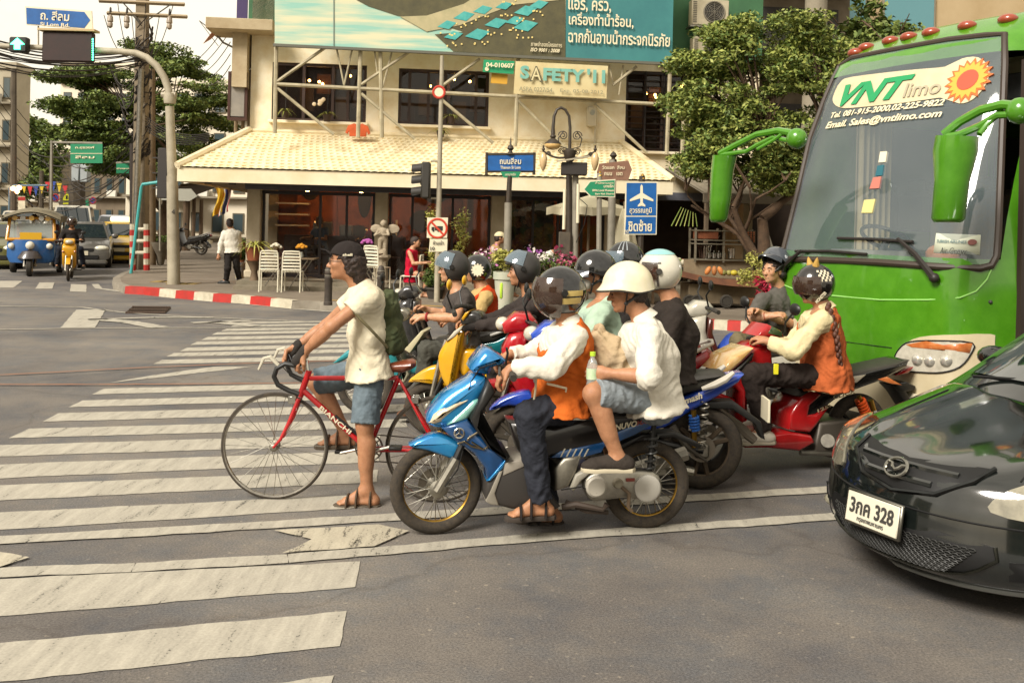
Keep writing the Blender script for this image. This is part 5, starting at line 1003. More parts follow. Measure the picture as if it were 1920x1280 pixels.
for k, (px_, py_, lb, m_) in enumerate(((1248, 440, 'left of the two produce tables', '5a5a3a'), (1275, 455, 'right of the two produce tables', '6a5038'))):
 q = G(px_, 580, .15) + V((0, 1.9 - .5 * k, 0)); t = thing('produce_table', 'low table heaped with vegetables, ' + lb + ' behind the white helmet', 'table', q, RZ)
 MB().box((0, 0, .82), (1.0, .7, .05), 0, .01).build('tabletop', W_, t); [MB().box((sx_, sy_, .4), (.05, .05, .78)).build('leg', W_, t) for sx_ in (-.42, .42) for sy_ in (-.28, .28)]
 b = MB(); rr = random.Random(k); [b.ball((rr.uniform(-.42, .42), rr.uniform(-.3, .2), .88 + rr.uniform(0, .05)), rr.uniform(.04, .08), 8, i % 4) for i in range(26)]; b.build('vegetable', [mt('5a6a2c', .6), mt('8a3a24', .6), mt('b08a2c', .6), mt('b0a890', .6)], t)
tc_ = G(1478, 596, .15) + V((0, 1.0, 0)); ty = tc_.y
def cpt(px, py, dy=0): return D(px, py, ty + dy)
crown = [(cpt(1330, 130), (.55, .8, .35)), (cpt(1400, 90), (.9, .9, .5)), (cpt(1490, 60), (.7, .8, .5)), (cpt(1440, 170), (1.2, 1.1, .7)), (cpt(1350, 200), (.9, .9, .5)), (cpt(1300, 180), (.5, .7, .5)), (cpt(1490, 200), (.9, 1, .9)), (cpt(1340, 260), (.7, .8, .35)), (cpt(1310, 300), (.5, .6, .3)), (cpt(1540, 110), (.5, .8, .6)), (cpt(1420, 260), (1., 1, .5)), (cpt(1290, 120), (.4, .5, .15)), (cpt(1520, 290), (.6, .9, .6)), (cpt(1410, 310), (.8, .8, .3)), (cpt(1455, 335), (.6, .7, .25)), (cpt(1370, 60), (.5, .6, .3))]
tree('leafy street tree with layered branches leaning over the stall beside the bus', tc_, 1.9, crown, 270, 250, .047, LF2, 21, rcl=(.38, .38, .19), trunk_r=.2, lean=(-.1, 0))
q = G(1640, 600, .15) + V((0, 6, 0)); tree('small dark tree peeking over the bus roof behind the concrete pole', q, 3.5, [(D(1640, 60, q.y), (.9, .9, .7)), (D(1660, 100, q.y), (1, 1, .8))], 30, 120, .09, LF1, 22, rcl=(.45, .45, .3))
q = G(1602, 585, .15) + V((0, 3, 0)); t = thing('concrete_pole', 'thick concrete pole rising behind the bus', 'pole', q); MB().tube([(0, 0, 0), (0, 0, 12)], [.3, .22], 16).build('shaft', CONC, t); b = MB(); [b.torus((0, 0, z_), (0, 0, 1), .275, .012, 18, 5) for z_ in (5.2, 7.2)]; b.build('band', STEEL, t)
q = G(1428, 600, .15) + V((0, .2, 0)); t = thing('potted_plant', 'tall yellow green bush with red leaves in a pot beside the arms crossed man', 'potted plant', q); MB().lathe([(.14, 0), (.2, .35), (.22, .37), (0, .36)], n=14).build('pot', TERRA, t); rr = random.Random(4); leaves('foliage', [(q + V((rr.uniform(-.4, .1), rr.uniform(-.2, .2), .6 + rr.uniform(0, .55))), (.16, .16, .14)) for _ in range(14)], 70, .03, YG, t, seed=4); leaves('red_leaf', [(q + V((rr.uniform(-.1, .4), -.15, .35 + rr.uniform(0, .6))), (.12, .1, .1)) for _ in range(9)], 26, .06, [mt('a01f38', .7), mt('b8304a', .7)], t, seed=5)
def wins(b_, par, xs, zs, w_, h_, y, mframe, mpane, th=.06):
 for x in xs:
  for z_ in zs: bb_ = MB(); bb_.box((x, y, z_), (w_, .12, h_)); o = bb_.build('window', mframe, par, smooth=0); MB().box((x, y - .05, z_), (w_ - .14, .06, h_ - .14)).build('pane', mpane, o, smooth=0)
WP = mt('39464a', .08, coat=1., spec=.8)
q = D(1490, 100, 34); t = thing('apartment_block', 'tall beige building with a blue window rising behind the bus', 'building', (q.x, 34, 0), .12); bm_ = mt('ae9a78', .9, n=(.6, .2), c2='9a8460'); MB().box((10, 6, 10), (20, 12, 20)).build('wall', bm_, t, smooth=0); b = MB(); [b.box((10, -.08, z_), (20.1, .14, .2)) for z_ in (6.1, 8.2, 11.5)]; b.build('ledge', CONC, t, smooth=0); wins(None, t, (1.6, 4.2), (9.6,), 2.0, 1.5, -.05, CONC, mt('4d7f86', .15, coat=1.))
wins(None, t, (1.6, 4.4, 7.2), (4.6,), 1.5, 1.4, -.05, CONC, WP)
q = D(1402, 60, 30); t = thing('balcony_block', 'grey block with latticed balconies between the green wall and the tree', 'building', (q.x, 30, 0), .1); MB().box((1.6, 5, 6), (3.4, 10, 12)).build('wall', mt('7d7260', .9, n=(1.5, .3), c2='5f5546'), t, smooth=0)
for z_ in (3.6, 6.6, 9.4):
 MB().box((1.6, -.55, z_), (3.5, 1.1, .14)).build('balcony', CONC, t, smooth=0); b = MB(); [b.tube([(.1 + .2 * k, -1.05, z_), (.1 + .2 * k, -1.05, z_ + .9)], .02, 4) for k in range(17)]; [b.tube([(0, -1.05, z_ + h_), (3.4, -1.05, z_ + h_)], .025, 4) for h_ in (.3, .6, .9)]; b.build('railing', mt('4d453a', .7), t)
 MB().box((1.6, -.02, z_ + 1.3), (2.6, .1, 1.7)).build('doorway', mt('2d2a26', .7), t, smooth=0)
t, y, p = post('traffic_light_mast', 'white signal mast with a curved arm carrying a dark signal board over the left street', 'traffic light', 326, 533)
MB().tube([(0, 0, 0), rel(t, 323, 330)], [.15, .13], 14).tube([rel(t, 323, 330), rel(t, 318, 200)], [.115, .1], 14).build('pole', WPOLE, t); MB().lathe([(.13, -.12), (.15, 0), (.13, .12)], rel(t, 318.5, 185)[:], n=14).tube([rel(t, 303, 178), rel(t, 330, 178)], .07, 8).build('clamp', WPOLE, t)
MB().tube([rel(t, *q) for q in ((318, 188), (316, 168), (308, 146), (294, 124), (275, 108), (255, 100), (225, 97), (150, 93), (60, 89), (-30, 85))], [.09, .09, .088, .085, .08, .08, .075, .07, .065, .06], 12).build('arm', WPOLE, t)
letters('4', (rel(t, 325, 397, -.14), V((1, 0, 0)), V((0, 0, 1))), .12, BLK, t, align=.5)
a, c = rel(t, 82, 60, -.1), rel(t, 176, 118, -.1); MB().box(((a.x + c.x) / 2, a.y, (a.z + c.z) / 2), (c.x - a.x, .16, a.z - c.z), 0, .03).build('signal_board', mt('2e1710', .6, n=(4, .3), c2='1f120e'), t)
b = MB(); a, c = rel(t, 174, 74, -.2), rel(t, 174, 112, -.2); [b.ball(a.lerp(c, k / 9), .02, 6) for k in range(10)]; b.build('led_strip', mt('3fe09a', .5, em=3.), t); MB().box(rel(t, 129, 58, -.1), (1.35, .3, .05)).build('sunshade', mt('b09a70', .7), t)
a = rel(t, 37, 85, -.15); MB().box(a, (.42, .2, .36), 0, .03).build('signal_lamp', mt('1f201d', .6), t); b = MB(); b.add([tuple(a + V((x_, -.115, z_))) for x_, z_ in ((0, .15), (.17, 0), (.07, -.01), (.07, -.12), (-.07, -.12), (-.07, -.01), (-.17, 0))], [(0, 1, 2, 3, 4, 5, 6)]); b.build('green_arrow', mt('35f0a0', .5, em=5.), t)
t2 = thing('road_name_sign', 'blue arrow shaped Si Lom Rd. sign above the signal mast arm', 'road sign', t.location + rel(t, 110, 60), 0); board(t2, ((47, 12), (172, 21), (174, 56), (49, 47)), WSIGN, -.1, .03, 'backing'); board(t2, ((49, 15), (158, 23), (169, 38), (158, 53), (50, 45)), BLUE, -.108, .006); word(t2, 'ถ. สีลม', 103, 30, 18, 54, WSIGN, -.115, bold=.02, slope=.06); word(t2, 'Si Lom Rd.', 103, 46.5, 7, 55, WSIGN, -.115, bold=.02, slope=.05)
b = MB(); b.tube([rel(t2, 72, 46), rel(t2, 72, 92)], .02, 6); b.tube([rel(t2, 150, 52), rel(t2, 150, 92)], .02, 6); b.build('bracket', WPOLE, t2)
t3 = thing('pedestrian_signal', 'dark pedestrian signal box on the street side of the white mast', 'traffic light', D(308, 372, y + .3)); a, c = rel(t3, 300, 278), rel(t3, 317, 372); MB().box(((a.x + c.x) / 2, 0, (a.z + c.z) / 2), (c.x - a.x, .3, a.z - c.z), 0, .02).build('case', mt('2b2622', .6), t3); b = MB(); [b.box((a.x - .05, -.02, c.z + (a.z - c.z) * (.2 + .3 * k)), (.14, .26, .03), 0) for k in range(3)]; b.build('hood', mt('2b2622', .6), t3)
t4 = thing('direction_sign', 'blank white arrow sign pointing right behind the white mast', 'direction sign', D(330, 372, y + 4)); P = ((301, 364), (302, 375), (355, 377), (370, 368), (358, 354), (335, 354), (302, 362)); board(t4, P, mt('97968a', .6), 0, .03); MB().tube([rel(t4, 300, 358), rel(t4, 300, 470)], .03, 6).build('post', POST, t4)
t, y, p = post('utility_pole', 'tall concrete utility pole with two cross arms and hanging insulators', 'utility pole', 263, 505)
a = rel(t, 268, -60); MB().loft([[(x_ * .2, y_ * .2, 0) for x_, y_ in ((-1, -1), (1, -1), (1, 1), (-1, 1))], [(a.x + x_ * .14, y_ * .14, a.z) for x_, y_ in ((-1, -1), (1, -1), (1, 1), (-1, 1))]]).build('pole', mt('8a7c66', .9, n=(3, .3), c2='6a5e4c'), t, smooth=0)
for l_, r_ in (((186, 2), (346, 9)), ((201, 25), (351, 32))): MB().tube([rel(t, *l_, -.18), rel(t, *r_, -.18)], .06, 4).build('cross_arm', mt('8a7a60', .8), t)
b = MB(); [b.tube([rel(t, *q, -.2), rel(t, *r_, -.2)], .02, 5) for q, r_ in (((228, 3), (262, 40)), ((320, 9), (275, 40)), ((248, 28), (262, 45)))]; b.build('brace', STEEL, t)
for x_, y_ in ((207, 28), (238, 29), (318, 31)):
 q = rel(t, x_, y_, -.2); MB().lathe([(.03, 0), (.08, -.06), (.09, -.2), (.06, -.22), (.08, -.26), (.07, -.36), (.02, -.4)], q[:], n=10).build('insulator', mt('a89a86', .4, n=(9, .3), c2='6a5c4e'), t)
 MB().lathe([(.02, .0), (.04, .04), (.03, .2), (0, .24)], q[:], n=8).build('pin', BRZ, t)
q = G(263, 506, .15) + V((-.15, -.1, 0)); t = thing('riser_pipe', 'grey steel riser pipe strapped up the front of the utility pole', 'pipe', q); MB().tube([(0, 0, 0), D(265, 130, q.y) - q], .085, 10).build('pipe', STEEL, t)
q = G(284, 497, .15); t = thing('wooden_post', 'old brown wooden post just right of the utility pole', 'post', q); MB().tube([(0, 0, 0), D(284, 130, q.y) - q], [.15, .12], 10).build('shaft', mt('75634a', .9, n=(5, .3), c2='584938'), t)
q = G(251, 500, .15); t = thing('dark_post', 'dark post just left of the utility pole', 'post', q); MB().tube([(0, 0, 0), D(251, 270, q.y) - q], .13, 10).build('shaft', mt('2f2822', .9), t)
q = G(262, 509, .15) + V((0, -.5, 0)); t = thing('barrier_frame', 'red and white ladder shaped guard frame at the foot of the utility pole', 'barrier', q); rw = (KWHT, KRED)
for x_ in (249, 275):
 b = MB(); o0, o1 = D(x_, 507, q.y) - q, D(x_, 420, q.y) - q
 for k in range(8): b.tube([o0.lerp(o1, k / 8), o0.lerp(o1, (k + 1) / 8)], .09, 8, k % 2)
 b.build('upright', [KRED, KWHT], t)
for y_ in (430, 452, 474): MB().tube([D(249, y_, q.y) - q, D(275, y_, q.y) - q], .055, 8).build('rail', KWHT, t)
q = G(265, 510, .15) + V((0, -.75, 0)); t = thing('teal_pipe', 'thin teal pipe rising behind the guard frame and bending right to the mast', 'pipe', q); MB().tube([(0, 0, 0), D(265, 352, q.y) - q, D(267, 346, q.y) - q, D(302, 341, q.y) - q], .045, 8).build('pipe', mt('3f9a98', .5), t)
q = G(301, 497, .15); t = thing('planter', 'tall grey urn planter with a small bush beside the brown post', 'planter', q); MB().lathe([(.03, 0), (.1, .02), (.16, .3), (.3, .55), (.36, .72), (.37, .76), (0, .74)], n=16).build('urn', mt('6f6656', .8, n=(5, .3), c2='4f483c'), t); leaves('foliage', [(q + V((dx, 0, .85)), (.2, .2, .16)) for dx in (-.15, .1, .25)], 120, .05, DG, t, seed=33)
cab = mt('2a241f', .7)
def cable(p, q, sag, r=.016, nm='cable', lab='dark overhead cable strung across the left street to the utility pole', grp='overhead cables', cat='cable'):
 p, q = V(p), V(q); return MB().tube([p.lerp(q, i / 14) - V((0, 0, sag * 4 * (i / 14) * (1 - i / 14))) for i in range(15)], r, 4).build(nm, cab, None, True, label=lab, cat=cat, group=grp)
rr = random.Random(11); yP = G(263, 505, .15).y
for k in range(13): cable(D(-60, 60 + k * 4.2 + rr.uniform(-3, 3), yP - 4 - rr.uniform(0, 3)), D(262 + rr.uniform(-6, 8), 92 + k * 2.5, yP - .25), .15 + rr.uniform(0, .35), rr.choice((.012, .016, .022)))
for k in range(6): cable(D(195 + k * 26, (8 if k % 2 else 29), yP - .2), D(262 + rr.uniform(-4, 6), 95 + k * 4, yP - .25), .5 + rr.uniform(0, .4), .012, lab='thin wire drooping from the cross arms to the pole', grp='wires on the utility pole')
for k in range(12): cable(D(206 + k * 3 + rr.uniform(-5, 5), 120 + k * 9, yP + .4), D(262, 120 + k * 8 + rr.uniform(-8, 8), yP - .22), .35 + rr.uniform(0, .5), .016, lab='cable loop sagging from the left of the utility pole', grp='cable loops at the utility pole')
for k in range(12): cable(D(268, 205 + k * 9, yP + .2), D(rr.choice((140, 60, 20, 90)) + rr.uniform(-20, 20), 262 + k * 8 + rr.uniform(-6, 6), 58), 1.0 + rr.uniform(0, .8), .022, lab='dark cable running down the left street behind the utility pole', grp='cables along the left street')
for k in range(6): cable(D(270, 215 + k * 5, yP), D(392, 250 + k * 3, 24.5), .25, .014, lab='cable from the utility pole to the corner of the tiled canopy', grp='cables to the restaurant')
for k in range(5): cable(D(360 + k * 8, 120 + k * 10, 25.5), D(432, 35 + k * 22, 24), .12, .012, lab='thin cable tacked to the street side of the restaurant', grp='cables on the restaurant corner')
b = MB()
for k in range(70):
 a, z_ = rr.uniform(0, 6.28), rr.uniform(3.2, 7.4); P0 = V((G(263, 505, .15).x, yP, 0)); b.tube([P0 + V((.24 * math.cos(a + j * .5) - .05, .24 * math.sin(a + j * .5), z_ + j * rr.uniform(.05, .16))) for j in range(5)], rr.uniform(.012, .03), 4)
b.build('cable_tangle', cab, None, True, label='tangled bundles of cable wrapped round the utility pole', cat='cable tangle', kind='stuff')
for k in range(10): cable(D(-30, 118 + k * 24 + rr.uniform(-8, 8), 48), D(145 + rr.uniform(-8, 8), 300 + k * 7, 62), .8 + rr.uniform(0, 1), .02, lab='dark cable between the poles at the far left', grp='cables along the left street')
def tp(px, py, y): return D(px, py, y)
base = V((D(312, 420, 36).x, 36, .15))
cr = [(tp(x_, y_, 35), (rx, 2.0, rz)) for x_, y_, rx, rz in ((300, 105, .9, .35), (340, 140, 1.3, .5), (390, 190, 1.0, .8), (360, 220, 1.6, 1.0), (300, 200, 1.5, .9), (200, 145, 1.2, .3), (150, 150, .9, .15), (160, 200, 1.2, .25), (130, 205, .7, .12), (210, 190, 1.3, .5), (190, 240, 1.3, .6), (150, 255, .8, .25), (240, 275, 1.4, .6), (340, 280, 1.5, .7), (280, 320, .8, .3), (220, 310, .8, .3))]
tree('broad dark green tree with flat feathery branches behind the utility pole', base, 3.4, cr, 300, 300, .068, LF1, 41, rcl=(.64, .6, .22), trunk_r=.28)
base = V((tp(45, 400, 70).x, 70, .1)); tree('dark rounded tree at the far left of the street', base, 5, [(tp(50, 265, 70), (1.9, 2, 1.6)), (tp(90, 300, 70), (1.2, 1.5, 1.2)), (tp(15, 300, 70), (1.4, 1.5, 1.6)), (tp(60, 330, 70), (2, 1.5, .8))], 60, 110, .2, LF1, 42, rcl=(.9, .9, .6), trunk_r=.25)
base = V((tp(70, 400, 55).x, 55, .1)); tree('small roadside tree under the coloured flags', base, 2.2, [(tp(60, 352, 55), (1.0, 1, .6))], 14, 90, .12, LF1, 43, rcl=(.5, .5, .35), trunk_r=.1)
WB = mt('dcd3c0', .9, n=(.4, .2), c2='c8bca4'); GB = mt('b3a992', .9, n=(.5, .3), c2='968c78')
def block(label, px0, px1, ytop, Y, mat, rz, depth, rows, cols, ww=.55, hh=.5, roof=True):
 a, c = D(px0, 400, Y), D(px1, 400, Y); W0 = (c.x - a.x) / math.cos(rz); Ht = D((px0 + px1) / 2, ytop, Y).z; t = thing('town_building', label, 'building', (a.x, Y, 0), rz, 'buildings along the left street')
 MB().box((W0 / 2, depth / 2, Ht / 2), (W0, depth, Ht)).build('wall', mat, t, smooth=0); fl = Ht / rows; cw = W0 / cols
 for r_ in range(rows):
  for q in range(cols):
   o = MB().box((cw * (q + .5), -.02, fl * (r_ + .55)), (cw * ww, .1, fl * hh)).build('window', mt('57503f', .7), t, smooth=0); MB().box((cw * (q + .5), -.05, fl * (r_ + .55)), (cw * ww - .15, .06, fl * hh - .15)).build('pane', WP, o, smooth=0)
  MB().box((W0 / 2, -.25, fl * (r_ + .18)), (W0, .5, .12)).build('ledge', CONC, t, smooth=0)
  for q in range(int(cols * .8)):
   if (r_ + q) % 2 == 0: MB().box((cw * (q + .8), -.3, fl * (r_ + .3)), (.8, .35, .55), 0, .02).build('air_conditioner', WHT, t)
 if roof: MB().box((W0 / 2, depth / 2, Ht + .2), (W0 + .3, depth + .3, .4)).build('parapet', mat, t, smooth=0)
 return t
block('white building closing the view at the end of the left street', 108, 245, 122, 125, WB, 0, 10, 7, 5)
block('pale building standing behind the broad tree', 235, 470, 160, 62, WB, -.05, 8, 4, 6)
block('grey shophouse at the far left edge with a planted balcony', -60, 22, 128, 62, GB, .0, 2, 4, 3)
block('low brown building under the dark rounded tree', 20, 112, 290, 88, mt('9a8e78', .9, n=(.5, .3), c2='7d725f'), 0, 8, 3, 4)
block('pale shopfront building left of the dark trunk', 85, 135, 280, 100, WB, 0, 8, 3, 2); block('tan building right of the dark trunk with shaded shopfronts', 170, 262, 322, 84, mt('7d6f5c', .9, n=(.5, .3), c2='5c5143'), 0, 8, 2, 4)
block('white tower with blue glazing beyond the green direction sign', 190, 243, 240, 112, mt('a8b0b0', .7, n=(.5, .3), c2='8793a0'), 0, 8, 6, 3, .7, .7)
ksd = V((SDIR.x, SDIR.y, 0)); wall_l = fw(-.4, 15, 0)
for k, (px_, yb, r_) in enumerate(((348, 470, .16), (362, 462, .1), (376, 455, .12), (388, 452, .1), (398, 449, .1), (407, 447, .09))):
 q = G(px_, yb, .15); t = thing('awning_post', 'brown awning post on the shaded pavement beyond the restaurant', 'post', q, 0, 'posts along the shaded pavement'); MB().tube([(0, 0, 0), (0, 0, 2.7)], r_, 8).lathe([(r_ * 1.4, 0), (r_ * 1.4, .2), (r_, .25)], n=8).build('shaft', mt('5d4a36', .9, n=(4, .3), c2='463727'), t)
q = G(395, 452, .15); t = thing('street_awning', 'long low shop awning shading the pavement beyond the restaurant', 'awning', q); b = MB(); o = V((0, 0, 0)); L0 = [G(335, 485, .15), G(440, 490, .15)]; L1 = [p_ + SDIR * 40 for p_ in L0]
b.add([tuple(p_ - q + V((0, 0, h_))) for p_, h_ in ((L0[0], 2.75), (L0[1], 3.0), (L1[1], 3.0), (L1[0], 2.75), (L0[0], 2.85), (L0[1], 3.1), (L1[1], 3.1), (L1[0], 2.85))], [(0, 1, 2, 3), (4, 5, 6, 7), (0, 1, 5, 4), (3, 2, 6, 7), (0, 3, 7, 4)]); b.build('sheet', mt('5a4d3d', .85, n=(1, .3), c2='42382c'), t, smooth=0)
def lpost(label, px, py_top, Y, fn, cat='road sign', name='road_sign'): q = D(px, 420, Y); q.z = .1; t = thing(name, label, cat, q); MB().tube([(0, 0, 0), D(px, py_top, Y) - q], .05, 6).build('post', POST, t); fn(t, q); return t
def disc(px, py, Y, r, m, off=-.08):
 def f(t, q): c = D(px, py, Y) - q; MB().cyl(c + V((0, off + .03, 0)), c + V((0, off, 0)), r, n=20).build('disc', mt('27357a', .5), t); MB().torus(c + V((0, off, 0)), (0, 1, 0), r, r * .17, 22, 5, flat=.5).tube([c + V((-r * .7, off - .02, r * .7)), c + V((r * .7, off - .02, -r * .7))], r * .1, 5).build('ring', KRED, t); MB().box(c + V((0, off + .04, -r * 2.0)), (r * 1.9, .03, r * 1.3)).build('plate', WSIGN, t)
 return f
lpost('blue and red no parking sign left of the yellow school sign', 105, 362, 58, disc(105, 371, 58, .22, None)); lpost('blue and red no parking sign right of the dark trunk', 174, 368, 62, disc(175, 376, 62, .2, None))
def school(t, q): P = ((118, 372), (125, 360), (133, 372), (133, 383), (118, 383)); board(t, P, mt('b8b820', .5), -.1, .03); board(t, ((118, 376), (133, 376), (133, 378), (118, 378)), BLK, -.11, .01, 'bar'); c = rel(t, 125, 370, -.11); MB().box(c, (.1, .01, .22)).box(c + V((.14, 0, -.03)), (.08, .01, .16)).build('walking_symbol', BLK, t)
lpost('yellow school crossing sign above the white van', 125, 362, 58, school)
def grn(px0, py0, px1, py1, txt=None):
 def f(t, q):
  board(t, ((px0, py0), (px1, py0), (px1, py1), (px0, py1)), SGREEN, -.1, .03); MB().tube([rel(t, px0 - 36 if px0 < 140 else px1 + 5, py0 - 3), rel(t, px1 if px0 < 140 else px0, py0 - 1)], .04, 6).build('arm', POST, t)
  if txt: [word(t, tx, (px0 + px1) / 2 - 3, py0 + (py1 - py0) * f_, (py1 - py0) * .16, (px1 - px0) * .6, CRM, -.12, bold=.02) for tx, f_ in txt]; board(t, ((px0, (py0 + py1) / 2 - .5), (px1, (py0 + py1) / 2 - .5), (px1, (py0 + py1) / 2 + .5), (px0, (py0 + py1) / 2 + .5)), CRM, -.11, .006, 'divider')
 return f
lpost('large green direction sign with two rows of Thai words under the broad tree', 97, 264, 31, grn(132, 270, 192, 306, (('ถ.สุรวงศ์', .2), ('สีลม', .68))), 'direction sign', 'direction_sign'); lpost('small green sign with white marks beside the utility pole', 247, 306, 32, grn(218, 307, 242, 325, (('สีลม', .5),)), 'direction sign', 'direction_sign'); lpost('small green exit sign beside the dark trunk', 161, 372, 60, grn(156, 374, 166, 390), 'road sign')
def notice(t, q): board(t, ((34, 368), (47, 368), (47, 398), (34, 398)), WSIGN, -.1, .03); board(t, ((34, 369), (47, 369), (47, 376), (34, 376)), KRED, -.11, .01, 'heading')
lpost('white notice board with a red heading at the far left', 40, 370, 52, notice, 'notice board', 'notice_board')
def ptrunk(label, px, y0, y1, Y, r, name='utility_pole'): q = D(px, y1, Y); q.z = .1; t = thing(name, label, 'utility pole', q); MB().tube([(0, 0, 0), D(px, y0, Y) - q], [r * 1.1, r * .85], 8).build('pole', mt('5f5546', .9, n=(2, .3), c2='453d32'), t); return t, q
ptrunk('thin pole at the far left in front of the grey shophouse', 26, 130, 420, 50, .16); ptrunk('thin dark pole left of the first no parking sign', 78, 320, 410, 54, .14); ptrunk('slim pole just left of the yellow school sign', 95, 300, 410, 54, .09)
t, q = ptrunk('thick ivy dark pole carrying two pale transformer boxes', 145, 300, 410, 56, .5); c = D(150, 325, 55.2) - q
for dx in (-.18, .32): MB().box(c + V((dx, 0, 0)), (.42, .5, 1.0), 0, .03).build('transformer', mt('9aa0a0', .6), t)
for i, px_ in enumerate(range(45, 132, 11)):
 a = D(px_, 345 + 5 * math.sin(i), 50); m_ = (mt('b8a020', .7), mt('a8252a', .7), mt('27408a', .7))[i % 3]; MB().add([tuple(a + V(v_)) for v_ in ((-.13, 0, 0), (.13, 0, 0), (.02, 0, -.5), (-.13, .03, 0), (.13, .03, 0), (.02, .03, -.5))], [(0, 1, 2), (3, 5, 4), (0, 3, 4, 1), (1, 4, 5, 2), (2, 5, 3, 0)]).build('pennant', m_, None, True, label=('yellow', 'red', 'blue')[i % 3] + ' pennant in the row of small flags over the left street', cat='flag', group='row of coloured pennants')
cable(D(38, 345, 50), D(138, 345, 50), .1, .015, lab='string carrying the coloured pennants', grp=None)
q = D(36, 352, 48); t = thing('street_lamp', 'lit orange lamp cluster on a blue grey arm at the far left', 'street lamp', V((D(18, 352, 48).x, 48, .1))); MB().tube([(0, 0, 0), (0, 0, q.z - .1), (.2, 0, q.z + .0), (1.9, 0, q.z + .05)], .05, 6).build('arm', mt('5a6c78', .6), t); MB().ball(q - t.location, .12).ball(q - t.location + V((-.3, 0, -.05)), .12).ball(q - t.location + V((-.1, 0, -.2)), .1).build('lamp', mt('ffb070', .5, em=4.), t)
for px_, m_, lb in ((410, mt('c09a28', .8), 'yellow flag hanging beside the side entrance'), (421, mt('9a2a34', .8, n=(5, .1), c2='2a3468'), 'red white and blue Thai flag hanging beside the side entrance')):
 q = D(px_, 350, 27); t = thing('flag', lb, 'flag', q); b = MB(); b.grid(lambda u, v: V((.22 * u * (1 + .3 * v) - .1 + .06 * math.sin(v * 5), .06 * math.sin(u * 9 + v * 3), -.85 * v + .15 * u)), 8, 10)
 if 'Thai' in lb: b.m = [0 if (i // 10) in (0, 7) else (1 if (i // 10) in (1, 2, 5, 6) else 2) for i in range(80)]; b.build('cloth', [mt('a02a30', .8), mt('c0b8a8', .8), mt('2c3566', .8)], t)
 else: b.build('cloth', m_, t)
 MB().tube([(-.1, 0, -.3), (-.1, 0, .15), (.1, .1, .4)], .012, 5).build('staff', WOODT, t)
def wheel(b, c, ax, R_, w_, m_t=0, m_r=1, n=24): c = V(c); a = V(ax).normalized(); b.lathe([(R_ * .62, -w_ / 2), (R_ * .92, -w_ / 2), (R_, -w_ * .32), (R_, w_ * .32), (R_ * .92, w_ / 2), (R_ * .62, w_ / 2), (R_ * .62, -w_ / 2)], c, a, n, m_t); b.lathe([(R_ * .64, -w_ * .3), (R_ * .6, 0), (R_ * .15, w_ * .1), (R_ * .15, w_ * .32), (R_ * .55, w_ * .36), (R_ * .66, w_ * .48), (R_ * .66, -w_ * .3)], c, a, n, m_r); q = V((0, 0, 1)).rotation_difference(a); [b.tube([c + q @ V((R_ * .1 * math.cos(k * 1.2566), R_ * .1 * math.sin(k * 1.2566), w_ * .4)), c + q @ V((R_ * .62 * math.cos(k * 1.2566), R_ * .62 * math.sin(k * 1.2566), w_ * .38))], R_ * .11, 6, m_r) for k in range(5)]
def taper(x0, x1, w0, z0, X0, X1, w1, z1): return [[(x0, -w0, z0), (x1, -w0, z0), (x1, w0, z0), (x0, w0, z0)], [(X0, -w1, z1), (X1, -w1, z1), (X1, w1, z1), (X0, w1, z1)]]
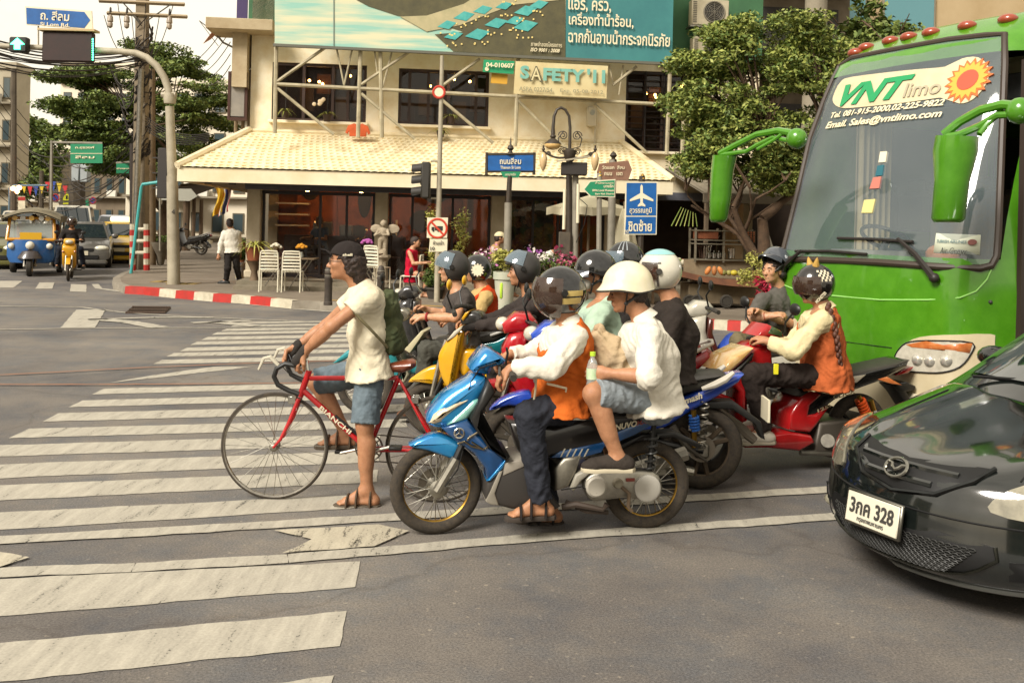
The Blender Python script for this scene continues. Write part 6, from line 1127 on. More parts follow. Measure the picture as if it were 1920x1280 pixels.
def car(name, label, cat, px, py, col_, L=4.3, W=1.72, Ht=1.45, hood=.95, hl=1.05, tail=.35, roof=None, rz_add=0., taxi=False, Yd=None):
 loc = G(px, py) if Yd is None else V((D(px, 420, Yd).x, Yd, 0)); hd = -SDIR; rz = math.atan2(hd.y, hd.x) + rz_add; t = thing(name, label, cat, loc, rz, 'vehicles waiting in the left street'); m = paint(col_, .3); w_ = W / 2; n = lambda *a: a
 b = MB(); b.slab([(0, .28), (.02, .55), (-.08, hood - .22), (-hl * .6, hood - .06), (-hl, hood), (-L + tail, hood + .02), (-L + .04, hood - .05), (-L, .5), (-L + .08, .26)], w_, 0, .14); b.build('body', m, t, smooth=35)
 gx0, gx1 = -hl + .02, -L + tail * .4; rx0, rx1 = -hl - .62, -L + tail + .45
 b = MB(); b.loft(taper(gx0, gx1, w_ - .07, hood - .02, rx0, rx1, w_ - .24, Ht - .05) + [[(rx0 - .15, -w_ + .36, Ht), (rx1 + .15, -w_ + .36, Ht), (rx1 + .15, w_ - .36, Ht), (rx0 - .15, w_ - .36, Ht)]]); b.build('cabin', m if roof is None else paint(roof, .35), t, smooth=0)
 G_ = mt('20282a', .05, coat=1., spec=.8); f = lambda x0, z0, w0, x1, z1, w1: None
 def pane(P, nm):
  P = [V(p_) for p_ in P]; c = sum(P, V()) / 4; nr = (P[1] - P[0]).cross(P[3] - P[0]).normalized()
  if nr.dot(c - V((-L / 2, 0, hood))) < 0: nr = -nr
  Q = [c + (p_ - c) * .9 + nr * .012 for p_ in P]; MB().add([tuple(q) for q in Q] + [tuple(q - nr * .03) for q in Q], [(0, 1, 2, 3), (0, 1, 5, 4), (1, 2, 6, 5), (2, 3, 7, 6), (3, 0, 4, 7)]).build(nm, G_, t, smooth=0)
 a0, a1 = w_ - .07, w_ - .24; zt, zb = Ht - .06, hood
 pane([(gx0, -a0, zb), (gx0, a0, zb), (rx0, a1, zt), (rx0, -a1, zt)], 'windscreen'); pane([(gx1, -a0, zb), (gx1, a0, zb), (rx1, a1, zt), (rx1, -a1, zt)], 'rear_window')
 for s_ in (-1, 1):
  for u0, u1 in ((.03, .5), (.52, .97)): pane([(gx0 + (gx1 - gx0) * u0, s_ * a0, zb), (gx0 + (gx1 - gx0) * u1, s_ * a0, zb), (rx0 + (rx1 - rx0) * u1, s_ * a1, zt), (rx0 + (rx1 - rx0) * u0, s_ * a1, zt)], 'side_window')
  for x_ in (-.75, -L + .75): b = MB(); wheel(b, (x_, s_ * (w_ - .08), .31), (0, s_, 0), .31, .2); b.build('wheel', [RUB, ALU], t)
  MB().ball((-.1, s_ * (w_ - .28), hood - .3), (.12, .24, .1), 12).build('headlight', mt('c9c6b4', .1, coat=1.), t); MB().ball((gx0 + .05, s_ * (w_ + .1), hood + .1), (.08, .12, .09), 10).build('mirror', m, t); MB().box((-L + .02, s_ * (w_ - .2), hood - .18), (.08, .3, .2), 0, .03).build('tail_light', mt('8a1a14', .2, coat=1.), t)
 b = MB(); b.box((.0, 0, hood - .36), (.06, W * .42, .12), 0, .02); b.box((.02, 0, .36), (.04, W * .6, .14), 0, .02); b.build('grille', mt('1b1b1a', .5), t); MB().box((.045, 0, .5), (.02, .4, .14)).build('number_plate', WSIGN, t); MB().box((.02, 0, .2), (.16, W * .9, .16), 0, .05).build('bumper', m, t)
 if taxi: MB().box(((rx0 + rx1) / 2 + .3, 0, Ht + .1), (.22, .75, .2), 0, .05).build('taxi_sign', mt('d8cf9a', .4, em=.6), t)
 return t
car('parked_car', 'grey sedan behind the yellow scooter rider', 'car', 152, 503, '5b5852', 4.4, 1.75, 1.5, .95)
car('taxi', 'yellow taxi with a roof sign behind the grey sedan', 'taxi', 222, 494, 'c8a012', 4.5, 1.75, 1.5, .98, taxi=True)
car('parked_car', 'dark car with a yellow green reflection at the left edge of the photo', 'car', -22, 505, '5d5a24', 4.4, 1.75, 1.45)
car('parked_car', 'silver white car behind the blue tuk tuk', 'car', 12, 487, 'a8a49a', 4.4, 1.75, 1.55)
car('sport_utility_vehicle', 'dark SUV with a pale roof far back at the left', 'SUV', 28, 0, '3d3a38', 4.6, 1.85, 1.85, 1.15, roof='b0aa9a', Yd=46)
car('van', 'white passenger van standing tall behind the tuk tuk and grey sedan', 'van', 132, 0, 'b5b0a0', 4.9, 1.9, 2.15, 1.2, .7, .15, Yd=43)
car('pickup_truck', 'white and blue pickup far back beside the utility pole', 'pickup', 212, 0, 'a8aab0', 4.8, 1.8, 1.75, 1.1, Yd=46); car('parked_car', 'blue car half behind the guard frame', 'car', 243, 0, '2a4a9a', 4.3, 1.75, 1.5, Yd=42)
q = G(57, 517); hd = -SDIR; t = thing('tuk_tuk', 'blue three wheeled tuk tuk with yellow windscreen frame and dark canopy', 'tuk tuk', q, math.atan2(hd.y, hd.x)); TB = paint('2a5c96', .35); TY = paint('c98a18', .35)
b = MB(); b.loft([[(x_ + .0, y_ * wv, z_) for x_, y_ in ((.05, -1), (.22, -.55), (.26, 0), (.22, .55), (.05, 1), (-.3, 1), (-.3, -1))] for wv, z_ in ((.52, .38), (.6, .55), (.6, .92), (.56, 1.02))]); b.build('front_panel', TB, t, smooth=50)
b = MB(); [b.tube(P, .045, 8) for P in ([(.1, -.6, 1.0), (-.1, -.56, 1.62)], [(.1, .6, 1.0), (-.1, .56, 1.62)], [(-.1, -.56, 1.62), (-.1, .56, 1.62)], [(.12, -.6, 1.02), (.12, .6, 1.02)])]; b.build('windscreen_frame', TY, t); MB().add([(.1, -.55, 1.05), (.1, .55, 1.05), (-.08, .52, 1.6), (-.08, -.52, 1.6)], [(0, 1, 2, 3)]).build('windscreen', glass('b8c0b8', .05, .45), t, smooth=0)
b = MB(); b.grid(lambda u, v: V((.2 - 2.7 * u, -.75 + 1.5 * v, 1.66 + .22 * math.sin(math.pi * v) + .05 * math.sin(math.pi * u) - .1 * max(0, .1 - u) * 8)), 12, 12); b.grid(lambda u, v: V((.2 - 2.7 * u, -.75 + 1.5 * v, 1.62 + .22 * math.sin(math.pi * v) + .05 * math.sin(math.pi * u) - .1 * max(0, .1 - u) * 8)), 12, 12); [b.box((-1.15, s_ * .74, 1.6), (2.6, .03, .18)) for s_ in (-1, 1)]; b.build('canopy', mt('8a8068', .8, n=(2, .3), c2='4a4436'), t)
b = MB(); b.box((-1.5, 0, .6), (1.7, 1.3, .5), 0, .06); b.box((-.6, 0, .42), (1.4, 1.0, .12), 0, .03); b.build('rear_body', TB, t); MB().box((-1.6, 0, .95), (.6, 1.15, .18), 0, .05).box((-1.95, 0, 1.2), (.15, 1.15, .5), 0, .05).build('bench', mt('5a1f1a', .6), t); MB().box((-.65, 0, .85), (.5, .5, .12), 0, .04).build('driver_seat', mt('2b2320', .6), t)
b = MB(); [b.tube([(x_, s_ * .66, .8), (x_, s_ * .68, 1.64)], .03, 6) for x_ in (-.9, -2.2) for s_ in (-1, 1)]; b.build('canopy_post', STEEL, t)
b = MB(); wheel(b, (.28, 0, .27), (0, 1, 0), .27, .14); b.build('front_wheel', [RUB, ALU], t)
for s_ in (-1, 1): b = MB(); wheel(b, (-1.75, s_ * .62, .27), (0, s_, 0), .27, .16); b.build('rear_wheel', [RUB, ALU], t); MB().tube([(.28, s_ * .13, .27), (.16, s_ * .13, .75)], .04, 8).build('fork', CHR, t); MB().ball((.16, s_ * .48, .84), (.08, .09, .09), 12).build('side_lamp', mt('c8c4b4', .1, coat=1.), t)
b = MB(); b.lathe([(.0, .25), (.2, .2), (.3, .06), (.32, 0), (.0, .0)], (.25, 0, .5), (0, 0, 1), 18); b.build('mudguard', mt('3a3434', .4, coat=.5), t); MB().ball((.3, 0, .86), (.1, .12, .12), 14).build('headlight', mt('c8c4b4', .1, coat=1.), t); MB().box((.16, 0, 1.12), (.03, .55, .2)).build('number_plate', mt('c99a1a', .5), t)
b = MB(); [b.cyl((.02, y_, 1.62), (.07, y_, 1.62), .07, n=12, m=k % 2) for k, y_ in enumerate((-.42, -.22, .0, .25, .42))]; b.build('roof_lamp', [mt('c89a20', .3, coat=1.), mt('b8b8b0', .3, coat=1.)], t)
TUK = t
class Surf:
 """a curved panel fn(a, b) of a thing; finds where a sight line meets it, and lays flush parts on it"""
 def __init__(s, t, fn, ar, br, n=150):
  s.t = t; s.fn = fn; s.M = t.matrix_basis.copy(); s.M = Matrix.Translation(t.location) @ Matrix.Rotation(t.rotation_euler.z, 4, 'Z'); A = np.linspace(*ar, n); B = np.linspace(*br, n); s.tab = []
  for a in A:
   for b in B: p = s.M @ fn(a, b) - EYEP; s.tab.append((a, b, CX + F * p.dot(RGT) / p.y, CY - F * p.dot(UPV) / p.y, p.y))
  s.tab = np.array(s.tab); s.da = (ar[1] - ar[0]) / n; s.db = (br[1] - br[0]) / n
 def inv(s, px, py):
  d = (s.tab[:, 2] - px) ** 2 + (s.tab[:, 3] - py) ** 2; m = d.min(); k = np.argmin(np.where(d < m + 30, s.tab[:, 4] + d * .05, 1e9)); a, b = s.tab[k, 0], s.tab[k, 1]
  def pj(a, b): p = s.M @ s.fn(a, b) - EYEP; return np.array([CX + F * p.dot(RGT) / p.y, CY - F * p.dot(UPV) / p.y])
  for _ in range(3):
   q = pj(a, b); J = np.stack([(pj(a + 1e-3, b) - q) / 1e-3, (pj(a, b + 1e-3) - q) / 1e-3], 1)
   if abs(np.linalg.det(J)) < 1e3: break
   st = np.linalg.solve(J, np.array([px, py]) - q); a += float(np.clip(st[0], -s.da, s.da)); b += float(np.clip(st[1], -s.db, s.db))
  return a, b
 def __call__(s, a, b, l=0.):
  p = s.fn(a, b); e = 1e-3; n = (s.fn(a + e, b) - p).cross(s.fn(a, b + e) - p)
  if n.length < 1e-12: return p
  n.normalize(); c = s.M.inverted() @ EYEP
  if n.dot(c - p) < 0: n = -n
  return p + n * l
 def patch(s, px, mats, name, parent, lift=.006, rings=4, c=None, m=0):
  pl = [s.inv(*q) for q in px]; b = MB(); b.fan(pl, s, s.inv(*c) if c else None, rings, 0, lift); return b.build(name, mats, parent, smooth=50)
 def line(s, px, r, mat, name, parent, lift=.004, n=6): return MB().tube([s(*s.inv(*q), lift) for q in px], r, n).build(name, mat, parent)
 def text(s, txt, a, b, h, w, mat, parent, lift=.012, **kw):
  o = letters(txt, (V((0, 0, 0)), V((1, 0, 0)), V((0, 1, 0))), h, mat, None, fit=w, **kw); off = V(o.location)
  for v in o.data.vertices: c = v.co + off; v.co = s(a + c.x, b + c.y, lift + c.z * .3)
  o.location = (0, 0, 0); o.parent = parent; return o
def smooth_poly(pts, k=4):
 out = []; n = len(pts)
 for i in range(n):
  p0, p1, p2, p3 = [V((*pts[(i + j) % n], 0)) for j in (-1, 0, 1, 2)]
  for q in range(k): t = q / k; r = .5 * ((2 * p1) + (p2 - p0) * t + (2 * p0 - 5 * p1 + 4 * p2 - p3) * t * t + (3 * p1 - p0 - 3 * p2 + p3) * t ** 3); out.append((r.x, r.y))
 return out
hb = V((-.885, -.466, 0)).normalized(); bus = thing('coach', 'big green and cream tour coach with a huge windscreen waiting behind the motorcycles', 'bus', V((3.05, 8.2, 0)) + hb * .25, math.atan2(hb.y, hb.x))
def bfront(y, z):
 w_ = 1.22 if z < 1.5 else 1.22 - .1 * ((z - 1.5) / 2) ** 1.5
 q = min(abs(y) / w_, 1.); x = -.14 * q * q - .34 * max(0, (q - .72) / .28) ** 2.2
 if z > 1.35: x -= .72 * ((z - 1.35) / 2.1) ** 1.45
 else: x -= .05 * (1.35 - z) ** 2
 if z > 3.35: x -= 1.3 * (z - 3.35) ** 1.3
 return V((x, max(-w_, min(w_, y)), z))
BG = paint('3d7512', .24, (8, .25), '4c851c'); BW = paint('c9bd9f', .3, (3, .3), 'b7a988'); BDK = mt('17181a', .25, coat=.5)
b = MB(); rings = []
for z in (0.28, .45, .66, .8, 1.0, 1.2, 1.35, 1.6, 1.9, 2.2, 2.5, 2.8, 3.05, 3.25, 3.37, 3.46, 3.54, 3.6, 3.63):
 top_ = max(0, (z - 3.35) / .28); w_ = abs(bfront(9, z).y) - .22 * top_ ** 2; ring = [bfront(w_ * math.sin(math.pi / 2 * k / 14), z) for k in range(-14, 15)]
 ring = [V((p.x, max(-w_, min(w_, p.y)), p.z)) for p in ring]; ring += [V((-3, w_, z)), V((-7, w_, z)), V((-11 + .1 * top_, w_, z)), V((-11 + .1 * top_, -w_, z)), V((-7, -w_, z)), V((-3, -w_, z))]; rings.append(ring)
b.loft(rings); N_ = len(rings[0]); op = [k for k, f in enumerate(b.f[:-2]) if 1.55 < b.v[f[0]][2] < 3.2 and 3 <= k % N_ <= 24]; b.m = [1 if b.v[f[2]][2] < .67 else 0 for f in b.f]; b.f = [f for k, f in enumerate(b.f) if k not in set(op)]; b.m = [m_ for k, m_ in enumerate(b.m) if k not in set(op)]; b.build('body', [BG, BW], bus, smooth=50)
BF = Surf(bus, bfront, (-1.22, 1.22), (.28, 3.63))
BF.patch(smooth_poly([(1664, 770), (1668, 735), (1676, 695), (1690, 655), (1712, 636), (1745, 629), (1800, 627), (1858, 626), (1864, 640), (1864, 720), (1858, 768), (1760, 775)], 2), BW, 'lamp_skirt', bus, .012, 6, c=(1770, 705)); BF.patch([(1452, 584), (1470, 586), (1492, 598), (1510, 622), (1526, 660), (1534, 690), (1500, 712), (1464, 698), (1454, 640)], BW, 'lamp_skirt', bus, .005)
LENS = mt('9a9484', .08, coat=1., n=(14, .1), c2='c9c4b4'); AMB = mt('a8552a', .15, coat=1., n=(20, .3), c2='c07a44')
o = BF.patch(smooth_poly([(1680, 672), (1690, 652), (1710, 640), (1760, 638), (1822, 642), (1818, 664), (1800, 686), (1770, 697), (1730, 697), (1690, 692)], 3), LENS, 'headlight', bus, .02, 6); BF.patch([(1702, 645), (1740, 638.5), (1822, 642), (1817, 661), (1770, 656), (1712, 650)], AMB, 'indicator', o, .024, c=(1765, 648)); BF.line(smooth_poly([(1680, 672), (1690, 652), (1710, 640), (1760, 638), (1822, 642), (1818, 664), (1800, 686), (1770, 697), (1730, 697), (1690, 692)], 3) + [(1680, 672)], .006, BDK, 'rim', o, .02)
for q in ((1745, 676), (1775, 676), (1722, 674)): a_ = BF.inv(*q); MB().ball(BF(*a_, -.005), .055, 12).build('reflector', mt('c8c4b8', .1, .6), o)
BF.patch(smooth_poly([(1452, 612), (1475, 612), (1495, 632), (1505, 655), (1480, 656), (1454, 642)], 2), AMB, 'headlight', bus, .014)
WS = [(1468, 480), (1478, 440), (1500, 350), (1520, 262), (1538, 190), (1552, 140), (1566, 122), (1600, 110), (1680, 94), (1780, 76), (1850, 68), (1884, 66), (1884, 120), (1880, 220), (1876, 320), (1872, 420), (1868, 480), (1858, 498), (1838, 503), (1760, 500), (1650, 492), (1540, 487), (1482, 486)]
ctr = (1690, 300)
BF.patch(WS, mt('6d7c84', .02, coat=1., spec=1., alpha=.36, n=(.6, .2), c2='8f9a9a'), 'windscreen', bus, .008, 9, ctr); BF.line(WS + [WS[0]], .028, mt('3a3028', .5), 'rubber_seal', bus, .006, 8)  # pale grey-blue glass colour stands in for sky reflection and haze
def bp(px, py, l=.02): return BF(*BF.inv(px, py), l)
b = MB(); b.box((-1.05, 0, 1.3), (.75, 2.2, .42), 0, .1); b.box((-.75, -.45, 1.55), (.3, .8, .14), 0, .05); b.build('dashboard', mt('6a6c62', .6), bus); b = MB(); b.torus((-1.05, -.5, 1.72), (-.5, 0, .86), .24, .02, 32, 8); b.tube([(-1.05, -.5, 1.72), (-.85, -.5, 1.4)], .035, 8); b.tube([(-1.07, -.73, 1.72), (-1.07, -.27, 1.72)], .016, 6); b.build('steering_wheel', BDK, bus)
b = MB(); b.box((-4.4, 0, 1.9), (.06, 2.3, 3)); b.box((-2.6, 0, 1.02), (3.8, 2.3, .06)); b.box((-2.9, 0, 3.3), (3.0, 2.1, .05)); b.build('cab_lining', mt('a39c86', .8), bus, smooth=0)
for x_, ys in ((-1.7, (-.5,)), (-2.5, (-.75, -.3, .4, .85)), (-3.4, (-.75, -.3, .4, .85))):
 for y_ in ys: b = MB(); b.box((x_, y_, 1.45), (.45, .42, .16), 0, .05); b.box((x_ - .22, y_, 1.85), (.14, .42, .8), 0, .06); b.box((x_ - .24, y_, 2.3), (.1, .24, .18), 0, .04, None); b.build('seat', mt('3a4248', .8, n=(8, .3), c2='56401f'), bus)
for s_ in (-1, 1): b = MB(); b.grid(lambda u, v: V((-1.2 - .5 * u, s_ * (1.02 + .03 * math.sin(u * 40)), 1.5 + 1.6 * v)), 40, 3); b.build('curtain', mt('a89c78', .8), bus)
b = MB(); b.box((-1.1, .2, 3.02), (.03, 1.7, .22), 0, .01); b.build('sun_visor', mt('2a2c2c', .6), bus); b = MB(); b.ball((-1.0, .15, 1.6), (.12, .16, .1), 12); b.build('dash_ornament', mt('a86a3a', .6), bus)
BAN = mt('c6bb9c', .45, n=(4, .3), c2='b5a886'); VG = mt('1d8a52', .4)
BF.patch(smooth_poly([(1566, 178), (1578, 156), (1600, 146), (1700, 134), (1784, 126), (1806, 112), (1836, 110), (1856, 130), (1850, 160), (1826, 188), (1800, 196), (1780, 184), (1700, 194), (1600, 204), (1574, 202), (1564, 192)], 3), BAN, 'banner', bus, .016, 6, (1700, 164))
P0, P1 = BF.inv(1584, 175), BF.inv(1722, 160); hgt = BF.inv(1620, 150)[1] - BF.inv(1620, 192)[1]
def btext(t_, x0, y0, x1, y1, h_, m_, **kw):
 a0, b0 = BF.inv(x0, y0); a1, b1 = BF.inv(x1, y1); hh = BF.inv((x0 + x1) / 2, (y0 + y1) / 2 - h_ / 2)[1] - BF.inv((x0 + x1) / 2, (y0 + y1) / 2 + h_ / 2)[1]; return BF.text(t_, a0, (b0 + b1) / 2, hh, a1 - a0, m_, bus, kw.pop('lift', .026), **kw)
btext('VNT', 1583, 180, 1712, 166, 40, VG, bold=.04, shear=.35); btext('limo', 1700, 172, 1768, 165, 26, mt('a0977f', .5), bold=.01); btext('Tel. 081-915-2000,02-225-9822', 1562, 217, 1772, 198, 13, CRM, bold=.025, shear=.2, lift=.022); btext('Email. Sales@vntlimo.com', 1553, 237, 1768, 218, 17, CRM, bold=.025, shear=.2, lift=.022)
cx_, cz_ = BF.inv(1817, 153); b = MB()
for r0, m_, k, l in ((.19, 0, 18, .022), (.16, 1, 18, .026)): b.fan([(cx_ + r0 * (1 if j % 2 else .76) * math.cos(j * math.pi / k), cz_ + r0 * (1 if j % 2 else .76) * math.sin(j * math.pi / k)) for j in range(2 * k)], BF, None, 2, m_, l)
b.fan([(cx_ + .085 * math.cos(j * .3142), cz_ + .085 * math.sin(j * .3142)) for j in range(20)], BF, None, 2, 2, .03); b.build('sunflower_emblem', [mt('b8622c', .5), mt('cf9a3c', .5), mt('b84c34', .5)], bus)
for pxs, m_ in ((((1652, 286), (1665, 285), (1662, 305), (1649, 306)), WSIGN), (((1647, 312), (1659, 310), (1656, 330), (1643, 331)), mt('1f5a66', .5)), (((1639, 334), (1654, 332), (1650, 354), (1632, 355)), mt('b06a5c', .5)), (((1622, 376), (1643, 374), (1637, 400), (1617, 400)), mt('c4b878', .5))): BF.patch(pxs, m_, 'sticker', bus, .014, 1)
BF.patch(((1757, 438), (1838, 441), (1836, 478), (1752, 474)), mt('b9bda8', .5), 'crew_card', bus, .014, 2); btext('TURKISH AIRLINES', 1759, 453, 1812, 455, 6, mt('4a6a70', .5), bold=.01, lift=.022); btext('Air Crew', 1766, 470, 1812, 473, 12, mt('3c4038', .5), lift=.022); a_ = BF.inv(1822, 455); MB().fan([(a_[0] + .022 * math.cos(j * .42), a_[1] + .022 * math.sin(j * .42)) for j in range(15)], BF, None, 1, 0, .024).build('round_emblem', mt('7a4a44', .5), bus)
BF.line([(1452, 524), (1470, 534), (1500, 546), (1560, 554), (1650, 562), (1740, 562), (1800, 558), (1830, 546), (1850, 524), (1858, 506)], .006, mt('8fc46a', .4), 'coach_line', bus, .003); BF.line([(1580, 640), (1640, 648), (1672, 652)], .004, BDK, 'panel_gap', bus, .001)
def wiper(P, nm='wiper'):
 b = MB(); b.tube([bp(*q, .05) for q in P[:3]], [.03, .022, .014], 6); b.ball(bp(*P[0], .04), .04, 10); b.tube([bp(*q, .03) for q in P[3:]], .012, 6); b.build(nm, mt('241f1b', .5), bus)
wiper(((1757, 522), (1722, 478), (1690, 450), (1575, 448), (1640, 450), (1716, 455))); wiper(((1474, 515), (1480, 498), (1510, 472), (1496, 472), (1560, 472), (1630, 478)))
for px_, py_ in ((1605, 86), (1625, 76), (1690, 50), (1722, 44), (1760, 38), (1830, 24), (1900, 16)):
 a_ = BF.inv(px_, py_ + 14); p = BF(a_[0], min(a_[1], 3.56), .0); MB().ball((p.x, p.y, p.z), (.08, .085, .05), 12).build('marker_lamp', mt('8a3a22', .3, coat=.6), bus)
Bi = BF.M.inverted(); hbv = hb
def bpl(px, py, x): return Bi @ PL(px, py, BF.M @ V((x, 0, 0)), hb)
def mirror(ball_, arms, head, x):
 t_ = MB(); [t_.tube([bpl(*q, x + .12 * i / max(1, len(A) - 1)) for i, q in enumerate(A)], r_, 8) for A, r_ in arms]; t_.ball(bpl(*ball_, x - .02), .09, 14); o = t_.build('mirror_arm', BG, bus)
 P = [bpl(*q, x + .14) for q in head]; n = len(P) // 2; b = MB(); rings = []
 for i in range(n): l, r_ = P[i], P[-1 - i]; c = (l + r_) / 2; hw = (r_ - l).length / 2; rings.append([c + V((hw * 1.0 * math.sin(a), 0, 0)) + (r_ - l).normalized() * hw * math.cos(a) for a in [2 * math.pi * j / 14 for j in range(14)]])
 b.loft(rings); b.build('mirror_head', BG, o, smooth=60)
mirror((1494, 260), (([(1500, 252), (1460, 245), (1420, 252), (1380, 272), (1350, 288)], .03), ([(1490, 266), (1450, 258), (1420, 272), (1400, 284), (1352, 290)], .022), ([(1478, 242), (1452, 262), (1420, 280)], .016)), ((1344, 292), (1340, 330), (1338, 380), (1336, 410), (1338, 417), (1354, 417), (1358, 410), (1364, 370), (1368, 320), (1374, 292)), .35)
mirror((1912, 208), (([(1920, 200), (1880, 196), (1840, 206), (1800, 228), (1770, 252)], .032), ([(1915, 214), (1870, 216), (1838, 236), (1800, 252), (1775, 256)], .026), ([(1880, 205), (1850, 234), (1836, 252)], .02)), ((1762, 256), (1757, 285), (1758, 340), (1752, 410), (1756, 417), (1798, 417), (1804, 410), (1812, 340), (1826, 285), (1828, 256)), .3)
b = MB(); b.box((-.95, 1.215, 1.75), (.95, .03, 2.7), 0, .01); b.build('door', mt('20201e', .05, coat=1.), bus); b = MB(); [b.box((x_, 1.23, 1.75), (.06, .04, 2.72)) for x_ in (-.5, -.95, -1.42)]; b.build('door_frame', mt('2c211a', .5), bus, smooth=0)
for s_ in (-1, 1):
 for k in range(5): MB().box((-2.6 - 1.7 * k, s_ * 1.19, 2.35), (1.6, .06, 1.1), 0, .02).build('side_window', DGLS if False else mt('20282a', .05, coat=1.), bus)
 MB().box((-6.3, s_ * 1.225, .62), (9.2, .012, .6), 0).build('side_skirt', BW, bus, smooth=0)
 for x_ in (-2.6, -8.6): b = MB(); wheel(b, (x_, s_ * 1.06, .5), (0, s_, 0), .5, .3); b.build('wheel', [RUB, ALU], bus)
q = BF.inv(1857, 540);
for q in ((1857, 566), (1860, 700), (1857, 756)): MB().ball(bp(*q, .0), .016, 8).build('bolt', mt('3a3a34', .5), bus)
hc = V((-.9, -.435, 0)).normalized(); blk = thing('saloon_car', 'glossy black saloon car nosing into the photo at lower right', 'car', V((1.86, 4.66, 0)), math.atan2(hc.y, hc.x))
CP = [(-.16, .15), (-.05, .19), (0, .29), (-.01, .42), (-.035, .54), (-.1, .655), (-.32, .735), (-.7, .815), (-1.08, .885), (-1.18, .905), (-1.9, 1.36), (-2.4, 1.46), (-3.3, 1.44), (-4.0, 1.05), (-4.35, .95), (-4.45, .6), (-4.4, .25)]
EP = [(-.62, .18), (-.52, .23), (-.47, .31), (-.49, .44), (-.53, .55), (-.60, .65), (-.78, .695), (-1.05, .765), (-1.32, .84), (-1.42, .875), (-2.1, 1.27), (-2.5, 1.36), (-3.2, 1.34), (-3.9, 1.0), (-4.2, .92), (-4.25, .6), (-4.2, .28)]
HW = [.74, .82, .86, .865, .865, .86, .85, .84, .83, .81, .62, .58, .58, .7, .78, .82, .8]
def crm(L_, u):
 u = max(0, min(len(L_) - 1.001, u)); i = int(u); t = u - i; g = lambda k: L_[max(0, min(len(L_) - 1, k))]; p0, p1, p2, p3 = [V(q) if not isinstance(q, float) else q for q in (g(i - 1), g(i), g(i + 1), g(i + 2))]
 return .5 * (2 * p1 + (p2 - p0) * t + (2 * p0 - 5 * p1 + 4 * p2 - p3) * t * t + (3 * p1 - p0 - 3 * p2 + p3) * t ** 3)
def cs(u, v):
 c, e, w_ = crm(CP, u), crm(EP, u), crm(HW, u); a = abs(v); kx = a ** 2.3; kz = a ** 3.2; hood_ = .022 * sstep(5, 6.2, u) * (1 - sstep(8.3, 9, u)) * (sstep(.42, .55, a) - sstep(.75, 1, a) - .5 * (1 - sstep(.0, .3, a)))
 return V((c[0] + (e[0] - c[0]) * kx, v * w_, c[1] + (e[1] - c[1]) * kz + hood_))
CB = mt('0d100f', .12, coat=1., n=(9, .2), c2='161a18', spec=.7); CBK = mt('0a0a0a', .55)
b = MB(); b.grid(lambda a, c: cs(16 * a, -1 + 2 * c), 128, 40); b.build('front_shell', CB, blk, smooth=45)
b = MB()
for s_ in (-1, 1):
 P = []
 for k in range(61):
  u = 16 * k / 60; e = cs(u, s_); zb_ = min(e.z, .92); P.append([e, V((e.x, s_ * max(abs(e.y), .80 if e.z > .9 else abs(e.y)), zb_)), V((e.x, s_ * max(.865, abs(e.y)) if -4.2 < e.x < -.6 else e.y, zb_ * .72)), V((e.x, s_ * (max(.85, abs(e.y)) if -4.2 < e.x < -.6 else abs(e.y)), .2))])
 b.add([p for r_ in P for p in r_], [(k * 4 + j, k * 4 + j + 1, k * 4 + j + 5, k * 4 + j + 4) for k in range(60) for j in range(3)])
b.build('side_panel', CB, blk, smooth=45)
for s_ in (-1, 1):
 for x_ in (-.98, -3.6): b = MB(); wheel(b, (x_, s_ * .79, .315), (0, s_, 0), .315, .21); b.build('wheel', [RUB, ALU], blk); MB().torus((x_, s_ * .868, .32), (0, 1, 0), .345, .025, 30, 6, flat=.6, arc=(0, 1)).build('wheel_arch', CBK, blk)
b = MB(); b.grid(lambda a, c: cs(9.15 + 1.0 * a, -.93 + 1.86 * c) + V((.012, 0, .012)), 8, 16); b.build('windscreen', mt('1a2422', .03, coat=1., spec=1.), blk); b = MB(); b.grid(lambda a, c: cs(12.2 + .75 * a, -.9 + 1.8 * c) + V((-.012, 0, .012)), 6, 12); b.build('rear_window', mt('1a2422', .03, coat=1.), blk)
for s_ in (-1, 1):
 for u0, u1 in ((9.75, 10.9), (11.0, 12.2)):
  P = [V((e.x, s_ * (abs(e.y) * (1 - f) + .81 * f + .012), e.z * (1 - f) + .93 * f)) for u_, f in ((u0, .12), (u1, .12), (u1, .88), (u0, .88)) for e in (cs(u_, s_),)]; MB().add([tuple(p) for p in P] + [tuple(p - V((0, s_ * .03, 0))) for p in P], [(0, 1, 2, 3), (0, 1, 5, 4), (1, 2, 6, 5), (2, 3, 7, 6), (3, 0, 4, 7)]).build('side_window', mt('1a2422', .03, coat=1.), blk, smooth=0)
CF = Surf(blk, cs, (0, 9.4), (-1, 1), 170); cc = lambda u, v, l=0.: CF(u, v, l)
def cp(poly, mats, name, par=None, lift=.006, rings=3): b = MB(); b.fan(poly, cc, None, rings, 0, lift); return b.build(name, mats, par or blk, smooth=45)
HLM = mt('5f5c50', .1, coat=1., n=(11, .1), c2='98927e')
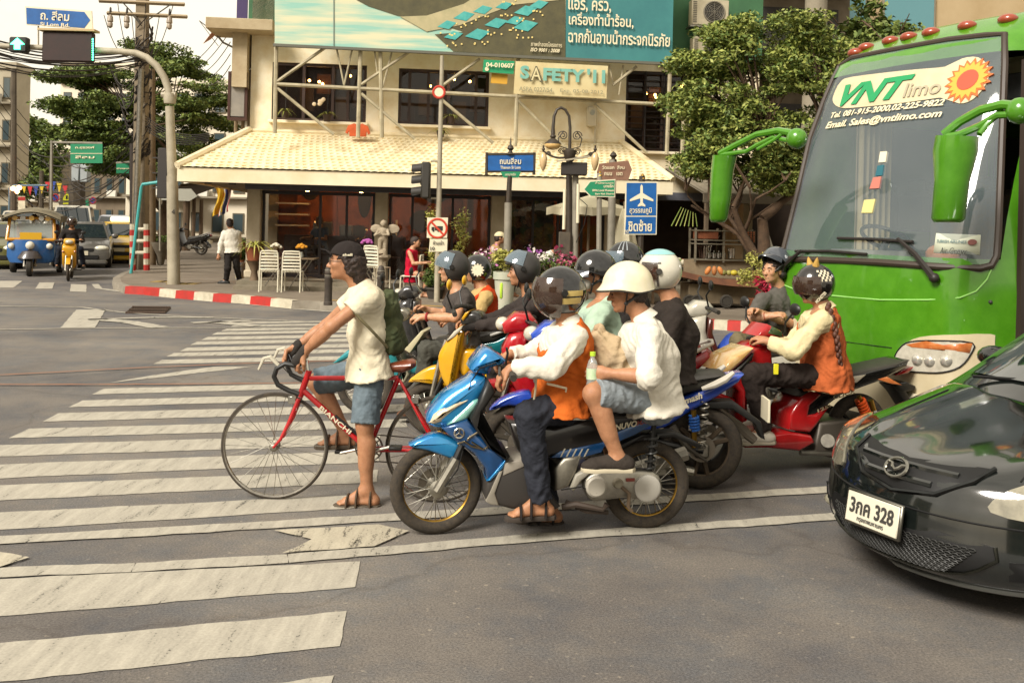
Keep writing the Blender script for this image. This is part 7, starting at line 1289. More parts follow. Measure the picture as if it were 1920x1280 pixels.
for s_ in (-1, 1):
 o = cp(smooth_poly([(3.95, s_ * .52), (4.6, s_ * .54), (5.3, s_ * .66), (5.95, s_ * .86), (6.15, s_ * .97), (5.3, s_ * .985), (4.5, s_ * .98), (4.0, s_ * .93), (3.75, s_ * .78)], 3), HLM, 'headlight', None, .01)
 for u_, v_, r_ in ((4.5, .74, .05), (4.75, .87, .045)): p = cc(u_, s_ * v_, -.035); MB().ball(p, r_, 14).build('reflector', mt('b8b4a6', .12, .5), o)
 cp(smooth_poly([(5.0, s_ * .9), (5.9, s_ * .9), (6.0, s_ * .965), (5.0, s_ * .975)], 2), AMB, 'indicator', o, .014, 2)
 cp([(1.6, s_ * .62), (2.35, s_ * .62), (2.45, s_ * .86), (2.2, s_ * .92), (1.6, s_ * .86)], CBK, 'fog_recess', None, .005); p = cc(1.95, s_ * .72, -.03); MB().ball((p.x, p.y, p.z), (.04, .07, .035), 12).build('fog_lamp', HLM, blk)
 MB().tube([cc(u_, s_ * v_, .002) for u_, v_ in ((5.2, .58), (5.8, .56), (6.6, .6), (7.6, .66), (8.6, .72))], .004, 5).build('bonnet_gap', CBK, blk)
GR = [(5.5, -.44), (5.25, 0), (5.5, .44), (4.9, .4), (4.2, .24), (3.95, 0), (4.2, -.24), (4.9, -.4)]
o = cp(GR, CBK, 'grille', None, .006, 4); MB().tube([cc(*q, .01) for q in smooth_poly([(5.5, -.44), (4.9, -.41), (4.2, -.25), (3.93, 0), (4.2, .25), (4.9, .41), (5.5, .44)][:7], 1)], .012, 6).build('chrome_edge', metal('4a4c4c', .2), o)
b = MB(); [b.tube([cc(u_, v_ * k, .004) for k in (-1, -.5, 0, .5, 1)], .016, 6) for u_, v_ in ((5.0, .33), (4.5, .22))]; b.build('bar', CB, o)
p = cc(4.72, 0, .03); n_ = (cc(4.72, 0, .1) - cc(4.72, 0, 0)).normalized(); up_ = V((0, 0, 1)) - n_ * n_.z; up_.normalize(); sd_ = V((0, 1, 0)); b = MB(); b.loft([[p + sd_ * ((.062 + .008 * math.cos(j)) * math.cos(a)) + up_ * ((.05 + .008 * math.cos(j)) * math.sin(a)) + n_ * .008 * math.sin(j) for j in [k * math.pi / 3 for k in range(6)]] for a in [2 * math.pi * k / 32 for k in range(33)]], cap=False)
b.tube([p + sd_ * x_ * .058 + up_ * y_ * .05 for x_, y_ in ((-.95, .35), (-.55, .3), (-.3, -.05), (0, -.28), (.3, -.05), (.55, .3), (.95, .35))], .009, 6); b.build('emblem', metal('a8a69c', .15), blk)
LG = smooth_poly([(2.75, -.56), (2.9, 0), (2.75, .56), (1.9, .5), (1.45, .34), (1.35, 0), (1.45, -.34), (1.9, -.5)], 2); o = cp(LG, CBK, 'lower_grille', None, .006, 4); b = MB()
for r_ in range(9):
 for k in range(-14, 15):
  u_ = 1.5 + .13 * r_; v_ = (k + .5 * (r_ % 2)) * .036
  if abs(v_) < .36 + .13 * (u_ - 1.5): c_ = [cc(u_ + .052 * math.sin(a), v_ + .017 * math.cos(a), .012) for a in (0, 1.05, 2.1, 3.14, 4.2, 5.24)]; b.tube(c_, .0028, 4, closed=True)
b.build('mesh', mt('2a2a28', .5), o); MB().tube([cc(*q, .01) for q in LG[4:-1]], .009, 6).build('chrome_edge', metal('55564f', .25), o)
MB().tube([cc(.75 + .2 * v_ * v_, v_, .01) for v_ in [k / 10 - .9 for k in range(19)]], .012, 6).build('lip', mt('3a3a36', .4), blk)
MB().tube([cc(3.45, v_, .0) for v_ in [k / 10 - .95 for k in range(20)]], .005, 5).build('bumper_gap', CBK, blk)
p = cc(2.86, -.06, .05); n_ = (cc(2.86, -.06, .1) - cc(2.86, -.06, 0)).normalized(); sd_ = V((0, 1, 0)) - n_ * n_.y; sd_.normalize(); up_ = n_.cross(sd_); rot = Matrix((n_, sd_, up_)).transposed()
o = MB().box(p, (.02, .36, .17), 0, .006, rot).build('number_plate', metal('8d8a80', .35), blk); MB().box(p + n_ * .008, (.012, .335, .148), 0, .004, rot).build('plate_face', mt('c8c2ae', .5), o); letters('3กค 328', (p + n_ * .014 + up_ * .012, sd_, up_), .075, mt('3a3834', .5), o, fit=.28, align=.5, bold=.02); letters('กรุงเทพมหานคร', (p + n_ * .014 - up_ * .052, sd_, up_), .025, mt('4a4844', .5), o, fit=.17, align=.5)
for s_ in (-1, 1): MB().ball((-1.95, s_ * .93, .98), (.09, .12, .075), 14).tube([(-1.95, s_ * .8, .92), (-1.95, s_ * .9, .96)], .025, 6).build('mirror', CB, blk)
MB().tube([cs(9.05, -.7) + V((.02, 0, .03)), cs(9.2, .2) + V((.02, 0, .03))], .01, 5).build('wiper', CBK, blk)
for k, (x_, w_, h_, y_, m_, a_) in enumerate(((-40, 9, 13, 2, '8f8268', 1.57), (-46, 8, 21, 13, '5f5a50', 1.57), (-44, 10, 11, 24, 'a0937a', 1.57), (-52, 7, 27, 30, '4c4a46', 1.57), (-14, 20, 15, -34, '7d735f', 3.14))):
 t = thing('town_building', ('low tan', 'tall grey', 'small cream', 'very tall dark', 'broad brown')[k] + ' building across the road, mirrored in the coach and car', 'building', (x_, y_, 0), a_, 'buildings across the road'); MB().box((0, 4, h_ / 2), (w_, 8, h_)).build('wall', mt(m_, .9, n=(.5, .3)), t, smooth=0); b = MB(); [b.box((-w_ / 2 + 1.5 + 2.6 * i, -.02, 2 + 3 * j), (1.6, .1, 1.5)) for i in range(int(w_ / 2.7)) for j in range(int(h_ / 3))]; b.build('windows', WP, t, smooth=0)
SPK = metal('b8b4a8', .3); TYRE = mt('2a2622', .9, n=(40, .3), c2='453c30', b=(160, .3))
def spoked(t, c, Rr, tw, rim, n=32, disc=None, mag=False, name='wheel', steer=0., hubw=.06, rimw=None):
 """tyre > rim, spokes, hub"""
 c = V(c); Q = Matrix.Rotation(steer, 3, 'Z'); T4 = Matrix.Translation(c) @ Q.to_4x4(); rw = rimw or tw * .42; y = V((0, 1, 0))
 b = MB(T4); b.torus((0, 0, 0), (0, 1, 0), Rr - tw, tw, 56, 10, flat=.92)
 w = b.build(name, TYRE, t); r1 = Rr - tw * 1.75
 b = MB(T4); b.lathe([(r1 - .002, -rw), (r1 + tw * .45, -rw * 1.25), (r1 + tw * .45, rw * 1.25), (r1 - .002, rw), (r1 - tw * .3, rw * .4), (r1 - tw * .3, -rw * .4), (r1 - .002, -rw)], (0, 0, 0), (0, 1, 0), 56); b.build('rim', rim, w)
 b = MB(T4)
 if mag:
  for k in range(3):
   a = 2 * math.pi * k / 3 + .5
   for da in (-.16, .16): b.tube([(.05 * math.cos(a + da * 3), 0, .05 * math.sin(a + da * 3)), (r1 * .5 * math.cos(a + da * 1.4), 0, r1 * .5 * math.sin(a + da * 1.4)), (r1 * math.cos(a + da * 1.5), 0, r1 * math.sin(a + da * 1.5))], .018, 6)
  b.build('spokes', rim, w)
 else:
  for k in range(n): a = 2 * math.pi * k / n; s_ = 1 if k % 2 else -1; a2 = a + (.55 if (k // 2) % 2 else -.55); b.tube([(.028 * math.cos(a2), s_ * hubw * .8, .028 * math.sin(a2)), (r1 * math.cos(a), 0, r1 * math.sin(a))], .0017 if tw < .03 else .0024, 4)
  b.build('spokes', SPK, w)
 b = MB(T4); b.lathe([(.012, -hubw * 1.3), (.02, -hubw * 1.2), (.022, -hubw), (.05 if tw > .03 else .03, -hubw * .8), (.03 if tw > .03 else .014, -hubw * .4), (.03 if tw > .03 else .014, hubw * .4), (.05 if tw > .03 else .03, hubw * .8), (.022, hubw), (.02, hubw * 1.2), (.012, hubw * 1.3)], (0, 0, 0), (0, 1, 0), 18); b.build('hub', ALU, w)
 if disc:
  b = MB(T4); b.lathe([(.045, disc[1] - .002), (disc[0], disc[1] - .002), (disc[0], disc[1] + .002), (.045, disc[1] + .002), (.045, disc[1] - .002)], (0, 0, 0), (0, 1, 0), 32); [b.cyl((disc[0] * .75 * math.cos(k * .42), disc[1] - .004, disc[0] * .75 * math.sin(k * .42)), (disc[0] * .75 * math.cos(k * .42), disc[1] + .004, disc[0] * .75 * math.sin(k * .42)), .008, n=6) for k in range(15)]; b.build('brake_disc', mt('7a7266', .4, .6), w)
 return w
class Bike:
 def __init__(s, name, label, front, rear, cat='motorcycle', group=None, loc=None, rz=None):
  if loc is None: A, B = G(*rear), G(*front); loc = A; rz = math.atan2((B - A).y, (B - A).x); s.wb = (B - A).length
  else: s.wb = 1.24
  s.t = thing(name, label, cat, loc, rz, group); s.M = Matrix.Translation(V(loc)) @ Matrix.Rotation(rz, 4, 'Z'); s.I = s.M.inverted(); s.n = s.M.to_3x3() @ V((0, 1, 0))
 def p(s, px, py, off=0.): q = s.I @ PL(px, py, s.M @ V((0, off, 0)), s.n); return (q.x, q.z)
 def p3(s, px, py, off=0.): q = s.p(px, py, off); return V((q[0], off, q[1]))
 def panel(s, name, m, px, hw, bev=.012, y=0., w0=None, k=0, par=None, off=None):
  P = [s.p(*q, (y + hw) if off is None else off) for q in px]; P = smooth_poly(P, k) if k else P; return MB().slab(P, hw, 0, bev, y, 'xz', w0).build(name, m, par or s.t, smooth=50)
 def loc(s, name, m, P, hw, bev=.012, y=0., w0=None, k=0, par=None): return MB().slab(smooth_poly(P, k) if k else P, hw, 0, bev, y, 'xz', w0).build(name, m, par or s.t, smooth=50)
 def tube(s, name, m, pts, r, n=8, par=None): return MB().tube([s.p3(*q) if len(q) == 3 and q[0] > 20 else V(q) for q in pts], r, n).build(name, m, par or s.t)
 def text(s, txt, px, py, wd, h_, m, off, slope=0., par=None, **kw):
  a = s.p3(px, py, off); e = s.p3(px + wd, py + slope * wd, off) - a; u = s.p3(px, py - h_, off) - a; up = V((-e.z, 0, e.x)) * (1 if e.x > 0 else -1); up.normalize()
  if up.z < 0: up = -up
  return letters(txt, (a + V((0, .004, 0)), e.normalized(), up), u.length, m, par or s.t, fit=e.length, depth=.002, cy=.5, **kw)
def sx(P, f): return [(x * f, z) for x, z in P]
def spring(b, a, c, r, turns, w): a, c = V(a), V(c); d = (c - a).normalized(); u = d.orthogonal().normalized(); v = d.cross(u); b.tube([a.lerp(c, i / (turns * 10)) + (u * math.cos(i * .628) + v * math.sin(i * .628)) * r for i in range(turns * 10 + 1)], w, 5)
def mirrors(B, xz, mat, stem=BLK, y=.3, up=.17):
 for s_ in (-1, 1):
  o = B.tube('mirror', stem, [(xz[0], s_ * y * .7, xz[1]), (xz[0] + .03, s_ * y * .85, xz[1] + up * .6), (xz[0], s_ * y, xz[1] + up)], .008, 6); MB().ball((xz[0], s_ * y * 1.08, xz[1] + up + .03), (.022, .062, .045), 12).build('mirror_glass', mat, o)
def underbone(B, c1, c2, rim=ALU, seat=DGREY, Rr=.28, tw=.042, mag=False, skip=(), rail='9a958a', body=None, mir=BLK):
 """a common step-through: every part a mesh of its own"""
 k = B.wb / 1.24; m1 = paint(c1, .25); m2 = paint(c2, .3); mb_ = paint(body, .25) if body else m1
 if 'rw' not in skip: spoked(B.t, (0, 0, Rr), Rr, tw * 1.1, rim, 28, None, mag, 'rear_wheel')
 if 'fw' not in skip: spoked(B.t, (1.24 * k, 0, Rr), Rr, tw, rim, 28, (.1, .05), mag, 'front_wheel')
 for s_ in (-1, 1): B.tube('fork', ALU, [(1.24 * k, s_ * .075, Rr), (1.14 * k, s_ * .075, .62), (1.08 * k, s_ * .06, .8)], .02); B.tube('swing_arm', BLK, [(0, s_ * .09, Rr), (.5 * k, s_ * .09, .36)], .022)
 if 'fender' not in skip: B.loc('front_fender', m1, sx([(1.0, .44), (1.1, .57), (1.24, .62), (1.42, .585), (1.57, .46), (1.5, .47), (1.38, .53), (1.24, .55), (1.12, .5)], k), .06, .02)
 if 'cowl' not in skip: B.loc('front_cowl', m1, sx([(1.0, .42), (1.12, .62), (1.2, .85), (1.14, .97), (1.0, 1.0), (1.0, .85), (.92, .62), (.8, .42), (.86, .32)], k), .17, .05); B.loc('leg_shield', m2, sx([(.99, .98), (1.0, .82), (.9, .6), (.79, .42), (.83, .33), (.78, .34), (.74, .42), (.86, .62), (.95, .84), (.95, .96)], k), .21, .02)
 if 'head' not in skip: B.loc('handlebar_cover', m1, sx([(1.0, .98), (1.18, .97), (1.2, 1.04), (1.1, 1.12), (.98, 1.12), (.92, 1.05)], k), .14, .04); MB().ball((1.19 * k, 0, 1.03), (.06, .1, .055), 14).build('headlight', LENS, B.t); [MB().ball((1.14 * k, s_ * .14, .78), (.06, .04, .035), 10).build('indicator', AMB, B.t) for s_ in (-1, 1)]
 for s_ in (-1, 1): B.tube('handlebar', BLK, [(1.03 * k, 0, 1.06), (1.0 * k, s_ * .18, 1.07), (.94 * k, s_ * .34, 1.05)], .016); B.tube('grip', RUB, [(.965 * k, s_ * .27, 1.06), (.93 * k, s_ * .37, 1.045)], .021)
 mirrors(B, (1.0 * k, 1.08), mir)
 if 'body' not in skip: B.loc('side_body', mb_, sx([(.8, .46), (.6, .58), (.3, .66), (-.1, .74), (-.4, .88), (-.44, .82), (-.2, .62), (.15, .5), (.5, .42), (.75, .4)], k), .12, .03); B.loc('tail_light', mt('8a1a14', .2, coat=1.), sx([(-.4, .9), (-.46, .86), (-.45, .8), (-.4, .82)], k), .07, .01)
 if 'seat' not in skip: B.loc('seat', seat, sx([(.62, .62), (.5, .73), (.1, .79), (-.28, .89), (-.36, .88), (-.1, .72), (.4, .62)], k), .135, .035)
 if 'rail' not in skip: [B.tube('grab_rail', mt(rail, .4), [(-.05 * k, s_ * .14, .78), (-.28 * k, s_ * .15, .86), (-.45 * k, s_ * .08, .93), (-.46 * k, 0, .94)], .014) for s_ in (-1, 1)]
 if 'engine' not in skip: b = MB(); b.box((.5 * k, 0, .34), (.3, .22, .22), 0, .04); b.cyl((.5 * k, -.15, .33), (.5 * k, .15, .33), .09, n=16); b.cyl((.72 * k, 0, .4), (.9 * k, 0, .42), .07, n=12); b.build('engine', ALU, B.t)
 B.tube('exhaust', STEEL, [(.7 * k, -.13, .32), (.4 * k, -.15, .22), (.1 * k, -.16, .26), (-.35 * k, -.17, .36)], [.02, .022, .045, .04]); B.tube('footrest', RUB, [(.55 * k, -.28, .27), (.55 * k, .28, .27)], .014); b = MB()
 for s_ in (-1, 1): spring(b, (.02, s_ * .12, .3), (.0, s_ * .12, .62), .028, 7, .007)
 b.build('shock_absorber', STEEL, B.t); B.loc('rear_fender', BLK, sx([(.1, .6), (-.2, .62), (-.4, .48), (-.43, .36), (-.4, .37), (-.36, .46), (-.2, .56), (.1, .56)], k), .06, .01); MB().box((-.44 * k, 0, .56), (.015, .2, .15)).build('number_plate', WSIGN, B.t)
B = Bike('motorcycle', 'metallic blue step through motorcycle with gold spoked rims nearest the camera', (818, 1000), (1210, 990)); N_ = B
CBL = mt('1465a8', .2, m=.35, coat=1., n=(4, .3), c2='2a8fc4'); CBD = mt('144a80', .25, m=.3, coat=.8, n=(6, .3), c2='1c3a5c'); TEAL = mt('5aa5a0', .2, m=.3, coat=1., n=(7, .2), c2='9fc4b0')
f3, r3 = B.p3(818, 915), B.p3(1210, 907); spoked(B.t, (f3.x, 0, .268), .268, .038, GOLD, 36, (.095, -.06), False, 'front_wheel', .12); spoked(B.t, (0, 0, .262), .262, .04, GOLD, 36, None, False, 'rear_wheel')
B.panel('front_fender', CBL, [(767, 836), (800, 819), (827, 814), (855, 826), (870, 841), (860, 864), (836, 857), (803, 846), (783, 842)], .06, .02, k=2); B.panel('lower_cowl', CBD, [(828, 803), (877, 787), (895, 808), (922, 834), (952, 856), (940, 882), (914, 906), (911, 880), (889, 852), (855, 828)], .165, .03)
B.panel('blue_flash', CBL, [(913, 902), (951, 858), (944, 878), (920, 902)], .17, .01); B.panel('front_fairing', CBL, [(801, 796), (803, 782), (814, 766), (832, 745), (855, 728), (879, 714), (888, 706), (907, 705), (916, 716), (917, 732), (907, 746), (892, 768), (877, 789), (836, 804), (814, 802)], .135, .05, k=2)
B.panel('headlight', mt('b0936a', .06, coat=1., n=(12, .1), c2='d8cbb0'), [(804, 794), (812, 777), (825, 766), (845, 757), (883, 747), (868, 761), (848, 776), (829, 793), (814, 797)], .142, .03); B.panel('indicator', TEAL, [(886, 750), (905, 747), (890, 771), (877, 787), (838, 798), (852, 782), (872, 764)], .143, .02)
B.panel('handlebar_cover', CBL, [(883, 695), (896, 673), (915, 655), (936, 666), (951, 677), (940, 686), (922, 691), (919, 703), (898, 701)], .15, .04, k=2); B.panel('leg_shield', BLK, [(916, 712), (931, 735), (908, 770), (902, 800), (927, 838), (958, 857), (950, 866), (914, 838), (892, 806), (882, 786), (900, 750)], .2, .02)
B.panel('footboard', mt('2d2925', .7), [(913, 906), (945, 868), (985, 862), (1030, 866), (1030, 925), (1052, 950), (1040, 958), (960, 955), (911, 942)], .16, .02); B.panel('grey_trim', mt('8d867a', .5), [(946, 868), (985, 860), (985, 874), (943, 892)], .165, .006); B.panel('skid_trim', mt('7d776b', .5), [(911, 940), (936, 884), (943, 882), (928, 925), (936, 948), (920, 946)], .168, .006)
B.panel('side_body', mt('1d1a18', .3, coat=.5), [(955, 792), (1040, 800), (1120, 776), (1180, 764), (1265, 737), (1277, 758), (1240, 790), (1180, 816), (1110, 846), (1030, 859), (975, 850)], .125, .03); B.panel('blue_stripe', CBD, [(1033, 858), (1050, 846), (1126, 830), (1137, 828), (1128, 848), (1094, 857)], .13, .004); B.panel('blue_stripe', CBD, [(1128, 822), (1180, 800), (1268, 760), (1270, 772), (1190, 815), (1136, 838)], .131, .004)
for k_ in range(5): B.panel('stripe', mt('9a9484', .4), [(1050 + k_ * 11, 856), (1058 + k_ * 11, 841), (1061 + k_ * 11, 841), (1053 + k_ * 11, 856)], .1315, .001)
B.text('NUVO', 1152, 801, 42, 11, WSIGN, .133, -.2, bold=.03, shear=.3); B.text('MX', 1193, 793, 20, 8, mt('8a3a30', .5), .133, -.2, bold=.02, shear=.3)
B.panel('seat', DGREY, [(1005, 772), (1060, 757), (1130, 764), (1200, 768), (1250, 745), (1262, 730), (1272, 737), (1255, 762), (1180, 788), (1080, 792), (1010, 792)], .135, .035, k=2)
[MB().tube([V((q[0], s_ * .145, q[1])) for q in [B.p(*z, .145) for z in ((1202, 774), (1225, 768), (1245, 758), (1258, 744), (1266, 728))]], [.014, .022, .024, .02, .012], 8).build('grab_rail', mt('b8b2a4', .35), B.t) for s_ in (-1, 1)]
for s_ in (-1, 1): B.tube('fork', ALU, [(f3.x + .005, s_ * .085, .268), (f3.x - .1, s_ * .085, .45)], .026); B.tube('fork_leg', BLK, [(f3.x - .1, s_ * .085, .45), (f3.x - .22, s_ * .06, .72)], .02)
B.panel('engine_cover', ALU, [(1040, 878), (1057, 859), (1092, 852), (1080, 888), (1066, 914), (1040, 922)], .14, .02, w0=.1); B.panel('engine_arm', mt('8d887b', .5), [(1080, 890), (1110, 876), (1113, 884), (1090, 902), (1076, 922), (1070, 916)], .15, .01, w0=.08)
B.panel('drive_case', ALU, [(1096, 908), (1106, 892), (1128, 884), (1180, 882), (1226, 885), (1241, 902), (1241, 928), (1225, 940), (1170, 934), (1120, 941), (1102, 932)], .16, .02, w0=-.06, k=2)
for cx_, cy_, r_, m_ in ((1117, 911, .062, mt('9d978a', .5)), (1213, 914, .078, mt('aaa69c', .5)), (1158, 905, .03, mt('77705f', .5))): q = B.p3(cx_, cy_, .16); MB().lathe([(r_, 0), (r_ * .98, .018), (r_ * .8, .026), (r_ * .3, .02), (0, .02)], q[:], (0, 1, 0), 28).build('case_cover', m_, B.t)
for k_ in range(3): q = B.p3(1182 + k_ * 0, 899, .165);
MB().box(q, (.05, .01, .018)).build('case_mark', mt('6a2a20', .5), B.t)
B.tube('kick_start', mt('5a4a38', .6), [(1165, 912, .18), (1180, 925, .19), (1178, 950, .19), (1185, 958, .19)], .011); B.tube('side_stand', mt('3a2f26', .7), [(1055, 950, .08), (1080, 945, .12), (1130, 955, .13), (1138, 945, .14)], [.02, .02, .014, .018]); B.tube('centre_stand', mt('3a2f26', .7), [(1060, 940, .05), (1100, 958, .1), (1140, 960, .1)], .014); B.tube('exhaust', STEEL, [(.6, -.12, .3), (.4, -.15, .25), (.1, -.16, .28), (-.3, -.17, .4)], [.02, .025, .05, .045])
B.loc('rear_fender', BLK, [(.2, .5), (.05, .57), (-.15, .58), (-.32, .5), (-.3, .48), (-.14, .55), (.05, .545), (.18, .48)], .06, .008); b = MB(); spring(b, (.03, .12, .3), (.0, .12, .6), .028, 7, .007); b.build('shock_absorber', mt('2a2a28', .4), B.t); B.tube('shock_body', BLK, [(.03, .12, .26), (0, .12, .64)], .016)
for s_ in (-1, 1): q = B.p3(938, 680); B.tube('handlebar', BLK, [(q.x, 0, q.z - .03), (q.x - .03, s_ * .2, q.z - .01), (q.x - .02, s_ * .3, q.z - .02)], .014); B.tube('grip', RUB, [(q.x - .03, s_ * .25, q.z - .015), (q.x - .02, s_ * .37, q.z - .03)], .02); B.tube('brake_lever', STEEL, [(q.x + .03, s_ * .18, q.z), (q.x + .05, s_ * .32, q.z - .02)], .007)
[B.tube('brake_cable', BLK, P, .004, 5) for P in ([(930, 680, .16), (900, 690, .17), (884, 715, .15), (876, 740, .12)], [(868, 845, .1), (858, 880, .1), (834, 912, .1)], [(1052, 918, .15), (1090, 912, .17), (1120, 925, .18)])]; B.tube('mirror', BLK, [(948, 684, .2), (952, 662, .22), (950, 652, .24)], .007);
q = B.p3(861, 812, .168); b = MB(); b.torus(q, (0, 1, 0), .026, .005, 24, 5, flat=.5); [b.tube([q, q + V((.024 * math.cos(a), 0, .024 * math.sin(a)))], .005, 5) for a in (1.57, 3.66, 5.76)]; b.build('emblem', CHR, B.t); b = MB(); [b.tube([B.p3(*z, .17) for z in P], .006, 5) for P in ([(858, 832), (871, 827), (884, 836), (908, 842)], [(876, 826), (880, 820), (898, 809)], [(884, 828), (906, 842), (921, 833)])]; b.build('silver_graphic', metal('9a8f78', .3), B.t)
B = Bike('motorcycle', 'royal blue motorcycle with a muddy three spoke rear wheel behind the nearest motorcycle', (977, 906), (1312, 916)); RB = paint('2447a8', .25, (5, .3), '1c3588')
spoked(B.t, (0, 0, .285), .285, .048, mt('3d352a', .6, .3, n=(9, .3), c2='5a4a38'), 0, (.09, .05), True, 'rear_wheel'); spoked(B.t, (B.wb, 0, .28), .28, .042, mt('4a443a', .5, .4), 0, (.1, .05), True, 'front_wheel')
B.panel('front_fender', RB, [(917, 769), (936, 751), (964, 739), (992, 735), (1004, 760), (990, 764), (954, 761), (930, 768)], .07, .02, k=2); underbone(B, '2447a8', '2a2622', skip=('rw', 'fw', 'fender', 'body', 'seat', 'engine', 'rail'))
B.panel('side_body', RB, [(1397, 702), (1386, 718), (1345, 745), (1290, 776), (1250, 802), (1180, 816), (1100, 816), (1100, 790), (1200, 770), (1290, 743), (1370, 706)], .12, .03); B.panel('seat', DGREY, [(1110, 742), (1200, 727), (1284, 706), (1345, 700), (1366, 705), (1337, 725), (1280, 740), (1150, 758)], .135, .035, k=2); B.text('smash', 1276, 754, 40, 12, WSIGN, .124, -.35, bold=.03, shear=.3)
[MB().tube([V((q[0], s_ * .15, q[1])) for q in [B.p(*z, .15) for z in ((1316, 729), (1340, 721), (1360, 711), (1376, 698))]], [.014, .024, .024, .014], 8).build('grab_rail', mt('b8b2a4', .35), B.t) for s_ in (-1, 1)]; b = MB(); spring(b, B.p3(1303, 806, .13), B.p3(1301, 778, .13), .03, 5, .009); b.build('shock_spring', mt('2a58a0', .4), B.t); B.tube('shock_absorber', GOLD, [(1302, 838, .13), (1300, 768, .13)], .02)
B.tube('fender_stay', mt('3d382f', .6), [(1260, 800, .12), (1285, 835, .12), (1325, 865, .12)], [.03, .02, .008]); B.tube('exhaust', mt('6a6256', .5, .5), [(1350, 770, -.14), (1385, 800, -.15), (1415, 826, -.15)], [.02, .04, .03]); MB().box(B.p3(1316, 845, .07), (.1, .03, .1), 0, .02).build('brake_caliper', STEEL, B.t); b = MB(); b.box(B.p3(1215, 865, 0), (.3, .22, .2), 0, .04); b.build('engine', ALU, B.t); B.tube('exhaust', ALU, [(1190, 855, .13), (1260, 875, .14), (1300, 884, .14)], [.02, .03, .03])
B.panel('front_trim', mt('3a3a38', .4), [(1000, 716), (1040, 690), (1046, 720), (1010, 732)], .1, .02)
B = Bike('motorcycle', 'bright red motorcycle hidden behind the royal blue one, its red cowl showing', (925, 864), (1220, 870)); underbone(B, 'a8161f', '2a2422', mag=False, body='8f1820'); b = MB(); [b.box((1.28 * B.wb / 1.24, 0, .7 + .018 * k), (.01, .2, .008)) for k in range(9)]; b.build('front_rack', DGREY, B.t)
B = Bike('scooter', 'yellow retro scooter with curved leg shield and round mirrors under the dark jacket rider', (806, 813), (1040, 826)); YL = paint('d3a012', .22, (4, .3), 'c08c10'); Rr = .225
spoked(B.t, (B.wb, 0, Rr), Rr, .045, CHR, 28, (.09, .05), False, 'front_wheel'); spoked(B.t, (0, 0, Rr), Rr, .05, CHR, 28, None, False, 'rear_wheel'); B.panel('front_fender', YL, [(764, 717), (782, 700), (804, 688), (822, 687), (834, 704), (842, 732), (826, 723), (804, 716)], .07, .025, k=2)
B.panel('leg_shield', YL, [(819, 678), (822, 660), (835, 640), (850, 622), (869, 610), (869, 640), (860, 680), (853, 722), (848, 737), (838, 732), (825, 708)], .2, .05, k=2); B.panel('shield_trim', mt('b0aa98', .4), [(836, 640), (851, 621), (869, 609), (866, 618), (852, 632)], .203, .01); B.panel('inner_basket', YL, [(858, 659), (891, 657), (887, 683), (873, 709), (858, 690)], .14, .03, k=2); underbone(B, 'd3a012', '1d1b19', skip=('rw', 'fw', 'fender', 'cowl', 'head'), mir=YL, Rr=Rr)
B.panel('handlebar_cover', mt('1d1b19', .3, coat=.6), [(862, 600), (878, 585), (898, 588), (905, 606), (890, 622), (868, 612)], .13, .03, k=2); B.panel('indicator', YL, [(864, 598), (872, 586), (881, 583), (876, 592), (868, 602)], .15, .012); B.tube('fork', BLK, [(B.wb, .08, Rr), (B.wb - .12, .07, .5)], .02)
B = Bike('scooter', 'teal and cream scooter under the grey shirted rider', (683, 776), (910, 786)); underbone(B, '1f7f86', 'a8a38c', Rr=.27)
B.panel('front_stripe', mt('b5ad8c', .4), [(758, 655), (790, 620), (796, 622), (768, 662)], .175, .004); B.panel('headlight_ring', mt('8a8578', .2, .6), [(742, 590), (752, 578), (768, 586), (764, 598), (750, 604)], .09, .02, k=2)
B = Bike('motorcycle', 'dark motorcycle under the tan and orange vested rider, farthest of the group', (735, 736), (935, 742)); underbone(B, '2d2b2a', '3a3632')
B = Bike('scooter', 'white and grey striped scooter under the man with crossed arms', (1270, 790), (1510, 798)); underbone(B, 'b0ab9c', '4a1d16', body='b0ab9c'); B.loc('graphic', mt('7d9aa8', .4), sx([(1.1, .7), (1.16, .86), (1.13, .86), (1.06, .7)], B.wb / 1.24), .175, .003); B.loc('graphic', mt('5a2a24', .4), sx([(1.0, .55), (1.1, .72), (1.08, .76), (.96, .56)], B.wb / 1.24), .176, .003)
q = B.p3(1374, 655, .1); o = MB().lathe([(.05, -.13), (.12, -.1), (.14, .02), (.07, .12), (.03, .15)], B.M @ q, n=14).build('plastic_bag', mt('2748a0', .5, n=(14, .3), c2='1c3580', b=(18, .6)), None, True, label='blue plastic bag hanging on the white striped scooter', cat='bag')
B = Bike('scooter', 'red and black sport scooter with an orange shock spring under the rider with a plait', (1318, 888), (1604, 868)); RD = paint('a51a1c', .22, (5, .3), '8a1416'); BKP = mt('141312', .22, coat=.8); CK = B
spoked(B.t, (0, 0, .27), .27, .05, mt('2b2926', .5), 0, None, True, 'rear_wheel'); spoked(B.t, (B.wb, 0, .27), .27, .045, mt('2b2926', .5), 0, (.1, .05), True, 'front_wheel')
B.loc('front_fender', RD, [(1.05, .42), (1.12, .55), (1.26, .6), (1.44, .56), (1.56, .44), (1.4, .5), (1.26, .54), (1.14, .48)], .06, .02); B.panel('front_cowl', RD, [(1350, 700), (1372, 672), (1420, 645), (1447, 640), (1452, 690), (1425, 702), (1404, 722), (1404, 790), (1394, 795), (1390, 735), (1372, 718)], .12, .03); B.panel('headlight', mt('b07a2c', .1, coat=1., n=(14, .2), c2='c8b080'), [(1354, 697), (1374, 671), (1414, 652), (1392, 678), (1366, 700)], .155, .015); B.panel('black_trim', BKP, [(1358, 712), (1396, 680), (1414, 662), (1410, 676), (1376, 706), (1362, 722)], .157, .004)
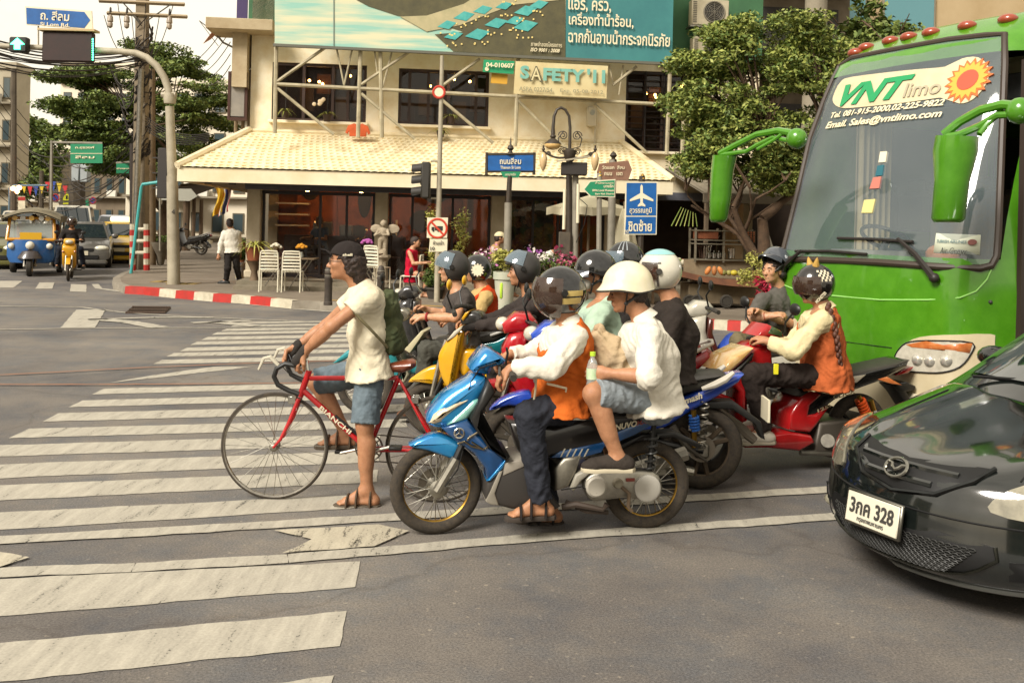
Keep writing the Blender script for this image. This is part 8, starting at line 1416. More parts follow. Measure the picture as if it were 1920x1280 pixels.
B.panel('handlebar_cover', RD, [(1421, 630), (1442, 608), (1466, 620), (1473, 633), (1436, 634)], .12, .02); B.panel('windshield', mt('2f4428', .1, coat=1.), [(1440, 625), (1448, 612), (1466, 622), (1468, 632)], .123, .004); B.panel('footboard', RD, [(1396, 824), (1440, 816), (1480, 810), (1522, 816), (1530, 830), (1500, 846), (1440, 840), (1400, 840)], .17, .02)
B.panel('side_panel', RD, [(1481, 806), (1483, 777), (1502, 746), (1541, 723), (1554, 730), (1520, 761), (1516, 778), (1530, 776), (1556, 762), (1533, 797), (1520, 812)], .15, .02); B.panel('side_body', BKP, [(1500, 748), (1540, 722), (1600, 701), (1640, 690), (1707, 675), (1702, 690), (1662, 712), (1622, 726), (1577, 743), (1545, 768), (1520, 795), (1500, 804)], .135, .03); B.panel('seat', DGREY, [(1492, 742), (1530, 720), (1600, 698), (1690, 678), (1708, 675), (1690, 688), (1620, 711), (1560, 730), (1510, 748)], .13, .02)
B.panel('silver_flash', mt('a59d8a', .4), [(1543, 722), (1600, 706), (1624, 702), (1606, 718), (1598, 716), (1606, 710), (1560, 724)], .137, .003); B.panel('tail_light', mt('8a1418', .15, coat=1.), [(1680, 704), (1692, 692), (1714, 688), (1704, 700)], .1, .012); B.panel('indicator', AMB, [(1646, 711), (1664, 706), (1692, 722), (1672, 720)], .138, .006); B.text('CLICK', 1561, 744, 44, 9, mt('b0a080', .4), .139, -.28, bold=.03, shear=.3); B.text('125i', 1532, 770, 24, 6, mt('b0a080', .4), .152, -.45, bold=.02)
B.panel('plate_holder', BLK, [(1672, 722), (1700, 716), (1718, 724), (1716, 732), (1700, 734), (1714, 760), (1704, 764), (1686, 736)], .08, .01); MB().box(B.p3(1704, 752, 0), (.02, .2, .14)).build('number_plate', WSIGN, B.t); b = MB(); spring(b, B.p3(1625, 780, .12), B.p3(1612, 748, .12), .034, 6, .011); b.build('shock_spring', mt('c04a1c', .4), B.t); B.tube('shock_reservoir', GOLD, [(1640, 776, .1), (1632, 750, .1)], .022); B.tube('shock_absorber', GOLD, [(1626, 784, .12), (1610, 742, .12)], .018)
B.panel('engine', mt('4a443c', .5, .4), [(1538, 792), (1590, 786), (1638, 800), (1642, 846), (1590, 866), (1530, 852)], .15, .03); B.tube('exhaust', STEEL, [(1500, 848, .14), (1560, 850, .15), (1620, 842, .15)], .02); b = MB(); [b.cyl(B.p3(x_, y_, .15), B.p3(x_, y_, .18), r_, n=18) for x_, y_, r_ in ((1552, 826, .05), (1610, 830, .07))]; b.build('case_cover', STEEL, B.t); mirrors(B, (B.p(1440, 632)[0], 1.02), BLK)
for s_ in (-1, 1): q = B.p3(1440, 640); B.tube('handlebar', BLK, [(q.x, 0, q.z), (q.x - .02, s_ * .2, q.z + .01), (q.x - .06, s_ * .36, q.z - .02)], .018)
rzs = math.atan2(-SDIR.y, -SDIR.x); B = Bike('scooter', 'yellow scooter facing the camera beside the tuk tuk', None, None, loc=G(128, 527) + SDIR * 1.2, rz=rzs); underbone(B, 'c9920f', '2b2620', mir=BLK); YS = B
pk = Bike('scooter', 'dark parked scooter at the front of the pavement row', None, None, loc=G(378, 478, .15) + V((0, 0, 0)), rz=2.9, group='scooters parked on the pavement'); underbone(pk, '1c1a19', '2a2624'); copy_tree(pk.t, pk.t.location + V((-.5, 1.3, 0)), 2.85, 'dark parked scooter behind the front one of the pavement row')
B = Bike('bicycle', 'red racing bicycle with drop handlebars and a brown saddle under the standing cyclist', (513, 936), (820, 941), 'bicycle'); BC = B; RDB = paint('b3121a', .2, (6, .2), '9c1016'); wf = B.p3(513, 838)
spoked(B.t, (B.wb, 0, .34), .34, .0135, metal('b0aaa0', .25), 32, None, False, 'front_wheel', hubw=.04, rimw=.011); spoked(B.t, (0, 0, .34), .34, .0135, metal('b0aaa0', .25), 32, None, False, 'rear_wheel', hubw=.05, rimw=.011)
bb_ = B.p3(690, 842); hd0, hd1 = B.p3(578, 703), B.p3(564, 737); stp, rh = B.p3(747, 708), V((0, 0, .34)); b = MB()
for P, r_ in (((hd0 + V((-.01, 0, -.02)), stp), .016), ((hd1 + V((0, 0, .03)), bb_), .018), ((stp, bb_), .017), ((hd0 + V((-.006, 0, .03)), hd1 + V((.004, 0, -.02))), .02)): b.tube(P, r_, 10)
for s_ in (-.05, .05): b.tube([stp, stp.lerp(rh, .5) + V((0, s_ * .8, 0)), rh + V((0, s_, 0))], .009, 8); b.tube([bb_ + V((0, s_ * .6, 0)), bb_.lerp(rh, .4) + V((0, s_ * .8, 0)), rh + V((0, s_, 0))], .011, 8)
b.build('frame', RDB, B.t); b = MB(); fh = V((B.wb, 0, .34))
for s_ in (-.05, .05): b.tube([hd1 + V((.006, s_ * .6, -.03)), hd1.lerp(fh, .55) + V((-.022, s_, 0)), fh.lerp(hd1, .15) + V((-.02, s_, 0)), fh + V((0, s_, 0))], [.014, .013, .01, .008], 8)
b.build('fork', RDB, B.t); lg = hd1.lerp(bb_, .5) + V((0, .019, .0)); e = (bb_ - hd1).normalized(); letters('BIANCHI', (hd1.lerp(bb_, .52) + V((0, .02, .02)), e, V((-e.z, 0, e.x)) * (1 if e.x > 0 else -1) if V((-e.z, 0, e.x)).z * (1 if e.x > 0 else -1) > 0 else V((e.z, 0, -e.x))), .028, WSIGN, B.t, fit=.25, align=.5, bold=.02)
sp_ = B.p3(753, 684); b = MB(); b.tube([stp, sp_ + V((0, 0, -.03))], .013, 8); b.build('seat_post', CHR, B.t); b = MB(); Ls = B.p3(780, 681); Rs = B.p3(700, 690)
b.loft([[V((Ls.x + (Rs.x - Ls.x) * f, w_ * math.cos(a), Ls.z + (Rs.z - Ls.z) * f + h_ * math.sin(a) - dz)) for a in [2 * math.pi * j / 14 for j in range(14)]] for f, w_, h_, dz in ((0, .04, .02, .0), (.1, .075, .035, .0), (.3, .072, .04, .008), (.6, .032, .03, .008), (.9, .02, .02, .004), (1, .01, .01, .006))]); b.build('saddle', mt('5f2e1e', .35, coat=.3, n=(6, .3), c2='7a4028'), B.t)
st_ = B.p3(582, 690); b = MB(); b.tube([hd0, hd0 + V((.012, 0, .09)), st_ + V((.06, 0, .045))], .013, 8); b.build('stem', CHR, B.t); hbx = st_ + V((.06, 0, .045)); b = MB(); b.tube([hbx + V((0, -.2, 0)), hbx + V((0, .2, 0))], .013, 8); b.build('handlebar', CHR, B.t)
for s_ in (-.2, .2): P = [hbx + V((0, s_, 0)), hbx + V((.06, s_, .01)), hbx + V((.11, s_, -.02)), hbx + V((.125, s_, -.07)), hbx + V((.1, s_, -.12)), hbx + V((.03, s_, -.155)), hbx + V((-.03, s_, -.175))]; MB().tube(smooth_poly([(0, 0)], 1) and P, .016, 8).build('drop_bar', BLK, B.t); MB().tube([hbx + V((.1, s_, .0)), hbx + V((.15, s_, .05)), hbx + V((.19, s_, .04)), hbx + V((.22, s_, -.03))], [.012, .014, .01, .007], 6).build('brake_lever', mt('b8b2a0', .4), B.t); MB().tube([hbx + V((.12, s_ * .9, .03)), hbx + V((.06, s_ * .5, -.06)), hd0 + V((.02, 0, -.02)), hd1 + V((.03, 0, -.05))], .003, 4).build('brake_cable', BLK, B.t)
b = MB(); b.torus(bb_ + V((0, -.05, 0)), (0, 1, 0), .085, .006, 36, 5); b.torus(bb_ + V((0, -.045, 0)), (0, 1, 0), .06, .004, 30, 4); [b.tube([bb_ + V((0, -.05, 0)), bb_ + V((.085 * math.cos(a), -.05, .085 * math.sin(a)))], .006, 5) for a in [k * 1.2566 for k in range(5)]]; b.build('chainring', STEEL, B.t); pd = B.p3(640, 846, -.12); b = MB(); b.tube([bb_ + V((0, -.07, 0)), V((pd.x, -.08, pd.z))], .011, 8); b.build('crank', CHR, B.t); MB().box((pd.x, -.13, pd.z), (.08, .08, .02), 0, .004).build('pedal', BLK, B.t); pr = bb_ * 2 - V((pd.x, 0, pd.z)); MB().tube([bb_ + V((0, .07, 0)), V((pr.x, .08, pr.z))], .011, 8).build('crank', CHR, B.t); MB().box((pr.x, .13, pr.z), (.08, .08, .02), 0, .004).build('pedal', BLK, B.t)
b = MB(); b.tube([bb_ + V((0, -.05, .085)), V((0, -.05, .385))], .004, 4); b.tube([bb_ + V((0, -.05, -.085)), V((.02, -.05, .22)), V((-.01, -.05, .29))], .004, 4); b.torus((0, -.05, .34), (0, 1, 0), .04, .008, 20, 5); b.build('chain', mt('3a2e26', .6, .4), B.t); b = MB(); b.tube([hd1.lerp(bb_, .55) + V((.02, .0, .05)), hd1.lerp(bb_, .92) + V((.03, 0, .06))], .013, 8); b.build('pump', BLK, B.t)
b = MB(); [b.box(hd1 + V((.05, s_ * .02, -.04)), (.05, .015, .05), 0, .004) for s_ in (-1, 1)]; b.build('brake_caliper', CHR, B.t); b = MB(); [b.box(stp.lerp(rh, .3) + V((-.03, s_ * .025, .0)), (.05, .015, .05), 0, .004) for s_ in (-1, 1)]; b.build('brake_caliper', CHR, B.t)
X, Yv, Zv = V((1, 0, 0)), V((0, 1, 0)), V((0, 0, 1))
def who(label, hd, fdir, nk, pel, sh, el, wr, hip, kn, an, toe, hand=None, gz=None, mid=None, up=None, **kw):
 d = lambda q: D(*q); l2 = lambda L_: [d(q) for q in L_]; J = dict(hd=d(hd), face=V(fdir), nk=d(nk), pel=d(pel), sh=l2(sh), el=l2(el), wr=l2(wr), hip=l2(hip), kn=l2(kn), an=l2(an), toe=l2(toe))
 if gz is not None:
  for i in (0, 1):
   z = gz[i] if isinstance(gz, (list, tuple)) else gz
   if z is not None: J['toe'][i].z = z + .022; J['an'][i].z = z + .095
 J['hd'] = J['hd'].lerp(J['nk'], .08); kw.setdefault('build', 1.1)
 if mid: J['mid'] = d(mid)
 if up: J['up'] = V(up)
 J['hand'] = hand or [((J['wr'][i] - J['el'][i]).normalized(), V((-.2, (.5, -.5)[i], -.8))) for i in (0, 1)]
 return person(label, J, **kw) + (J,)
def near(px, py, y, dy): return (px, py, y - dy)
def decal(o, Fm, m, lo, hi, a0, a1, name='decal', l=.005, n=8): b = MB(); shell(b, Fm, (HR[0] + l, HR[1] + l, HR[2] + l), HC, lo, hi, 0, .003, n, 6, a0, a1, k=1.07); b.build(name, m, o, True)
def blob(name, m, parts, par, h=.01, k=.02, fold=None, **kw): s = SDF(h, k); [s.cap(*p) for p in parts]; s.fold = fold; return s.build(name, m, par, **kw)
def watch(b_, J, i, m): p = J['wr'][i].lerp(J['el'][i], .12); MB().torus(p, (J['el'][i] - J['wr'][i]), .034, .009, 20, 6).build('wristwatch', m, b_, True)
JEAN = cloth('69757c', '525e66'); JEAND = cloth('2e3038', '24262c'); DARK = cloth('2b2725', '221f1d'); SHW = cloth('d3cec0', 'c5beae'); SHC = cloth('cfc29a', 'bfb086'); ORG = cloth('bd5f22', 'a9521c'); KH = cloth('6a6048', '574e3a'); BHEL = mt('161616', .12, coat=1.); MHEL = mt('2f2d2b', .45, n=(14, .3), c2='3c3936'); VIS = mt('3b2b22', .05, coat=1., alpha=.8); VISC = mt('70808a', .04, coat=1., alpha=.45); SAND = [cloth('5b4d3e', '463a2f'), mt('4f4538', .9)]
c, Fm, J = who('standing cyclist in cream T shirt, denim shorts and dark cap astride the red bicycle', (646, 486, 6.1), (-1, -.08, -.02), (674, 534, 6.12), (690, 688, 6.12), ((692, 556, 5.93), (676, 549, 6.3)), ((622, 612, 5.84), (612, 610, 6.36)), ((570, 660, 5.9), (556, 650, 6.3)), ((693, 697, 6.03), (686, 697, 6.22)), ((684, 796, 5.99), (592, 716, 6.24)), ((688, 915, 6.0), (650, 812, 6.27)), ((625, 940, 5.98), (615, 830, 6.25)), gz=(0.0, None), mid=(690, 625, 6.12),
 hand=[(V((-.55, 0, -.8)), V((.5, .6, -.4))), (V((-.6, 0, -.75)), V((.5, -.6, -.4)))], shirt=cloth('d3cab2', 'c4b99e'), sleeve=.5, hem=.07, tr=JEAN, trl=.97, sandal=SAND, h=.0075, build=.92, toes=True, loose=.022, fold=(.007, .17))
b = MB(); shell(b, Fm, (.112, .092, .1), (-.012, 0, .03), lambda a: 12 - 18 * sstep(40, 120, abs(a)), th=.006); o = b.build('cap', cloth('2a2422', '1f1b1a'), c, True); b = MB(); b.grid(lambda u, v: hp(Fm, .085 + .075 * v * math.cos((u - .5) * 2.2), .08 * math.sin((u - .5) * 2.2), .055 + .03 * v - .03 * abs(u - .5)), 12, 4); b.grid(lambda u, v: hp(Fm, .085 + .075 * v * math.cos((u - .5) * 2.2), .08 * math.sin((u - .5) * 2.2), .049 + .03 * v - .03 * abs(u - .5)), 12, 4); b.build('peak', cloth('2a2422'), o, True); letters('shell', (hp(Fm, -.02, .094, .045), -Fm[1] * -1 if False else (Fm[1] * -1), Fm[3]), .016, WSIGN, o, fit=.06, align=.5, world=True, bold=.03)
for i in (0, 1): d_ = J['hand'][i][0]; blob('glove', cloth('262321', '3a3632'), [(J['wr'][i] - d_ * .02, J['wr'][i] + d_ * .075, .034, .036)], c)
b = MB(); [b.torus(hp(Fm, .098, g * .032, .002), Fm[1], .021, .002, 16, 4) for g in (-1, 1)]; b.tube([hp(Fm, .095, .052, .004), hp(Fm, .0, .083, .004)], .002, 4); b.build('glasses', CHR, c, True)
bpk = [D(728, 560, 6.16), D(738, 640, 6.16)]; s = SDF(.01, .05); s.cap(bpk[0], bpk[1], .06, .085, flat=((0, 1, 0), 1.7)); s.fold = (.012, .12); o = s.build('backpack', mt('4a4a2a', .9, n=(9, .02), c2='2c3a24', b=(30, .4)), None, label='camouflage backpack slung behind the cyclist', cat='backpack')
b = MB(); b.tube([D(662, 582, 5.86), D(676, 598, 5.84), D(690, 612, 5.84), D(708, 631, 5.88), D(726, 650, 5.96)], .008, 5, flat=2.); b.build('strap', cloth('6a6248'), o, True)
blob('hair', HAIR, [(hp(Fm, -.06, g * .035, .0), hp(Fm, -.085, g * .03, -.125), .058, .036) for g in (-1, 1)] + [(hp(Fm, .0, g * .078, .03), hp(Fm, -.035, g * .07, -.06), .022, .03) for g in (-1, 1)] + [(hp(Fm, -.08, 0, .0), hp(Fm, -.1, 0, -.13), .055, .03)], c, .009, .02, (.008, .03))
c, Fm, J = who('rider in orange vest and black visored helmet on the nearest blue motorcycle', (1046, 552, 5.6), (-1, -.22, -.04), (1066, 606, 5.62), (1056, 752, 5.6), ((1076, 634, 5.42), (1046, 628, 5.82)), ((1036, 688, 5.26), (996, 668, 5.95)), ((958, 692, 5.3), (956, 664, 5.86)), ((1062, 760, 5.48), (1052, 760, 5.72)), ((992, 778, 5.36), (988, 785, 5.86)), ((1014, 918, 5.4), (1030, 945, 5.75)), ((962, 944, 5.36), (975, 962, 5.74)), gz=(.14, 0.0), mid=(1062, 690, 5.62),
 hand=[(V((-.75, .05, -.6)), V((.5, .2, -.8))), (V((-.8, 0, -.5)), V((.5, -.2, -.8)))], shirt=SHW, sleeve=1.92, hem=.06, tr=JEAND, sandal=[cloth('2a2523', '1d1a19'), mt('3a322b', .9)], vest=ORG, h=.0075, build=1.1, toes=True, collar=SHW, loose=.026, fold=(.009, .15))
o = helmet(c, Fm, 'open', [BHEL, BLK], (VIS, -64, 30, 4), 1.08); gm = mt('b09a5c', .4); decal(o, Fm, gm, -26, -12, 62, 128); decal(o, Fm, gm, -8, 4, 66, 132); decal(o, Fm, gm, -26, -12, -128, -62); watch(c, J, 0, CHR)
b = MB(); b.tube([D(1006, 690, 5.38), D(1004, 730, 5.36), D(1000, 758, 5.37)], .007, 5); b.tube([D(1026, 719, 5.30), D(1062, 728, 5.36), D(1060, 736, 5.36)], .007, 5); b.build('reflective_piping', WSIGN, c, True)
c, Fm, J = who('passenger in white shirt, torn denim shorts and white brimmed helmet on the nearest motorcycle', (1172, 542, 5.62), (-1, -.1, -.16), (1206, 597, 5.62), (1226, 745, 5.62), ((1218, 632, 5.4), (1190, 625, 5.82)), ((1214, 706, 5.26), (1180, 700, 5.86)), ((1140, 700, 5.32), (1128, 700, 5.7)), ((1212, 748, 5.5), (1205, 748, 5.74)), ((1112, 738, 5.3), (1105, 740, 5.85)), ((1160, 860, 5.32), (1150, 862, 5.85)), ((1098, 874, 5.3), (1090, 872, 5.85)), mid=(1222, 672, 5.62), gz=None,
 hand=[(V((-.95, .15, .15)), V((-.1, .95, -.2))), (V((-.8, -.4, 0)), V((-.1, -.9, -.2)))], shirt=SHW, sleeve=1.15, hem=.07, tr=cloth('8b9194', '737b80'), trl=.97, shoe=[cloth('3d3630', '2f2a26'), mt('b5ab92', .8)], h=.0075, build=1.15, collar=SHW, loose=.024, fold=(.008, .16), bw=1.05)
o = helmet(c, Fm, 'brim', [mt('d4cdb8', .35, coat=.4, n=(9, .2), c2='cdc296'), DGREY]); P = J['an'][0]
b = MB(); [b.tube([P + V((-.035 - .016 * k, -.035, -.015 - .006 * k)), P + V((-.04 - .016 * k, 0, .0 - .006 * k)), P + V((-.035 - .016 * k, .035, -.015 - .006 * k))], .0045, 5) for k in range(5)]; b.build('shoe_lace', WSIGN, c, True)
q = J['wr'][0] + V((-.085, .02, -.02)); o = thing('water_bottle', 'clear plastic water bottle with a lime green cap held by the white shirted passenger', 'bottle', q - V((0, 0, .1))); MB().lathe([(.028, 0), (.033, .01), (.033, .06), (.03, .07), (.033, .08), (.033, .15), (.024, .185), (.013, .2), (.013, .215)], n=18).build('bottle', mt('b8c4c0', .05, alpha=.4, coat=1.), o); MB().lathe([(.016, 0), (.016, .022), (.0, .024)], (0, 0, .213), n=14).build('cap', mt('a8c832', .5), o); MB().lathe([(.0335, 0), (.0335, .06), (.0325, .06), (.0325, 0), (.0335, 0)], (0, 0, .085), n=18).build('wrapper', mt('c8ccb8', .5, n=(30, .1), c2='9abf8a'), o)
bg_ = blob('cloth_bag', cloth('b5a082', '9c8868'), [(D(1120, 640, 5.6), D(1160, 660, 5.6), .07, .09), (D(1130, 665, 5.6), D(1175, 700, 5.58), .08, .09), (D(1126, 620, 5.6), D(1128, 640, 5.6), .03, .07)], None, .012, .03, (.02, .12), label='crumpled beige cloth bag on the lap between rider and passenger', cat='bag')
c, Fm, J = who('rider in mint shirt, face mask and black peaked helmet behind the white shirted passenger', (1112, 512, 6.75), (-1, -.12, -.06), (1138, 556, 6.75), (1165, 690, 6.75), ((1128, 585, 6.52), (1110, 580, 6.95)), ((1090, 650, 6.4), (1070, 650, 7.05)), ((1030, 660, 6.5), (1010, 655, 7.0)), ((1165, 695, 6.63), (1160, 695, 6.87)), ((1085, 725, 6.5), (1080, 725, 7.05)), ((1110, 830, 6.55), (1105, 830, 7.0)), ((1060, 846, 6.53), (1055, 846, 7.0)), shirt=cloth('a9bda8', '93a893'), sleeve=1.9, hem=.05, tr=DARK, shoe=[BLK, DGREY], h=.01)
o = helmet(c, Fm, 'half', [BHEL, BLK]); peak(o, Fm, mt('2c3138', .2, coat=.8), .1); blob('face_mask', cloth('b0aaa0', '9c978e'), [(hp(Fm, .07, -.03, -.055), hp(Fm, .07, .03, -.055), .045, .045)], c)
c, Fm, J = who('passenger in black jacket and white full face helmet with a red flash', (1232, 512, 6.6), (-1, .1, -.03), (1258, 560, 6.6), (1262, 700, 6.6), ((1264, 590, 6.4), (1248, 585, 6.8)), ((1246, 660, 6.32), (1230, 655, 6.88)), ((1190, 680, 6.42), (1180, 676, 6.8)), ((1255, 705, 6.5), (1250, 705, 6.72)), ((1170, 735, 6.45), (1168, 735, 6.85)), ((1195, 850, 6.45), (1192, 850, 6.85)), ((1145, 864, 6.43), (1142, 864, 6.85)), mid=(1270, 630, 6.6), shirt=cloth('322b26', '26211e'), sleeve=1.95, hem=.05, tr=DARK, shoe=[BLK, DGREY], h=.01, bw=1.05, face=False)
o = helmet(c, Fm, 'full', [mt('c4bfae', .25, coat=.8), DGREY], (VIS, -20, 18, 0)); decal(o, Fm, mt('7fb0b0', .3, coat=.6), 48, 89, -180, 180, l=.003, n=30); decal(o, Fm, mt('a32a26', .4), -34, 8, 62, 70); decal(o, Fm, mt('a32a26', .4), -2, 6, 62, 84); decal(o, Fm, mt('4a4440', .4), -44, -8, 78, 83); decal(o, Fm, mt('4a4440', .4), 20, 24, 30, 90)
c, Fm, J = who('rider in black streaked helmet half hidden behind the mint shirted rider', (1168, 490, 7.6), (-1, .05, 0), (1185, 540, 7.6), (1190, 670, 7.6), ((1195, 570, 7.4), (1180, 565, 7.8)), ((1165, 630, 7.3), (1150, 625, 7.9)), ((1090, 640, 7.4), (1060, 630, 7.85)), ((1190, 676, 7.48), (1185, 676, 7.72)), ((1110, 700, 7.35), (1105, 700, 7.85)), ((1130, 800, 7.4), (1128, 800, 7.8)), ((1085, 812, 7.38), (1080, 812, 7.8)), shirt=DARK, sleeve=1.9, tr=JEAND, shoe=[BLK, DGREY], h=.012, face=False)
o = helmet(c, Fm, 'open', [BHEL, BLK], (VISC, -40, 25, 0)); [decal(o, Fm, mt('8a8f92', .3), 30, 70, a, a + 4) for a in (60, 75, 90)]
c, Fm, J = who('rider in dark jacket and grey helmet with raised visor on the yellow scooter', (976, 506, 8.0), (-1, -.12, -.05), (994, 552, 8.0), (1014, 670, 8.0), ((1002, 575, 7.78), (985, 568, 8.2)), ((945, 606, 7.7), (930, 600, 8.3)), ((892, 612, 7.85), (880, 604, 8.25)), ((1012, 676, 7.9), (1008, 676, 8.1)), ((930, 690, 7.8), (925, 690, 8.25)), ((925, 775, 7.85), (920, 775, 8.2)), ((890, 788, 7.83), (885, 788, 8.2)), shirt=cloth('37302d', '2a2523'), sleeve=1.95, hem=.08, tr=DARK, shoe=[BLK, DGREY], h=.01)
o = helmet(c, Fm, 'open', [MHEL, BLK], (VISC, 8, 62, 18)); blob('glove', DARK, [(J['wr'][0], J['wr'][0] + V((-.08, 0, -.02)), .035, .03)], c)
c, Fm, J = who('rider in charcoal T shirt and dark helmet with a red wristwatch on the teal scooter', (846, 502, 8.7), (-1, -.05, .02), (858, 547, 8.7), (876, 655, 8.7), ((872, 562, 8.48), (852, 555, 8.92)), ((854, 596, 8.34), (832, 590, 9.0)), ((794, 594, 8.42), (800, 580, 8.95)), ((872, 662, 8.6), (868, 662, 8.8)), ((800, 655, 8.5), (796, 650, 8.95)), ((788, 752, 8.55), (800, 755, 8.9)), ((757, 765, 8.5), (765, 768, 8.88)), gz=(0.05, 0.05), shirt=cloth('4a4440', '3b3633'), sleeve=.55, hem=.06, tr=cloth('4b4b44', '3d3c36'), shoe=[mt('5a3a26', .7), DGREY], h=.009, sk=SKIN2)
helmet(c, Fm, 'open', [MHEL, BLK], (VISC, -10, 48, 14)); watch(c, J, 0, mt('8a2426', .5))
c, Fm, J = who('rider in tan shirt and bright orange vest, black helmet with a white dial emblem', (892, 506, 10.0), (-1, .1, 0), (905, 540, 10.0), (912, 650, 10.0), ((912, 556, 9.75), (898, 552, 10.2)), ((890, 596, 9.65), (880, 590, 10.3)), ((845, 600, 9.75), (840, 596, 10.2)), ((910, 655, 9.9), (908, 655, 10.1)), ((850, 665, 9.85), (846, 665, 10.2)), ((858, 735, 9.9), (855, 735, 10.15)), ((830, 743, 9.88), (828, 743, 10.15)), shirt=cloth('b59a66', 'a08655'), sleeve=1.1, tr=DARK, shoe=[BLK, DGREY], vest=cloth('c03f16', 'a83512'), h=.012, face=False)
o = helmet(c, Fm, 'open', [BHEL, BLK]); b = MB(); b.cyl(hp(Fm, -.03, .122, .02), hp(Fm, -.03, .128, .02), .055, n=20); [b.box(hp(Fm, -.03 + .06 * math.cos(k * .524), .124, .02 + .06 * math.sin(k * .524)), (.015, .01, .015)) for k in range(12)]; b.build('dial_emblem', WSIGN, o, True); MB().box(D(940, 545, 9.85), (.03, .12, .16), 0, .01).build('reflective_patch', mt('a8c83c', .5), c, True)
c, Fm, J = who('man with crossed arms and raised dark helmet sitting on the white striped scooter', (1448, 504, 8.8), (-.8, -.6, -.02), (1460, 536, 8.85), (1452, 640, 8.85), ((1430, 562, 8.7), (1490, 560, 8.95)), ((1408, 598, 8.5), (1480, 605, 8.7)), ((1446, 592, 8.42), (1420, 584, 8.45)), ((1440, 645, 8.75), (1465, 645, 8.95)), ((1385, 640, 8.6), (1395, 650, 9.0)), ((1400, 735, 8.65), (1410, 740, 9.0)), ((1375, 748, 8.6), (1385, 750, 9.0)), shirt=cloth('5a5650', '4a4742'), sleeve=.95, tr=KH, shoe=[BLK, DGREY], h=.01, sk=SKIN2, build=1.)
q = Quaternion(Fm[2], R(-28)); F2 = (Fm[0] + Fm[3] * .05 - Fm[1] * .02, q @ Fm[1], Fm[2], q @ Fm[3]); o = helmet(c, F2, 'half', [mt('3c4046', .2, coat=1., n=(9, .3), c2='50545a'), BLK]); peak(o, F2, mt('3c4046', .2, coat=1.), .06); MB().torus(J['wr'][0].lerp(J['el'][0], .3), J['el'][0] - J['wr'][0], .036, .004, 16, 5).build('wristband', mt('8a3a24', .6), c, True)
c, Fm, J = who('rider with a plait in orange vest and checkered helmet on the red and black scooter', (1524, 536, 7.15), (-.97, -.22, -.06), (1545, 578, 7.15), (1548, 700, 7.15), ((1540, 600, 6.94), (1530, 596, 7.36)), ((1486, 658, 6.84), (1480, 650, 7.46)), ((1440, 640, 6.95), (1444, 636, 7.36)), ((1540, 706, 7.03), (1534, 706, 7.27)), ((1410, 702, 6.92), (1406, 702, 7.4)), ((1432, 796, 6.95), (1428, 796, 7.35)), ((1400, 810, 6.92), (1396, 810, 7.35)), shirt=SHC, sleeve=1.95, hem=.1, tr=cloth('2f2723', '241e1b'), shoe=[mt('b8b0a0', .6), mt('a8a08c', .8)], vest=cloth('ae5a30', '984c28'), h=.009, build=1.12, face=False, loose=.024, collar=SHC, gz=(.24, .24), vfold=(.008, .14))
o = helmet(c, Fm, 'full', [mt('1c1917', .2, coat=1.), DGREY], (VIS, -26, 22, 0))
for i in range(6):
 for j in range(5):
  if (i + j) % 2 == 0: decal(o, Fm, WSIGN, 8 + 7 * j, 15 + 7 * j, 78 + 7 * i - j * 2, 85 + 7 * i - j * 2, 'check', n=2)
letters('MONSTER', (hp(Fm, .02, .128, -.06), (Fm[1] * -.75 + Fm[3] * .65).normalized(), (Fm[3] * .75 + Fm[1] * .65).normalized()), .025, WSIGN, o, fit=.11, align=.5, world=True, bold=.03); b = MB(); [b.lathe([(.028, 0), (.012, .05), (0, .07)], hp(Fm, .0, g * .04, .165)[:], (Fm[3] + Fm[2] * g * .4)[:], 8) for g in (-1, 1)]; b.build('helmet_ears', mt('a8843c', .6), o, True)
b = MB(); pts = [D(1552, 572, 7.0), D(1562, 605, 6.92), D(1570, 640, 6.9), D(1574, 675, 6.93), D(1577, 705, 6.98)]; L_ = [pts[min(3, int(t * 4))].lerp(pts[min(3, int(t * 4)) + 1], t * 4 - min(3, int(t * 4))) for t in [k / 22 for k in range(23)]]; [b.ball(p + V((.008 * (-1) ** k, 0, 0)), (.022 - .0004 * k, .02, .026), 8) for k, p in enumerate(L_)]; b.build('plait', mt('5a3320', .6, n=(60, .4), c2='3a2015'), c, True); MB().box(D(1560, 609, 6.99), (.1, .02, .045), 0, .004).build('reflective_patch', mt('b8b890', .5), c, True); MB().box(D(1455, 692, 6.83), (.035, .012, .075), 0, .003).build('yellow_tag', mt('c8c020', .5), c, True)
c, Fm, J = who('man in white shirt and dark trousers walking away along the pavement', (430, 418, 23.5), (-.5, .85, 0), (434, 430, 23.5), (436, 472, 23.5), ((420, 437, 23.45), (447, 437, 23.5)), ((414, 458, 23.4), (449, 458, 23.6)), ((410, 478, 23.3), (450, 474, 23.7)), ((428, 475, 23.5), (442, 475, 23.5)), ((427, 503, 23.4), (444, 502, 23.6)), ((424, 529, 23.5), (449, 529, 23.7)), ((418, 533, 23.5), (447, 535, 23.3)), gz=.15, shirt=SHW, sleeve=1.9, hem=.02, tr=DARK, shoe=[BLK, DGREY], h=.016, loose=.016)
fz = -SDIR; sl = V((fz.y, -fz.x, 0))
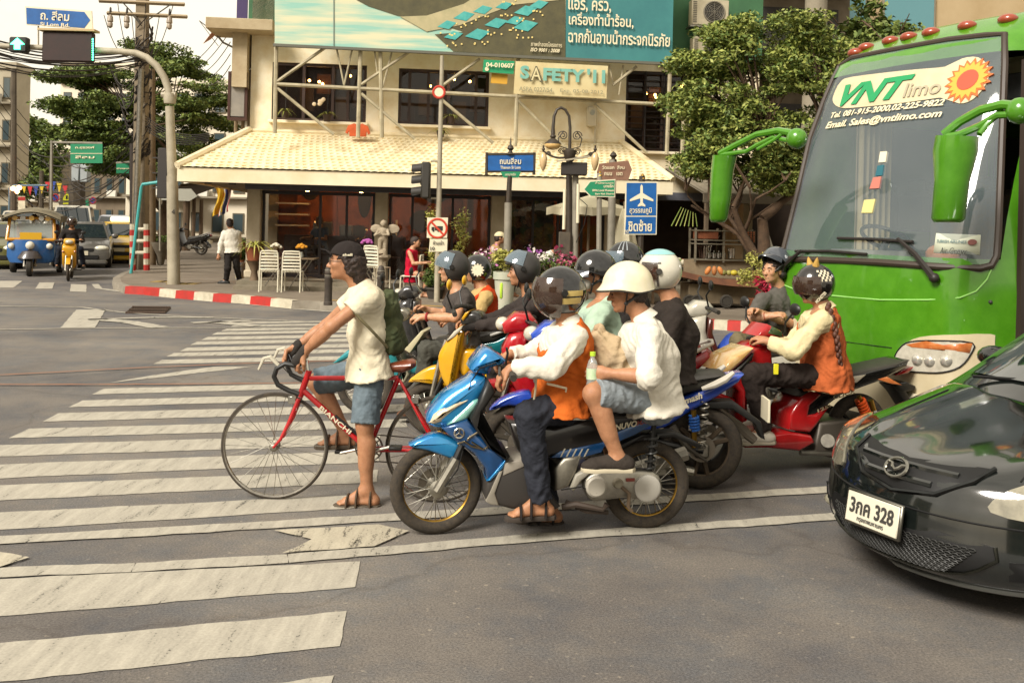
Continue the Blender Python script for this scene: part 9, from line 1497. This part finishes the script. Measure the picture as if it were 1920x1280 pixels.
def facing(label, P0, f, seat, **kw):
 """a seated figure at P0 looking along f"""
 s_ = V((-f.y, f.x, 0)); at_ = lambda a, b, z: P0 + f * a + s_ * b + Zv * z; J = dict(hd=at_(.08, 0, seat + .72), face=f, nk=at_(0, 0, seat + .55), pel=at_(0, 0, seat + .06), sh=[at_(0, g * .19, seat + .5) for g in (1, -1)], el=[at_(.12, g * .27, seat + .26) for g in (1, -1)], wr=[at_(.38, g * .24, seat + .28) for g in (1, -1)], hip=[at_(.02, g * .09, seat + .03) for g in (1, -1)], kn=[at_(.42, g * kw.get('sp', .2), seat + .02) for g in (1, -1)], an=[at_(.3, g * kw.get('sp', .2) * 1.3, max(.1, seat - .4)) for g in (1, -1)], toe=[at_(.5, g * kw.get('sp', .2) * 1.3, max(.02, seat - .48)) for g in (1, -1)]); J['hand'] = [(f, V((0, 0, -1)))] * 2; J['calf'] = -f; kw.pop('sp', 0); return person(label, J, **kw) + (J,)
c, Fm, J = facing('rider in dark jacket and dark helmet on the yellow scooter beside the tuk tuk', YS.t.location + fz * .25, fz, .8, sp=.25, shirt=DARK, sleeve=1.9, tr=cloth('23262e'), shoe=[BLK, DGREY], h=.016, face=False); helmet(c, Fm, 'open', [BHEL, BLK], (VIS, -30, 30, 0))
facing('tuk tuk driver in a dark shirt behind the tuk tuk windscreen', TUK.location - fz * .75, fz, .9, sp=.14, shirt=DARK, sleeve=1., tr=DARK, h=.018, face=False)
lx = (FX * -.75 + FY * -.65).normalized()
facing('woman in a bright red dress sitting on a white chair at the terrace edge', c3 + V((.0, .05, 0)), (FX + FY * -.3).normalized(), .47, shirt=cloth('b81432', '9c102a'), sleeve=.0, hem=.22, sk=SKIN2, sp=.08, h=.014)
facing('man in grey T shirt resting on the table with yellow flowers', td.location + V((.5, .15, .0)), -FX, .47, shirt=cloth('8d8678', '7a7468'), sleeve=.6, tr=DARK, h=.016, sk=SKIN2)
c, Fm, J = facing('man in tan shirt and cream cap drinking behind the orange vested rider', G(926, 575, .15) + V((0, .9, .15)), FX, .47, shirt=cloth('a88a5c', '94784e'), sleeve=.7, tr=DARK, h=.016, sk=SKIN); b = MB(); shell(b, Fm, (.115, .096, .1), (-.01, 0, .03), 4, th=.006); o = b.build('cap', cloth('c9bd98'), c, True); peak(o, Fm, cloth('c9bd98'), .06, k=.82, dz=.01)
c, Fm, J = who('man in white shirt bending over behind the petunias', (1046, 476, 19.6), (.75, -.2, -.6), (1036, 474, 19.6), (1016, 498, 19.6), ((1030, 482, 19.4), (1036, 480, 19.8)), ((1034, 503, 19.35), (1040, 500, 19.85)), ((1040, 520, 19.4), (1044, 518, 19.8)), ((1014, 502, 19.5), (1016, 502, 19.7)), ((1018, 538, 19.45), (1020, 538, 19.7)), ((1012, 570, 19.5), (1014, 570, 19.7)), ((1020, 574, 19.5), (1022, 574, 19.7)), gz=.15, shirt=SHW, sleeve=.6, hem=.03, tr=DARK, shoe=[BLK, DGREY], h=.016, loose=.03)
for pxs, lb, col_ in (((586, 490), 'waiter in a blue shirt seen dimly through the left glass front', '5a7088'), ((690, 492), 'woman in pink seen dimly through the glass behind the cyclist', 'a8405a')): q = fw(fc(*pxs)[0] * 1.04, 1.2, .3); facing(lb, q, (FX * -.6 - FY * .8).normalized(), .72, shirt=cloth(col_), sleeve=.6, tr=DARK, h=.02, face=False)
